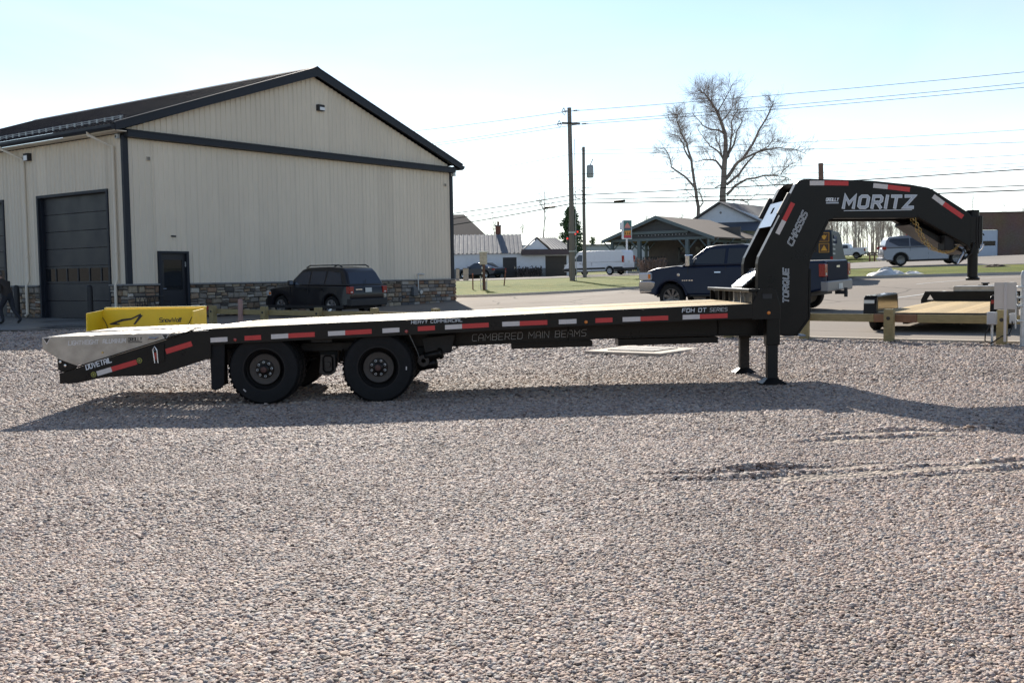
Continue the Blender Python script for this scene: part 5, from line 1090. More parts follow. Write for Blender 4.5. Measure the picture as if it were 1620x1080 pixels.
    for wx in S_['wx']:
        for s_ in (1, -1):
            wheel_parts(o, 'wheel', (X(wx), s_ * (hw - .13), wr), wr, .23, S_.get('rr', wr * .66), S_.get('rim', ZINC), spokes=S_.get('sp', 6), face=s_, n=28, turn=turn, detail=False)
    for s_ in (-.5, .5):
        MB().box((X(2.2), s_ * .8 - .22, .9), (X(2.32), s_ * .8 + .22, min(1.5, S_['green'][2][1] - .2))).build('seat', PLASTIC, o)
    return o, X, hw, gy, side_poly, hy

HL = R(142.0)
suv, X, hw, gy, sp_, hy = vehicle('black_suv', 'black SUV with roof rails parked against the beige workshop gable, seen from behind', 'SUV', (-6.62, 37.0), HL, dict(L=4.44, W=1.81, paint=BLKCAR, sill=.32, wr=.36, wx=(.92, 3.54), belt=1.06,
    low=[(.12, .38), (.0, .55), (.02, .98), (.1, 1.08), (3.2, 1.08), (3.5, 1.06), (4.1, .98), (4.36, .86), (4.44, .6), (4.40, .36)], green=[(.09, 1.06), (.32, 1.5), (.48, 1.66), (1.3, 1.715), (2.3, 1.70), (2.55, 1.63), (3.22, 1.06)],
    win=[[(.42, 1.12), (.58, 1.50), (1.18, 1.56), (1.24, 1.12)], [(1.32, 1.12), (1.28, 1.56), (2.0, 1.56), (2.02, 1.12)], [(2.1, 1.12), (2.08, 1.56), (2.5, 1.54), (2.98, 1.14)]], shield=((3.18, 1.09), (2.60, 1.59)), back=((.12, 1.12), (.33, 1.52)),
    seams=[(1.27, 1.27, .4, 1.08), (2.06, 2.06, .4, 1.08), (3.0, 3.0, .4, 1.06)], handles=[(1.4, .94), (2.2, .94)], tail=(-.005, .16, .80, 1.04), head=(4.1, 4.38, .72, .9), mirror=(2.85, 1.1), mirror_m=PLASTIC, plate=(0.0, .84), bump=[(.38, .62, PLASTIC)], clad=[[(.3, .3), (4.2, .3), (4.2, .4), (.3, .4)]], sp=5))
for s_ in (1, -1):
    rr = MB().tube([(X(.6), s_ * .62, 1.70), (X(.75), s_ * .62, 1.77), (X(2.2), s_ * .62, 1.77), (X(2.4), s_ * .62, 1.70)], .022, n=6).build('roof_rail', PLASTIC, suv)
    MB().box((X(.02), s_ * .80 - .08, .84), (X(.0) - .018, s_ * .80 + .08, 1.0)).build('lamp_frame', CLEARL, suv) if False else None
for x in (.95, 1.75): MB().box((X(x), -.62, 1.755), (X(x) + .05, .62, 1.78)).build('roof_bar', PLASTIC, suv)
MB().box((X(-.014), .3, .92), (X(-.006), .6, .955)).build('badge', CHROME, suv)
MB().tube([(X(.06), .05, 1.14), (X(.14), .0, 1.26)], .012, n=5).build('rear_wiper', PLASTIC, suv)

def pickup(name, label, xy, hd, paint, group=None):
    o, X, hw, gy, sp_, hy = vehicle(name, label, 'pickup truck', xy, hd, dict(L=6.0, W=2.02, paint=paint, sill=.50, wr=.425, ra=.52, wx=(1.22, 4.88), belt=1.38, taper=.06,
        low=[(.06, .62), (.04, .8), (.04, 1.40), (.1, 1.43), (1.9, 1.41), (1.96, 1.37), (4.5, 1.37), (4.7, 1.40), (5.4, 1.34), (5.72, 1.25), (5.90, 1.08), (5.94, .8), (5.9, .58)], green=[(2.02, 1.36), (2.08, 1.6), (2.22, 1.92), (2.6, 1.985), (3.4, 1.985), (3.75, 1.93), (4.55, 1.37)],
        win=[[(2.3, 1.44), (2.38, 1.86), (3.0, 1.87), (3.0, 1.42)], [(3.1, 1.42), (3.1, 1.87), (3.62, 1.86), (4.25, 1.45)]], shield=((4.48, 1.41), (3.80, 1.90)), back=((2.05, 1.45), (2.18, 1.84)),
        seams=[(1.96, 1.96, .55, 1.37), (3.05, 3.05, .55, 1.37), (4.3, 4.3, .55, 1.37)], handles=[(2.2, 1.16), (3.2, 1.16)], handle_m=CHROME, tail=(.03, .2, .98, 1.34), head=(5.55, 5.99, .98, 1.2), hin=-.075, mirror=(4.1, 1.38), ms=(.16, .26, .34), mirror_m=CHROME,
        bump=[(.56, .86, mat('dull_chrome', (.22, .22, .235), .4, metal=.7))], plate=(-.05, .62), rim=mat('dark_alloy', (.16, .16, .17), .3, metal=.8), sp=8, glass=GLASSD))
    MB().box((X(.25), -.82, 1.415), (X(1.85), .82, 1.435)).build('bed_cover', PLASTIC, o)
    MB().box((X(.022), -.78, .86), (X(.038), .78, 1.40)).build('tailgate', mat('tailgate_navy', (.008, .012, .028), .6, spec=.1) if paint == BLUEP else paint, o, bevel=.01)
    MB().box((X(.012), -.12, 1.22), (X(.02), .12, 1.28)).build('tailgate_handle', CHROME, o)
    MB().box((X(-.22), -.05, .46), (X(.1), .05, .56)).build('hitch_receiver', PLASTIC, o); MB().tube([(X(-.2), 0, .38), (X(-.2), 0, .64)], .05, n=10).build('hitch_ball_mount', PLASTIC, o)
    MB().tube([(X(.2), -.6, .48), (X(-.02), -.62, .46)], .045, n=10).build('exhaust', ZINC, o)
    for s_ in (1, -1):
        fl = MB()
        for wx in (1.22, 4.88):
            P = [(X(wx) + .52 * math.cos(a), .425 + .52 * math.sin(a)) for a in np.linspace(.12, math.pi - .12, 12)] + [(X(wx) + .58 * math.cos(a), .425 + .58 * math.sin(a)) for a in np.linspace(math.pi - .12, .12, 12)]
            yb = s_ * (hw - .05); MB().prism(P, min(yb, yb + s_ * .075), max(yb, yb + s_ * .075)).build('arch_flare', paint, o, bevel=.01)
        MB().box((X(2.0), s_ * (hw - .02) - .07, .46), (X(4.2), s_ * (hw - .02) + .07, .52)).build('running_board', PLASTIC, o, bevel=.015)
    MB().prism([(X(5.44), .60), (X(5.44), .92), (X(5.6), .955), (X(5.99), .955), (X(6.03), .8), (X(5.99), .6)], -hw + .012, hw - .012).build('chrome_bumper', CHROME, o, bevel=.03, segs=2)
    MB().box((X(5.90), -.5, .88), (X(5.955), .5, 1.14)).build('grille', CHROME, o, bevel=.02)
    MB().box((X(4.55), -.8, 1.412), (X(4.62), .8, 1.43)).build('wiper_cowl', PLASTIC, o)
    return o, X, hw
pk, X, hw = pickup('navy_pickup', 'navy blue crew cab pickup truck parked behind the front end of the gooseneck trailer', (7.0, 31.65), HL, BLUEP)
lt = lettering('DURAMA', 0, 0, .05, .3, 0, wt=1.2, shear=0) if False else None
for x, w in ((4.12, .06), (4.2, .06), (4.3, .05), (4.37, .05), (4.44, .05)): MB().box((X(x) - .0, hw - .018, .93), (X(x) + w, hw - .006, .965)).build('badge', CHROME, pk)
MB().lathe([(.001, .01), (.05, .008), (.055, 0)], (X(4.62), hw - .035, 1.12), axis=(0, 1, 0), n=14).build('round_badge', CHROME, pk)
MB().box((X(5.0), hw - .14, 1.335), (X(5.28), hw - .118, 1.365)).build('hood_badge', CHROME, pk)

mv, X, hw, gy, sp_, hy = vehicle('silver_minivan', 'silver minivan standing on the upper road in front of the brick building', 'minivan', (24.6, 62.0), R(-10), dict(L=5.17, W=2.0, paint=SILVCAR, sill=.30, wr=.36, wx=(1.0, 4.1), belt=1.06,
    low=[(.1, .36), (.0, .6), (.05, 1.0), (.1, 1.10), (3.9, 1.06), (4.3, 1.0), (4.8, .85), (5.1, .66), (5.17, .45), (5.1, .3)], green=[(.1, 1.08), (.22, 1.5), (.34, 1.68), (1.0, 1.76), (2.6, 1.77), (3.1, 1.70), (4.15, 1.05)],
    win=[[(.35, 1.46), (.45, 1.6), (1.5, 1.62), (1.5, 1.14), (.9, 1.16)], [(1.56, 1.14), (1.56, 1.62), (2.5, 1.62), (2.5, 1.12)], [(2.56, 1.12), (2.56, 1.62), (3.0, 1.6), (3.8, 1.13)]], shield=((4.1, 1.08), (3.15, 1.68)), back=((.12, 1.14), (.26, 1.56)),
    seams=[(1.53, 1.53, .36, 1.1), (2.53, 2.53, .36, 1.1), (3.7, 3.7, .36, 1.06)], handles=[(1.7, .96), (2.7, .96)], tail=(.0, .2, .98, 1.16), head=(4.75, 5.1, .62, .78), mirror=(3.4, 1.1), sp=10, rim=mat('grey_alloy', (.2, .2, .21), .35, metal=.7), bump=[(.34, .5, SILVCAR)], plate=(0, .78)), dz=.16)
vn, X, hw, gy, sp_, hy = vehicle('cargo_van', 'long white cargo van with black lower trim parked beside the tall utility pole', 'van', (7.6, 90.6), R(143.5), dict(L=6.1, W=2.05, paint=WHITEP, sill=.34, wr=.35, wx=(1.35, 5.05), belt=1.10, taper=.1,
    low=[(.06, .45), (.0, .6), (.0, 1.12), (5.2, 1.12), (5.6, 1.02), (5.95, .8), (6.1, .55), (6.05, .36)], green=[(.01, 1.10), (.06, 1.9), (.2, 2.06), (4.2, 2.1), (4.5, 2.05), (5.4, 1.10)], tumble=.1,
    win=[[(4.1, 1.2), (4.1, 1.75), (4.45, 1.8), (5.05, 1.24)]], shield=((5.35, 1.16), (4.58, 1.95)), seams=[(3.1, 3.1, .4, 1.1), (4.05, 4.05, .4, 1.1), (5.1, 5.1, .4, 1.1)], handles=[(4.15, 1.0)], handle_m=PLASTIC,
    clad=[[(.05, .40), (.95, .40), (.95, .68), (.05, .68)], [(1.75, .5), (4.65, .5), (4.65, .66), (1.75, .66)], [(5.4, .38), (6.02, .38), (6.0, .62), (5.4, .66)]], tail=(-.01, .12, 1.05, 1.6), head=(5.6, 5.95, .78, .98), mirror=(4.9, 1.2), mirror_m=PLASTIC, bump=[(.38, .58, PLASTIC)], rim=mat('wheel_trim', (.55, .56, .58), .4), plate=(0, 1.0)), dz=.13)
sd_, X, hw, gy, sp_, hy = vehicle('dark_sedan', 'dark blue sedan parked before the white shop, half hidden behind the grass', 'car', (-2.8, 97.0), R(140), dict(L=4.75, W=1.83, paint=mat('dark_blue_paint', (.02, .03, .05), .25, coat=.8), sill=.3, wr=.33, wx=(.98, 3.78), belt=.92,
    low=[(.1, .36), (.0, .55), (.02, .88), (.15, .96), (.9, .98), (3.2, .92), (3.6, .92), (4.3, .82), (4.7, .62), (4.75, .4)], green=[(.75, .95), (1.45, 1.40), (2.0, 1.45), (2.5, 1.42), (3.5, .92)],
    win=[[(1.1, 1.0), (1.5, 1.32), (2.05, 1.36), (2.05, .98)], [(2.12, .98), (2.12, 1.36), (2.48, 1.34), (3.15, .98)]], shield=((3.42, .96), (2.58, 1.38)), back=((.85, 1.0), (1.42, 1.37)), tail=(.0, .25, .72, .86), head=(4.3, 4.62, .6, .74), mirror=(2.95, .96)), dz=.14)
wp, X, hw = pickup('white_pickup', 'small distant white pickup truck beside the bare woods, just right of the dark van', (38.6, 121.0), R(150), WHITEP); wp.scale = (.85, .85, .85)
# dark van with two amber signs behind the pickup
DV = thing('dark_van', 'dark van with two amber warning signs on its tail, behind the navy pickup bed', 'van', (12.5, 43.4, g(12.5, 43.4)), R(67)); DV.scale = (1, 1, .93)
dvb = [(0, .4), (0, 1.6), (.08, 2.15), (.3, 2.32), (3.4, 2.32), (3.9, 2.2), (4.5, 1.35), (5.2, 1.15), (5.35, .5), (5.3, .38)]
DKG = mat('dark_slate_paint', (.022, .028, .034), .5, spec=.25)
skinned([(a - .9, b) for a, b in dvb], lambda x, z: .95 - max(0, z - 1.2) * .1).build('body', DKG, DV, smooth=35, bevel=.05, segs=2)
def emblem(zc, kind):
    e = MB().box((-.915, -.78, zc - .2), (-.905, -.38, zc + .2)).build('warning_sign', mat('sign_brown', (.08, .035, .012), .5), DV)
    fr = MB().box((-.920, -.78, zc + .18), (-.916, -.38, zc + .2)).box((-.920, -.78, zc - .2), (-.916, -.38, zc - .18)).box((-.920, -.78, zc - .179), (-.916, -.76, zc + .179)).box((-.920, -.40, zc - .179), (-.916, -.38, zc + .179)).build('sign_frame', mat('sign_amber', (.65, .32, .03), .5), e)
    P = [(-.58, zc + .13), (-.45, zc - .12), (-.71, zc - .12)] if kind else [(-.46, zc + .1), (-.52, zc - .05), (-.58, zc - .12), (-.64, zc - .05), (-.70, zc + .1), (-.64, zc + .06), (-.58, zc + .1), (-.52, zc + .06)]
    MB().prism(P, -.922, -.9165, plane='yz').build('sign_symbol', MATS['sign_amber'], e)
emblem(2.0, 0); emblem(1.53, 1)
MB().box((-.91, -.3, 1.35), (-.903, .7, 1.95)).build('rear_window', GLASSD, DV)
for k in range(4): MB().box((-.7, -.895 - .02, 1.25 + k * .2), (.1, -.93 + .06, 1.32 + k * .2)).build('side_louvre', GALV, DV)
MB().box((-.3, -.9, 1.75), (.9, -.86, 2.1)).build('side_window', GLASSB, DV)
for s_ in (-.93, .84): MB().box((-.92, s_, .8), (-.89, s_ + .1, 1.15)).build('tail_light', REDL, DV)
MB().box((-.97, -.9, .42), (-.9, .9, .6)).build('rear_bumper', PLASTIC, DV, bevel=.02)
for wx in (.1, 3.6):
    for s_ in (1, -1): wheel_parts(DV, 'wheel', (wx, s_ * .85, .36), .36, .22, .23, ZINC, spokes=6, face=s_, n=24, detail=False)

# ------------------------------------------------------------------ car hauler trailer at the right, on the asphalt behind the rail
CH = thing('car_hauler', 'low car hauler trailer with pine deck and boxy fenders, parked behind the guard rail', 'trailer', (7.62, 21.75, g(7.6, 21.7) + .01), R(56.5)); CH.rotation_euler = (0, R(-0.9), R(56.5))
dk = .37
for k in range(11): MB().box((0, -.02 - (k + 1) * .187 + .003, dk), (5.45, -.02 - k * .187 - .003, dk + .04)).build('deck_board', WOODP, CH)
fr = MB().box((-.04, -2.14, dk - .10), (5.5, -2.085, dk + .03)).box((-.04, -.012, dk - .10), (5.5, .05, dk + .03)).build('side_rail', BLACK, CH)
MB().box((-.06, -2.14, dk - .12), (-.005, .05, dk + .035)).build('tail_rail', BLACK, CH)
MB().box((.1, -1.6, dk - .2), (5.6, -1.5, dk - .01)).build('main_frame', BLACK, CH); MB().box((.1, -.6, dk - .2), (5.6, -.5, dk - .01)).build('main_frame', BLACK, CH)
for s_, y0 in ((1, .052), (-1, -2.142)):
    y1 = y0 + s_ * .27; a, b = min(y0, y1), max(y0, y1)
    P = [(.15, dk - .12), (.22, dk + .34), (.27, dk + .37), (1.95, dk + .37), (2.02, dk + .34), (2.12, dk - .12)]
    fd = MB().prism(P, a, b).build('fender', BLACK, CH, bevel=.01)
    MB().prism([(.28, dk + .03), (.30, dk + .345), (1.93, dk + .345), (2.0, dk + .03)], (y0 - .006) if s_ > 0 else y0 + .001, (y0 - .001) if s_ > 0 else y0 + .006).build('fender_reflect_panel', mat('wood_reflection_tan', (.25, .2, .13), .15, metal=.9), fd)  # tan tint puts the deck's reflection on the black fender into the colour
    MB().box((.24, a + .02, dk + .371), (1.98, b - .02, dk + .378)).build('fender_top', BRIGHT, fd)
    for k in range(8): MB().box((.128 + .012 * k * .9, a - .012 if s_ < 0 else a - .0, dk - .06 + k * .05), (.15 + .012 * k * .9, (b + .012) if s_ < 0 else b, dk - .035 + k * .05)).build('tread_tooth', REDT if s_ < 0 else BLACK, fd) if False else None
    MB().box((.118, a + .03, dk + .22), (.135, b - .03, dk + .29)).build('number_plate_light', PLATE if s_ > 0 else REDL, fd)
    for x in (.72, 1.55): wheel_parts(CH, 'wheel', (x, (y0 + y1) / 2, .33), .33, .2, .2, WHITEP, spokes=6, face=s_, n=24, detail=False)
for x in (.72, 1.55): MB().tube([(x, -2.2, .33), (x, .1, .33)], .04, n=8).build('axle', BLACKM, CH)
P = [(-2.34, dk - .1), (-2.34, dk + .04), (-2.22, dk + .28), (.13, dk + .28), (.25, dk + .04), (.25, dk - .1)]
hl = [(-.02, dk + .08), (.16, dk + .08), (.12, dk + .2), (.06, dk + .24), (.0, dk + .2)]
MB().box((5.5, -2.0, dk - .1), (5.54, -.06, dk + .28)).prism([(-.06, dk - .1), (.30, dk - .1), (.30, dk + .07), (-.06, dk + .07)], 5.5, 5.54, plane='yz').prism([(.16, dk + .071), (.30, dk + .071), (.20, dk + .28), (.10, dk + .28), (.08, dk + .2)], 5.5, 5.54, plane='yz').prism([(-.06, dk + .071), (.0, dk + .071), (.08, dk + .2), (.10, dk + .28), (-.06, dk + .28)], 5.5, 5.54, plane='yz').build('front_board', BLACK, CH)
MB().prism([(-2.4, dk - .1), (-2.0, dk - .1), (-2.0, dk + .07), (-2.4, dk + .07)], 5.5, 5.54, plane='yz').prism([(-2.4, dk + .071), (-2.26, dk + .071), (-2.18, dk + .2), (-2.2, dk + .28), (-2.3, dk + .28)], 5.5, 5.54, plane='yz').prism([(-2.1, dk + .071), (-2.0, dk + .071), (-2.0, dk + .28), (-2.2, dk + .28), (-2.18, dk + .2)], 5.5, 5.54, plane='yz').build('front_board_end', BLACK, CH)
for s_ in (-1, 1): MB().add([(5.55, -1.03 + s_ * .9, dk - .12), (5.55, -1.03 + s_ * .8, dk - .12), (6.95, -1.03 + s_ * .02, dk - .12), (6.95, -1.03 + s_ * .12, dk - .12), (5.55, -1.03 + s_ * .9, dk), (5.55, -1.03 + s_ * .8, dk), (6.95, -1.03 + s_ * .02, dk), (6.95, -1.03 + s_ * .12, dk)], [(0, 1, 2, 3), (4, 5, 6, 7), (0, 1, 5, 4), (1, 2, 6, 5), (2, 3, 7, 6), (3, 0, 4, 7)]).build('tongue', BLACK, CH)
MB().box((5.6, -1.55, dk + .01), (6.1, -.45, dk + .40)).build('tool_box', ALU, CH, bevel=.01)
jk = MB().tube([(6.6, -1.03, .1), (6.6, -1.03, .80)], .065, n=14).tube([(6.6, -1.03, .801), (6.6, -1.03, .83)], .1, n=14).build('tongue_jack', BLACK, CH)
MB().tube([(6.6, -.98, .76), (6.6, -.86, .76), (6.6, -.84, .62)], .014, n=6).build('jack_handle', BLACKM, jk)
MB().lathe([(.001, .12), (.06, .1), (.07, 0), (.05, -.1)], (7.05, -1.03, dk - .06), axis=(1, 0, 0), n=12).build('coupler', BLACK, CH)

# ------------------------------------------------------------------ buildings across the road
def ribbed(P, rib, n_dir, name, m, par, amp=.04, w=.05):
    """sheet metal roof between four corners a, b (eave) and c, d (ridge above b, a), ribs running up the slope"""
    a, b, c, d = [Vector(p) for p in P]; n = int((b - a).length / rib); nn = (b - a).cross(d - a).normalized(); nn = nn if nn.z > 0 else -nn; vs = []
    for k in range(n + 1):
        t = k / n; L0, L1 = a.lerp(b, t), d.lerp(c, t); e = (b - a).normalized() * w
        for q, h in ((-1, 0), (-.5, amp), (.5, amp), (1, 0)): vs += [L0 + e * q + nn * h, L1 + e * q + nn * h]
    m_ = len(vs) // 2; return MB().add(vs, [(2 * i, 2 * i + 1, 2 * i + 3, 2 * i + 2) for i in range(m_ - 1)]).build(name, m, par, fix=False)
def clap(par, x0, x1, y, z0, z1, m, holes=(), name='wall_board', h=.2):
    """lapped boards on a wall that faces -y, with openings left out"""
    z = z0
    while z < z1 - .02:
        hh = min(h, z1 - z); segs = [(x0, x1)]
        for a, b, c, d in holes:
            if c < z + hh - .01 and d > z + .01: segs = [q for s in segs for q in ((s[0], min(s[1], a)), (max(s[0], b), s[1])) if q[1] - q[0] > .02]
        for a, b in segs: MB().add([(a, y - .03, z), (b, y - .03, z), (b, y - .008, z + hh), (a, y - .008, z + hh), (a, y, z), (b, y, z), (b, y, z + hh), (a, y, z + hh)], [(0, 1, 2, 3), (0, 4, 5, 1), (0, 3, 7, 4), (1, 5, 6, 2)]).build(name, m, par, fix=False)
        z += hh
def window(par, x0, x1, y, z0, z1, fm=WHITESID, mull=1, gm=GLASSD):
    t = .07; w = MB().box((x0 - t, y - .06, z0 - t), (x1 + t, y + .02, z0)).box((x0 - t, y - .06, z1), (x1 + t, y + .02, z1 + t)).box((x0 - t, y - .06, z0), (x0, y + .02, z1)).box((x1, y - .06, z0), (x1 + t, y + .02, z1)).build('window', fm, par)
    for k in range(1, mull + 1): MB().box((x0 + (x1 - x0) * k / (mull + 1) - .03, y - .045, z0), (x0 + (x1 - x0) * k / (mull + 1) + .03, y - .0, z1)).build('mullion', fm, w)
    MB().box((x0, y - .01, z0), (x1, y + .01, z1)).build('window_pane', gm, w)
# white shop with a metal roof
SH = thing('white_shop', 'low white shop with ribbed grey roof, stone base and dark doors across the road', 'building', (-4.5, 98, 1.0), R(2))
holes = ((.35, 1.35, 1.35, 2.2), (1.6, 2.55, 1.35, 2.2), (3.75, 5.05, 0, 2.35), (7.75, 9.75, 0, 2.45))
clap(SH, -14, 9.95, 0, 1.3, 2.75, WHITESID, holes); 
SB = mat('grey_ashlar', (.2, .215, .23), .85, var=.3, vscale=4, bump=.5, bscale=8)
for a, b in ((-14, 3.75), (5.05, 7.75)): MB().box((a, -.12, -.3), (b, 0, 1.3)).build('stone_base', SB, SH)
MB().box((9.75, -.03, -.3), (9.95, 0, 1.3)).build('corner_board', WHITESID, SH)
sh2 = MB(); 
for a, b, z0 in ((-14, 3.75, -.3), (3.75, 5.05, 2.35), (5.05, 7.75, -.3), (7.75, 9.75, 2.45), (9.75, 9.95, -.3)): sh2.box((a, .001, z0), (b, .25, 2.75))
sh2.build('wall', WHITESID, SH); MB().box((-14, .26, -.3), (9.95, 9, 2.7)).build('inner_wall', PLASTIC, SH) if False else MB().box((-14, 8.75, -.3), (9.95, 9, 2.7)).build('rear_wall', WHITESID, SH)
MB().box((9.7, .25, -.3), (9.95, 8.75, 2.7)).build('end_wall', WHITESID, SH); MB().box((-14, .25, -.3), (-13.75, 8.75, 2.7)).build('end_wall', WHITESID, SH)
window(SH, .35, 1.35, .03, 1.4, 2.15); window(SH, 1.65, 2.5, .03, 1.4, 2.15)
MB().box((3.75, .06, -.2), (5.05, .1, 2.35)).build('door', DOORD, SH); MB().box((4.85, .03, 1.3), (4.9, .055, 1.5)).build('door_handle', CHROME, SH)
gd = MB().box((7.75, .06, -.2), (9.75, .1, 2.45)).build('garage_door', mat('dark_brown_door', (.05, .042, .035), .6, var=.2), SH)
for k in range(1, 4): MB().box((7.75, .045, -.2 + k * .66), (9.75, .059, -.18 + k * .66)).build('door_groove', PLASTIC, gd)
ribbed([(-14, -.3, 2.72), (5.6, -.3, 2.72), (5.6, 4.2, 4.65), (-14, 4.2, 4.65)], .4, 0, 'roof', METROOF, SH, amp=.06, w=.09)
ribbed([(5.6, 4.2, 4.65), (-14, 4.2, 4.65), (-14, 9, 2.8), (5.6, 9, 2.8)], .8, 0, 'rear_roof', METROOF, SH)
MB().add([(5.6, -.35, 2.85), (8.25, -.35, 2.85), (6.95, -.35, 4.05), (5.6, -.2, 2.85), (8.25, -.2, 2.85), (6.95, -.2, 4.05)], [(0, 1, 2), (3, 5, 4), (0, 3, 4, 1), (1, 4, 5, 2), (2, 5, 3, 0)]).build('gable', WHITESID, SH)
for s_ in (-1, 1): MB().add([(6.95, -.45, 4.12), (6.95 + s_ * 1.5, -.45, 2.78), (6.95 + s_ * 1.5, 4.2, 2.78), (6.95, 4.2, 4.12), (6.95, -.45, 4.24), (6.95 + s_ * 1.5, -.45, 2.90), (6.95 + s_ * 1.5, 4.2, 2.90), (6.95, 4.2, 4.24)], [(0, 1, 2, 3), (4, 5, 6, 7), (0, 1, 5, 4), (1, 2, 6, 5), (3, 0, 4, 7)]).build('gable_roof', SHING if s_ > 0 else METROOF, SH)
MB().box((5.5, -.75, 2.55), (10.1, -.05, 3.05)).build('fascia', mat('plum_fascia', (.07, .05, .055), .6), SH)
ribbed([(7.8, .3, 3.0), (10.5, .3, 2.95), (9.0, 4.5, 4.3), (7.2, 4.5, 4.3)], .3, 0, 'side_roof', METROOF, SH)
ch = MB().box((3.2, 4.6, 4.2), (3.75, 5.1, 5.5)).build('chimney', BRICKR, SH); MB().box((3.15, 4.55, 5.5), (3.8, 5.15, 5.6)).build('chimney_cap', LEDGE, ch); MB().box((3.38, 4.7, 5.6), (3.58, 4.9, 5.95)).build('chimney_pot', BRICKR, ch)
for x in (5.3, 5.9, 6.5, 7.1): 
    pass
# big brown roofed house further back
BH = thing('brown_roof_house', 'tall house with broad brown shingled roof rising behind the white shop', 'house', (-14, 116, 1.3), 0)
MB().box((-9, .4, -.5), (10.6, 14, 4.2)).build('wall', WHITESID, BH)
MB().add([(-10, 0, 4.2), (12.0, 0, 4.2), (12.0, 14.5, 4.2), (-10, 14.5, 4.2), (-6, 7, 7.6), (8.6, 7, 7.6)], [(0, 1, 5, 4), (1, 2, 5), (2, 3, 4, 5), (3, 0, 4), (0, 3, 2, 1)]).build('roof', SHING, BH)
ribbed([(4, -6, 3.6), (17, -6, 3.6), (17, .5, 4.5), (4, .5, 4.5)], .5, 0, 'low_roof', mat('pale_metal_roof', (.45, .47, .48), .35, metal=.3), BH); MB().box((4.2, -5.5, -.4), (16.8, .3, 3.55)).build('rear_wing', WHITESID, BH)
# long pale building behind the van
LB = thing('long_white_building', 'long low pale metal building far behind the white cargo van', 'building', (8, 131, 1.9), 0)
MB().box((0, 0, -.6), (19, 12, 3.4)).build('wall', mat('pale_blue_wall', (.5, .53, .57), .6), LB)
for k in range(19): MB().box((k * 1.0 + .02, -.03, -.6), (k * 1.0 + .98, -.002, 3.38)).build('wall_panel', MATS['pale_blue_wall'], LB)
MB().prism([(-.4, 3.4), (19.4, 3.4), (19.4, 3.5), (-.4, 3.5)], -.5, 12.4).build('roof', METROOF, LB)
# open timber pavilion with string lights and the house behind it
PV = thing('pavilion', 'open restaurant pavilion with grey timber gable, braced posts and string lights', 'pavilion', (13.9, 98, 2.0), R(53.2))
# local x = along the ridge, away; y = to the left
for s_ in (1, -1):
    MB().add([(-.6, 0, 4.84), (-.6, s_ * 5.9, 2.72), (10.5, s_ * 5.9, 2.72), (10.5, 0, 4.84), (-.6, 0, 4.98), (-.6, s_ * 5.9, 2.86), (10.5, s_ * 5.9, 2.86), (10.5, 0, 4.98)], [(0, 1, 2, 3), (4, 5, 6, 7), (0, 1, 5, 4), (1, 2, 6, 5), (2, 3, 7, 6), (3, 0, 4, 7)]).build('roof', SHING, PV)
    q = [(-.66, 0, 4.70), (-.66, s_ * 5.95, 2.56), (-.66, s_ * 5.95, 2.88), (-.66, 0, 5.02)]
    MB().add(q + [(x + .05, y, z) for x, y, z in q], [(0, 1, 2, 3), (4, 7, 6, 5), (0, 4, 5, 1), (1, 5, 6, 2), (2, 6, 7, 3)]).build('barge_board', GREYTR, PV)
    MB().box((0, s_ * 5.1 - .1, 2.45), (10, s_ * 5.1 + .1, 2.7)).build('side_beam', GREYTR, PV)
MB().box((-.05, -5.2, 2.72), (.12, 5.2, 2.95)).build('tie_beam', GREYTR, PV)
MB().box((-.05, -3.0, 3.35), (.12, 3.0, 3.6)).build('collar_beam', GREYTR, PV)
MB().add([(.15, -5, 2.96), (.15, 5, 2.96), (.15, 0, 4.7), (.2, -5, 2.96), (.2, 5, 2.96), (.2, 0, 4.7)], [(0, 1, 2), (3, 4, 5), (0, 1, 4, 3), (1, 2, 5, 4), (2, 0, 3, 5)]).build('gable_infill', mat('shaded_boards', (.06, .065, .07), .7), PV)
for x, y, big in ((0, 5.1, 0), (0, 2.1, 1), (0, -2.95, 1), (0, -5.1, 0), (3.3, 5.1, 0), (6.6, 5.1, 0), (9.9, 5.1, 0), (3.3, -5.1, 0), (6.6, -5.1, 0)):
    t = .16 if big else .12; po = MB().box((x - t, y - t, -.6), (x + t, y + t, 2.72)).build('post', GREYTR, PV)
    for s_ in (-1, 1): MB().tube([(x, y + s_ * t, 1.9), (x, y + s_ * .95, 2.75)], .07, n=4).build('brace', GREYTR, po)
MB().box((6.9, -5.0, -.5), (7.1, 5.0, 4.0)).build('back_wall', mat('brown_grey_boards', (.1, .09, .085), .7, var=.2), PV)
for y in (-3.5, -1.6, .3): MB().box((6.85, y, .7), (6.89, y + 1.3, 2.2)).build('window', GLASSD, PV)
MB().box((-.2, -5.2, -.6), (7, 5.2, -.1)).build('floor_slab', CONC, PV)
ky = [-2.9 + k * .36 for k in range(15)]; lw = MB().tube([(-.12, a, 3.30 - .10 * math.sin(math.pi * ((a + 2.9) % 1.26) / 1.26)) for a in np.linspace(-2.9, 2.2, 40)], .012, n=4).build('light_string', PLASTIC, PV)
for a in ky: MB().lathe([(.001, .05), (.045, 0), (.001, -.05)], (-.12, a, 3.22), axis=(0, 0, 1), n=6).build('bulb', WHITEP, lw)
MB().box((-.1, -5.2, .3), (0, -3.2, .9)).build('bench_wall', GREYTR, PV)
for k in range(22): MB().box((1.2 + .1, 5.3 + k * .0, -.5), (1.2, 5.3, 1.2)) if False else None
HS = thing('grey_roof_house', 'white gabled house with grey shingle roof joined behind the pavilion', 'house', (21.9, 110, 2.3), R(53.2))
MB().box((0, -5.5, -.5), (13, 3.3, 4.6)).build('wall', WHITESID, HS)
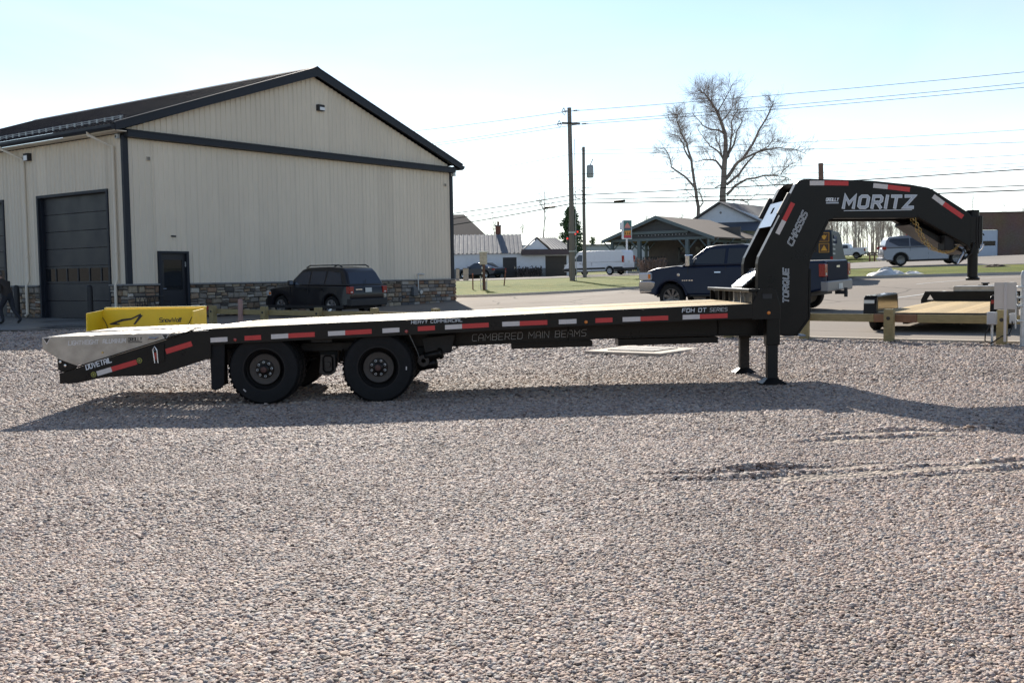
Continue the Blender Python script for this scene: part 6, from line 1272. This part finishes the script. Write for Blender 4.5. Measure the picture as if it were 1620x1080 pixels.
MB().add([(.0, -5.5, 4.6), (0, 3.3, 4.6), (0, -.2, 6.55), (.1, -5.5, 4.6), (.1, 3.3, 4.6), (.1, -.2, 6.55)], [(0, 1, 2), (3, 5, 4), (1, 4, 5, 2), (0, 2, 5, 3)]).build('gable', WHITESID, HS)
for a, za in ((3.9, 4.35), (-6.1, 3.7)): MB().add([(-.5, -.2, 6.6), (-.5, a, za), (13.5, a, za), (13.5, -.2, 6.6), (-.5, -.2, 6.75), (-.5, a, za + .15), (13.5, a, za + .15), (13.5, -.2, 6.75)], [(0, 1, 2, 3), (4, 5, 6, 7), (0, 1, 5, 4), (1, 2, 6, 5), (2, 3, 7, 6), (3, 0, 4, 7)]).build('roof', SHINGG, HS)
MB().add([(-2.8, 3.2, 3.9), (-2.8, -5.8, 3.4), (0, -5.8, 4.5), (0, 3.2, 4.6)], [(0, 1, 2, 3)]).build('porch_roof', mat('shadow_blue_roof', (.05, .06, .08), .7), HS)  # shadow on the house front is put into this dark blue colour
MB().lathe([(.001, .02), (.12, .01), (.13, 0)], (-.01, -.2, 5.6), axis=(-1, 0, 0), n=12).build('gable_vent', LEDGE, HS)
# brick building at right
BB2 = thing('brick_building', 'long flat-roofed brown brick building with a pale overhead door at right', 'building', (35.0, 92.5, 2.75), R(-1.5))
def brick_mat():
    m = bpy.data.materials.new('brown_brick'); m.use_nodes = True; t = m.node_tree; b = t.nodes['Principled BSDF']; tc = t.nodes.new('ShaderNodeTexCoord'); mp = t.nodes.new('ShaderNodeMapping'); mp.inputs['Rotation'].default_value = (R(90), 0, 0)
    bk = t.nodes.new('ShaderNodeTexBrick'); bk.inputs['Scale'].default_value = 4; bk.inputs['Color1'].default_value = (.2, .105, .075, 1); bk.inputs['Color2'].default_value = (.26, .16, .12, 1); bk.inputs['Mortar'].default_value = (.19, .16, .14, 1); bk.inputs['Mortar Size'].default_value = .03
    t.links.new(tc.outputs['Object'], mp.inputs[0]); t.links.new(mp.outputs[0], bk.inputs[0]); n = t.nodes.new('ShaderNodeTexNoise'); n.inputs['Scale'].default_value = .6; t.links.new(tc.outputs['Object'], n.inputs[0])
    mx = t.nodes.new('ShaderNodeMix'); mx.data_type = 'RGBA'; mx.blend_type = 'MULTIPLY'; mx.inputs[0].default_value = .5; t.links.new(bk.outputs[0], mx.inputs[6]); t.links.new(n.outputs['Color'], mx.inputs[7]); t.links.new(mx.outputs[2], b.inputs['Base Color']); b.inputs['Roughness'].default_value = .9; return m
BRK = brick_mat()
MB().box((0, 0, -.8), (5.3, .3, 3.75)).box((5.3, 0, 2.3), (8.0, .3, 3.75)).box((8.0, 0, -.8), (34, .3, 3.75)).build('wall', BRK, BB2)
MB().prism([(0, .301), (.3, .301), (8.3, 20), (8, 20)], -.8, 3.75, plane='xy').build('side_wall', BRK, BB2); MB().prism([(.35, .31), (34, .31), (42, 20), (8.35, 20)], 3.5, 3.6, plane='xy').build('roof', METROOF, BB2)
MB().box((-.05, -.06, 3.75), (34, .36, 3.86)).build('coping', mat('brown_coping', (.09, .06, .05), .6), BB2)
DW = mat('pale_blue_door', (.5, .56, .66), .5, var=.04)
od = MB().box((5.32, .08, -.1), (7.98, .14, .9)).build('overhead_door', DW, BB2); MB().box((5.32, .08, 1.32), (7.98, .14, 2.28)).build('door_section', DW, od); MB().box((5.32, .08, .901), (5.5, .14, 1.319)).box((6.62, .08, .901), (6.7, .14, 1.319)).box((7.8, .08, .901), (7.98, .14, 1.319)).build('door_stile', DW, od); MB().box((5.5, .1, .901), (7.8, .12, 1.319)).build('window_pane', GLASSD, od)
MB().box((-.06, -.04, -.8), (0, .0, 3.75)).build('downspout', mat('red_fringe', (.4, .04, .04), .5), BB2)  # added strip painting a red colour fringe along the corner, no real pipe

# ------------------------------------------------------------------ signs and street furniture
SC = thing('menu_sign', 'small pole sign with red and orange food pictures in front of the pavilion', 'sign', (10.55, 95, g(10.5, 95)), R(12))
MB().tube([(0, 0, -.2), (0, 0, 3.3)], .09, n=12).build('pole', WHITEP, SC)
cb = MB().box((-.42, -.22, 3.25), (.42, .22, 4.95)).build('cabinet', WHITEP, SC, bevel=.02); MB().box((-.62, -.1, 4.1), (-.425, .2, 4.75)).build('side_box', WHITEP, SC)
MB().box((-.37, -.23, 3.32), (.37, -.221, 4.9)).build('sign_face', mat('sign_green', (.05, .16, .15), .4), cb)
for P, c, n in (([(-.3, 4.25), (-.2, 4.5), (0, 4.75), (.2, 4.45), (.3, 4.25)], (.55, .2, .17), 'sign_print_red'), ([(-.3, 4.12), (.32, 4.12), (.32, 4.2), (-.3, 4.2)], (.08, .04, .12), 'sign_print_dark'), ([(-.3, 3.6), (.3, 3.6), (.32, 4.02), (-.28, 3.98)], (.62, .25, .03), 'sign_print_orange'), ([(-.34, 3.36), (.34, 3.36), (.34, 3.58), (-.34, 3.58)], (.5, .04, .05), 'sign_print_crimson')): MB().prism(P, -.236, -.2305).build('sign_print', mat(n, c, .4), cb)
for x in (-.2, .02, .2): MB().prism([(x - .05, 3.66), (x + .05, 3.66), (x, 3.95)], -.241, -.2365).build('sign_print', PLASTIC, cb)
TS = thing('traffic_signal', 'dark traffic signal with red lamps showing from behind the tall utility pole', 'traffic light', (4.75, 84, g(4.7, 84) + .1))
MB().tube([(0, 0, -.2), (0, 0, 4.4)], .1, n=10).build('pole', PLASTIC, TS); MB().box((-.22, -.18, 2.2), (.22, .16, 3.3)).build('signal_head', PLASTIC, TS, bevel=.03); MB().tube([(0, 0, 3.75), (.75, 0, 3.8)], .05, n=6).build('arm', PLASTIC, TS)
LIT = mat('lit_red', (.5, .02, .02), .3, emit=(.6, .03, .02))
for x, z in ((-.2, 3.1), (.62, 3.62), (.45, 3.45)): MB().lathe([(.001, -.03), (.06, -.02), (.075, 0)], (x, -.2, z), n=12).build('red_lamp', LIT, TS)
PP = thing('old_meter_post', 'weathered meter post with a battered white box on top, standing on the grass left', 'meter post', (-1.55, 59.5, g(-1.5, 59.5) + .1))
MB().box((-.08, -.08, -.1), (.08, .08, 1.65)).build('post', mat('red_brown_post', (.1, .055, .045), .8), PP); MB().box((-.22, -.12, 1.45), (.2, .12, 2.15)).build('meter_box', mat('weathered_white', (.5, .48, .44), .7, col2=(.2, .18, .16), vscale=6), PP, bevel=.01); MB().box((-.3, -.16, 2.15), (.28, .16, 2.22)).build('box_lid', WHITEP, PP)
for x, y, h in ((-.17, -.1, .8), (.16, -.12, .7), (.1, .15, .5)): MB().tube([(x, y, -.1), (x * 1.1, y, h)], .03, n=6).build('pipe', GALV, PP)
for k in range(4): MB().box((-.12, -.14, .3 + k * .3), (-.06, -.09, .42 + k * .3)).build('fitting', GALV, PP)
for (x, y, t, lab) in ((-2.2, 60, .0, 'thin brown stake upright on the grass left of the battered meter post'), (-.45, 63.5, .12, 'thin brown stake leaning on the grass right of the battered meter post')):
    o = thing('marker_stake', lab, 'stake', (x, y, g(x, y) + .1), 0, 'stakes on the grass'); MB().tube([(0, 0, -.1), (t, 0, .85)], .04, n=6).build('stake', mat('red_brown_stake', (.16, .07, .05), .8), o); MB().tube([(t, 0, .85), (t * 1.06, 0, .95)], .045, n=6).build('stake_top', mat('stake_top', (.3, .1, .08), .7), o)
for x, y, w, lab in ((-4.1, 80.5, .12, 'slim pale post at the roadside, just right of the beige workshop corner'), (-3.5, 81, .2, 'thicker pale post at the roadside next to a slimmer one')):
    o = thing('roadside_post', lab, 'post', (x, y, g(x, y) + .1), 0, 'pale posts by the road'); MB().box((-w, -w, -.1), (w, w, .92)).build('post', CONCP, o, bevel=.01); MB().box((-w * 1.2, -w * 1.2, .92), (w * 1.2, w * 1.2, .98)).build('cap', LEDGE, o)
def upole(name, lab, x, y, zt_, r0, r1):
    o = thing(name, lab, 'utility pole', (x, y, g(x, y) + .1), 0, 'utility poles'); h = zt_ - o.location.z
    MB().tube([(0, 0, -.3), (-.02, 0, h * .5), (-.09 if r0 > .15 else 0, 0, h)], [r0, (r0 + r1) / 2, r1], n=14).build('pole', POLEW, o, smooth=50); return o, h
p1, h1 = upole('utility_pole', 'tallest weathered utility pole, standing on the grass with a crossarm near its top', 4.0, 68, 12.35, .19, .13)
WD_ = Vector((.87, -.49, 0))
def armed(par, z, ln, off=0):
    a = MB().box((-ln / 2 + off, -.06, z - .06), (ln / 2 + off, .06, z + .06)).build('crossarm', POLEW, par); a.rotation_euler = (0, 0, R(20)); return a
armed(p1, h1 - 1.0, 1.25)
def insul(par, p, d):
    mb = MB(); p = Vector(p); d = Vector(d).normalized()
    for k in range(3): mb.lathe([(.001, 0), (.055, .0), (.055, .03), (.001, .04)], p + d * (.12 + k * .09), axis=d, n=8)
    mb.tube([p, p + d * .5], .015, n=5); mb.build('insulator', BLACKM, par)
for z, dx in ((h1 - .2, -.1), (h1 - 1.0, -.5), (h1 - 1.05, .45)): insul(p1, (dx - .05, 0, z), (-.87, .49, 0)); insul(p1, (dx + .2, 0, z), (.87, -.49, 0))
for z, dx in ((h1 - .25, -.45), (h1 - 1.05, -.75)): MB().tube([(dx, 0, z + .25), (dx - .12, 0, z), (dx + .05, 0, z - .22), (dx + .14, 0, z - .02), (dx, 0, z + .25)], .022, n=5).build('jumper_loop', BLACKM, p1)
MB().tube([(.25, -.1, 0), (.22, -.1, h1 - 2)], .02, n=5).build('ground_wire', GALV, p1)
MB().tube([(.48 + .28 * math.cos(a), -.05, 5.6 + .28 * math.sin(a)) for a in np.linspace(0, 6.28, 14)], .028, n=5, cap=False).build('cable_coil', BLACKM, p1)
MB().box((-.2, -.2, 3.1), (.2, .2, 3.2)).build('pole_band', GALV, p1); MB().box((-.2, -.2, 1.9), (.2, .2, 1.96)).build('pole_band', GALV, p1)
p2, h2 = upole('utility_pole', 'shorter utility pole with a grey transformer can, close behind the tallest pole', 5.65, 80, 11.3, .15, .11)
tr_ = MB().lathe([(.001, 1.0), (.2, .98), (.26, .9), (.27, .1), (.22, .02), (.001, 0)], (.48, 0, h2 - 2.35), axis=(0, 0, 1), n=18).build('transformer', mat('transformer_grey', (.34, .37, .4), .5), p2, smooth=45)
MB().tube([(.5, 0, h2 - 1.35), (.62, 0, h2 - 1.1), (.72, 0, h2 - .9)], .035, n=6).build('bushing', PLASTIC, p2); MB().tube([(.05, 0, h2 - .1), (-.2, 0, h2 - .2)], .03, n=6).build('bracket', BLACKM, p2)
MB().tube([(.1, 0, h2 - 3.1), (.6, 0, h2 - 3.0), (.35, 0, h2 - 3.4)], .02, n=5).build('service_loop', BLACKM, p2)
p3, h3 = upole('utility_pole', 'reddish utility pole whose bare top shows just above the trailer gooseneck', 17.85, 60, 7.75, .16, .14)
KIDS(p3)[0].data.materials[0] = mat('reddish_pole', (.2, .12, .1), .9, var=.2)
def wire(P, r, lab):
    pts = []
    for i in range(len(P) - 1):
        a, b = Vector(P[i]), Vector(P[i + 1]); sag = .006 * (b - a).length
        pts += [a.lerp(b, t) - Vector((0, 0, sag * 4 * t * (1 - t))) for t in np.linspace(0, 1, 12)[:(None if i == len(P) - 2 else -1)]]
    tag(MB().tube(pts, r, n=5).build('power_line', BLACKM), lab, 'power line', 'overhead wires')
def ext(a, b, t): return tuple(Vector(a) + (Vector(b) - Vector(a)) * t)
for (l_, p_, r_, rad, lab) in (
    ((-5.55, 74, 12.11), (3.95, 68, 12.13), (26.83, 55, 12.08), .014, 'topmost overhead wire, tied to the very top of the tallest pole'),
    ((-4.68, 74, 11.19), (3.5, 68, 11.36), (26.85, 55, 11.52), .014, 'thin overhead wire on the left end of the crossarm'),
    ((-4.68, 74, 11.05), (4.5, 68, 11.28), (26.85, 55, 11.28), .014, 'thin overhead wire on the right end of the crossarm'),
    ((-3.78, 73, 8.73), (4.06, 68, 9.39), (26.89, 55, 8.47), .012, 'thin wire at mid height, next below the crossarm wires'),
    ((-3.8, 73, 7.56), (4.04, 68, 8.09), (26.9, 55, 7.81), .012, 'thin wire just above the middle of the tallest pole'),
    ((-3.81, 73, 6.99), (4.04, 68, 7.65), (26.91, 55, 7.39), .012, 'thin wire just below the middle of the tallest pole'),
    ((-3.8, 73, 6.55), (4.04, 68, 7.2), (26.9, 55, 7.2), .012, 'lowest of the thin wires, just above the three thick cables'),
    ((-2.72, 73, 6.27), (4.03, 68, 6.75), (26.88, 55, 7.06), .03, 'highest of the three thick black cables low on the poles'),
    ((-2.73, 73, 5.92), (4.02, 68, 6.47), (26.93, 55, 6.22), .025, 'middle of the three thick black cables low on the poles'),
    ((-1.19, 73, 5.73), (4.02, 68, 6.22), (26.93, 55, 5.98), .034, 'lowest of the three thick black cables low on the poles')):
    wire([ext(p_, l_, 2.6), p_, ext(p_, r_, 1.9)], rad, lab)
wire([(5.5, 79.9, 11.0), (46, 66, 11.0)], .012, 'thin wire running right from the top of the shorter pole')
for cxp in ((2.6, 68.9, 6.05), (6.9, 66.3, 6.2)):
    o = tag(MB().tube([(cxp[0] - .3, cxp[1] + .2, cxp[2]), (cxp[0] + .35, cxp[1] - .2, cxp[2] + .02)], .075, n=8).build('splice_case', BLACKM), 'black splice case clipped on the thick cable %s of the tallest pole' % ('left' if cxp[0] < 4 else 'right'), 'splice case', 'cable splice cases')

# wooden barrier far right, snow, soil
WB = thing('wooden_barrier', 'rough brown wooden barrier on posts near the bare woods', 'barrier', (39.3, 112, g(39.3, 112)), R(-4))
for k in range(5): MB().box((-.9 + k * .5, -.06, -.3), (-.78 + k * .5, .06, .95)).build('post', BRICKR, WB)
for z in (.55, .8): MB().box((-1.1, -.1, z), (1.5, -.065, z + .14)).build('rail', BARK, WB)
def blob(name, lab, cat, x, y, sx, sy, h, m, seed, dz=.1):
    r = random.Random(seed); ph = [r.uniform(0, 6.28) for _ in range(8)]; z0 = g(x, y) + dz; mb = MB(); nr, na = 9, 28; vs = []
    for i in range(nr + 1):
        q = i / nr
        for k in range(na):
            a = 2 * math.pi * k / na; rr = q * (1 + .18 * math.sin(2 * a + ph[0]) + .12 * math.sin(3 * a + ph[1]) + .07 * math.sin(7 * a + ph[2]))
            hh = h * (1 - q ** 1.6) * (1 + .28 * math.sin(3.1 * q * 3 + a * 2 + ph[3]) + .18 * math.sin(5 * a + ph[4])) if i < nr else -.05
            px, py = x + rr * sx * math.cos(a), y + rr * sy * math.sin(a); vs.append((px, py, g(px, py) + dz + hh))
    o = mb.add(vs, [(i * na + k, i * na + (k + 1) % na, (i + 1) * na + (k + 1) % na, (i + 1) * na + k) for i in range(nr) for k in range(na)]).build(name, m, smooth=70); return tag(o, lab, cat)
blob('snow_pile', 'dirty melting snow heap on the grass right of the navy pickup', 'snow pile', 16.85, 46.9, .9, .6, .28, SNOW, 2)
blob('snow_patch', 'flat tail of melting snow just right of the dirty snow heap', 'snow', 18.0, 46.9, .55, .4, .12, SNOW, 5)
blob('soil_heap', 'low strip of dug brown soil on the grass at far right, beyond the trailer coupler', 'soil', 25.0, 54, .8, .5, .12, SOIL, 9)

# ------------------------------------------------------------------ trees
def tubes_limb(mb, P, r0, r1, n=6):
    k = len(P); mb.tube(P, [r0 + (r1 - r0) * (i / (k - 1)) ** .8 for i in range(k)], n=n, cap=False)
def grow(mb, p, d, L, r, depth, rg, up_=.12, spread=.55, nmin=3):
    n = 4; pts = [p]; dd = d.copy()
    for i in range(n):
        dd = (dd + Vector((rg.gauss(0, .16), rg.gauss(0, .16), rg.gauss(0, .10) + up_ * .35))).normalized(); pts.append(pts[-1] + dd * L / n)
    tubes_limb(mb, pts, r, r * .45, 5 if r > .05 else 3)
    if depth <= 0: return
    k = rg.randint(nmin, nmin + 2)
    for q in range(k):
        t = rg.uniform(.3, 1) if q else 1; i = min(int(t * n), n - 1); b = pts[i].lerp(pts[i + 1], t * n - i); a = rg.uniform(0, 2 * math.pi)
        u = dd.cross(Vector((0, 0, 1)) if abs(dd.z) < .9 else Vector((1, 0, 0))).normalized(); w = dd.cross(u)
        nd = (dd + (u * math.cos(a) + w * math.sin(a)) * rg.uniform(.5, 1.1) * spread * 1.6).normalized(); grow(mb, b, nd, L * rg.uniform(.5, .75), r * .45, depth - 1, rg, up_, spread, nmin)
def traced_tree(name, lab, base_px, d, limbs, seed, rtw, twig_m, group=None):
    """limbs were measured off the photograph in metres at the tree's own distance; depth is given to them here"""
    k = .01886 * d / 140; bx, bz = base_px; x0 = (1020 + bx / 4.5 - 810) / 1650 * d; z0 = g(x0, d); rg = random.Random(seed)
    o = thing(name, lab, 'tree', (x0, d, z0), 0, group); T = MB(); C = MB(); zb0 = 1.58 + (437 - .0147 * (x0 / d * 1650) - (100 + bz / 4.5)) / 1650 * d - z0
    for li, (P, r0, r1) in enumerate(limbs):
        dy = 0 if li == 0 else rg.uniform(-.45, .45); L0 = P[0]
        pts = [Vector(((a - bx) * k, dy * math.hypot(a - L0[0], b - L0[1]) * k, zb0 - (b - bz) * k)) for a, b in P]
        if li == 0: pts = [Vector((pts[0].x, 0, -.5))] + pts
        fine = []
        for i in range(len(pts) - 1):
            for t in (0, .5): fine.append(pts[i].lerp(pts[i + 1], t) + Vector((rg.gauss(0, .05), rg.gauss(0, .05), rg.gauss(0, .04))) * (1 if t else 0))
        fine.append(pts[-1]); tubes_limb(T, fine, r0, r1, 8)
        tot = sum((fine[i + 1] - fine[i]).length for i in range(len(fine) - 1)); n = int(tot / .19); start = .12 if li else .55
        for q in range(n):
            t = start + (1 - start) * (q + rg.random()) / n; f = t * (len(fine) - 1); i = min(int(f), len(fine) - 2); b = fine[i].lerp(fine[i + 1], f - i); dd = (fine[i + 1] - fine[i]).normalized()
            a = rg.uniform(0, 2 * math.pi); u = dd.cross(Vector((0, 1, 0))).normalized(); w = dd.cross(u); nd = (dd * .5 + (u * math.cos(a) + w * math.sin(a)) + Vector((0, 0, .25))).normalized()
            grow(C, b, nd, rg.uniform(.9, 2.0) * rtw, .022 + .016 * rg.random(), 2, rg, .1, .6, 4)
    T.build('trunk', BARK, o, smooth=60, fix=False); C.build('crown', twig_m, o, fix=False); return o
big = [([(560, 1000), (568, 850), (575, 700), (582, 600), (578, 520), (550, 430), (525, 360), (480, 290), (440, 240), (390, 210)], .52, .05),
    ([(600, 680), (620, 600), (640, 500), (640, 420), (660, 380), (700, 330)], .17, .04), ([(578, 520), (540, 490), (480, 480), (430, 450), (395, 400), (360, 350)], .15, .03), ([(582, 700), (640, 590), (660, 500), (700, 430), (712, 390)], .16, .03),
    ([(585, 830), (650, 740), (710, 690), (790, 580), (840, 480), (900, 390), (940, 310), (955, 270)], .27, .05), ([(590, 870), (680, 800), (750, 710), (820, 640), (900, 600), (960, 540)], .2, .04), ([(710, 690), (800, 650), (870, 630), (950, 620), (1050, 630), (1145, 668)], .16, .03),
    ([(590, 940), (650, 880), (740, 830), (870, 805), (970, 805), (1060, 822)], .22, .04), ([(970, 805), (1010, 760), (1075, 715)], .08, .03), ([(565, 770), (520, 700), (480, 690), (430, 690), (378, 702)], .18, .03), ([(565, 690), (520, 630), (470, 600), (440, 560), (400, 505)], .15, .03),
    ([(590, 975), (660, 980), (720, 1000), (745, 1030)], .13, .03), ([(560, 690), (530, 600), (500, 550), (490, 520)], .12, .04), ([(525, 360), (560, 300), (590, 240), (610, 190)], .1, .03), ([(550, 430), (600, 380), (640, 320), (650, 250)], .1, .03), ([(480, 290), (490, 220), (500, 170)], .07, .02), ([(560, 870), (530, 880), (505, 895)], .1, .05), ([(850, 810), (900, 870), (930, 900)], .06, .02)]
traced_tree('large_bare_tree', 'large bare tree with wide spreading limbs rising behind the grey roofed house', (560, 1000), 140, big, 11, 1.0, TWIG)
sec = [([(388, 1030), (368, 900), (350, 780), (340, 700), (315, 620), (285, 540), (262, 480), (240, 430), (228, 370)], .26, .04), ([(330, 690), (290, 620), (280, 580), (250, 530), (215, 520)], .13, .03), ([(358, 885), (300, 810), (210, 740), (205, 690), (180, 620), (155, 590)], .15, .03), ([(395, 1030), (420, 1000), (400, 940), (385, 900)], .1, .04), ([(365, 960), (320, 930), (280, 900)], .06, .02)]
traced_tree('slender_bare_tree', 'slender forked bare tree just left of the large bare tree', (388, 1030), 132, sec, 5, .8, TWIGG)
def bare(seed, h):
    rg = random.Random(seed); T = MB(); C = MB(); pts = [Vector((0, 0, -.4))]
    for k in range(6): pts.append(pts[-1] + Vector((rg.gauss(0, .1), rg.gauss(0, .1), (h + .4) / 6)))
    tubes_limb(T, pts, .13 * h / 8, .02, 6)
    for q in range(15):
        t = rg.uniform(.25, .98); f = t * 6; i = min(int(f), 5); b = pts[i].lerp(pts[i + 1], f - i); a = rg.uniform(0, 6.28); grow(C, b, Vector((math.cos(a) * .6, math.sin(a) * .6, 1)).normalized(), h * .32 * (1.15 - t), .03, 2, rg, .25, .4, 3)
    return T.mesh('trunk', TWIGG, fix=False), C.mesh('crown', TWIGG, fix=False)
BM_ = [bare(i, 9) for i in range(5)]
def put_bare(x, y, s, k, lab, group):
    o = thing('bare_tree', lab, 'tree', (x, y, g(x, y) - .1), rng.uniform(0, 6.28), group); o.scale = (s, s, s * rng.uniform(.85, 1.15)); 
    for nm, me in zip(('trunk', 'crown'), BM_[k]): inst(nm, me, o)
for k in range(150):
    d = rng.uniform(150, 205); px = rng.uniform(1300, 1460) if k < 80 else rng.uniform(1150, 1900); x = (px - 810) / 1650 * d
    if x < 28: continue
    put_bare(x, d, rng.uniform(.62, .98), rng.randrange(5), 'bare grey tree in the woods beyond the upper road', 'bare trees of the woods')
for x, y, s, lab in ((3.8, 118, 1.05, 'thin bare tree standing alone between the chimney and the evergreen'), (-2.5, 150, 1.0, 'faint distant bare tree behind the chimney'), (2.0, 165, 1.0, 'faint distant bare tree left of the lone thin tree'), (19.5, 150, 1.0, 'small bare tree behind the menu sign'), (23, 141, .9, 'small bare tree left of the slender forked tree')): put_bare(x, y, s, rng.randrange(5), lab, None)
def evergreen(name, lab, x, y, h, w, n, seed):
    rg = random.Random(seed); o = thing(name, lab, 'tree', (x, y, g(x, y))); MB().tube([(0, 0, -.3), (0, 0, h * .93)], [.18, .03], n=8).build('trunk', BARK, o); mb = MB(); br = MB()
    for k in range(n):
        t = rg.random() ** .8; z = h * (.12 + .86 * t); rad = w * (1 - t) ** .75 * rg.uniform(.45, 1.08) + .15; a = rg.uniform(0, 6.28); tip = Vector((math.cos(a) * rad, math.sin(a) * rad, z - rad * .1)); b0 = Vector((0, 0, z + rad * .15)); br.tube([b0, tip], [.03, .01], n=3, cap=False)
        for q in range(26):
            u = rg.uniform(.3, 1.05); c = b0.lerp(tip, u) + Vector((rg.gauss(0, .12), rg.gauss(0, .12), rg.gauss(0, .10))); d = Vector((rg.gauss(0, 1), rg.gauss(0, 1), rg.gauss(0, .5))).normalized() * rg.uniform(.12, .26); e = d.cross(Vector((rg.gauss(0, 1), rg.gauss(0, 1), rg.gauss(0, 1)))).normalized() * .075
            mb.add([c - e, c + d, c + e, c - d * .4], [(0, 1, 2, 3)])
    mb.build('crown', NEEDLE, o, fix=False); br.build('branches', BARK, o, fix=False)
evergreen('evergreen_tree', 'dark evergreen tree standing behind the two utility poles', 6.5, 112, 7.3, 2.3, 300, 4)
evergreen('small_evergreen', 'small dark evergreen tip just right of the bigger evergreen', 11.7, 150, 4.4, .7, 40, 6)
def shrub(name, lab, cat, x, y, sx, sy, h, n, m, seed, group=None, stick=TWIG):
    rg = random.Random(seed); o = thing(name, lab, cat, (x, y, g(x, y) + .05), 0, group); C = MB(); S2 = MB()
    for k in range(n):
        bx, by = rg.uniform(-1, 1) * sx, rg.uniform(-1, 1) * sy; hh = h * rg.uniform(.6, 1.05); tip = Vector((bx + rg.gauss(0, .1), by + rg.gauss(0, .1), hh)); S2.tube([(bx * .7, by * .7, -.1), tip], [.015, .006], n=3, cap=False)
        for q in range(9):
            c = Vector((bx * .7, by * .7, 0)).lerp(tip, rg.uniform(.25, 1)) + Vector((rg.gauss(0, .07), rg.gauss(0, .07), rg.gauss(0, .05))); d = Vector((rg.gauss(0, 1), rg.gauss(0, 1), rg.gauss(0, 1))).normalized() * .09; e = d.cross(Vector((rg.gauss(0, 1), 1, .2))).normalized() * .045; C.add([c - e, c + d, c + e, c - d], [(0, 1, 2, 3)])
    C.build('foliage', m, o, fix=False); S2.build('stems', stick, o, fix=False)
shrub('brown_hedge', 'rust brown leafless hedge at the foot of the pavilion, right of the cargo van', 'hedge', 12.6, 93.5, 1.25, .5, 1.35, 160, LEAFB, 3)
shrub('green_bush', 'small yellow green bush between the brown hedge and the pavilion floor', 'bush', 14.9, 92.6, .45, .35, .6, 40, mat('yellow_green', (.16, .16, .04), .8), 4)
for k, (x, lab) in enumerate(((.9, 'dark leafless shrub right beside the shop door'), (1.7, 'second dark shrub from the shop door'), (2.5, 'dark shrub left of the shop garage door'), (-3.6, 'dark shrub at the left end of the shop wall'))): shrub('shop_shrub', lab, 'shrub', x, 97.1, .4, .25, 1.0, 40, mat('dark_shrub', (.04, .035, .035), .9), 20 + k, 'shrubs along the shop wall')
# picket fence beside the pavilion
PF = thing('picket_fence', 'dark picket fence showing against the light left of the pavilion posts', 'fence', (10.9, 101.5, g(11, 101.5)), R(0))
for k in range(26): MB().box((-.0 + k * .16, 0, 0), (.09 + k * .16, .03, 1.65 + .04 * (k % 2))).build('picket', mat('dark_picket', (.03, .03, .032), .8), PF)
for z in (.4, 1.2): MB().box((-.1, .032, z), (4.2, .07, z + .1)).build('fence_rail', MATS['dark_picket'], PF)
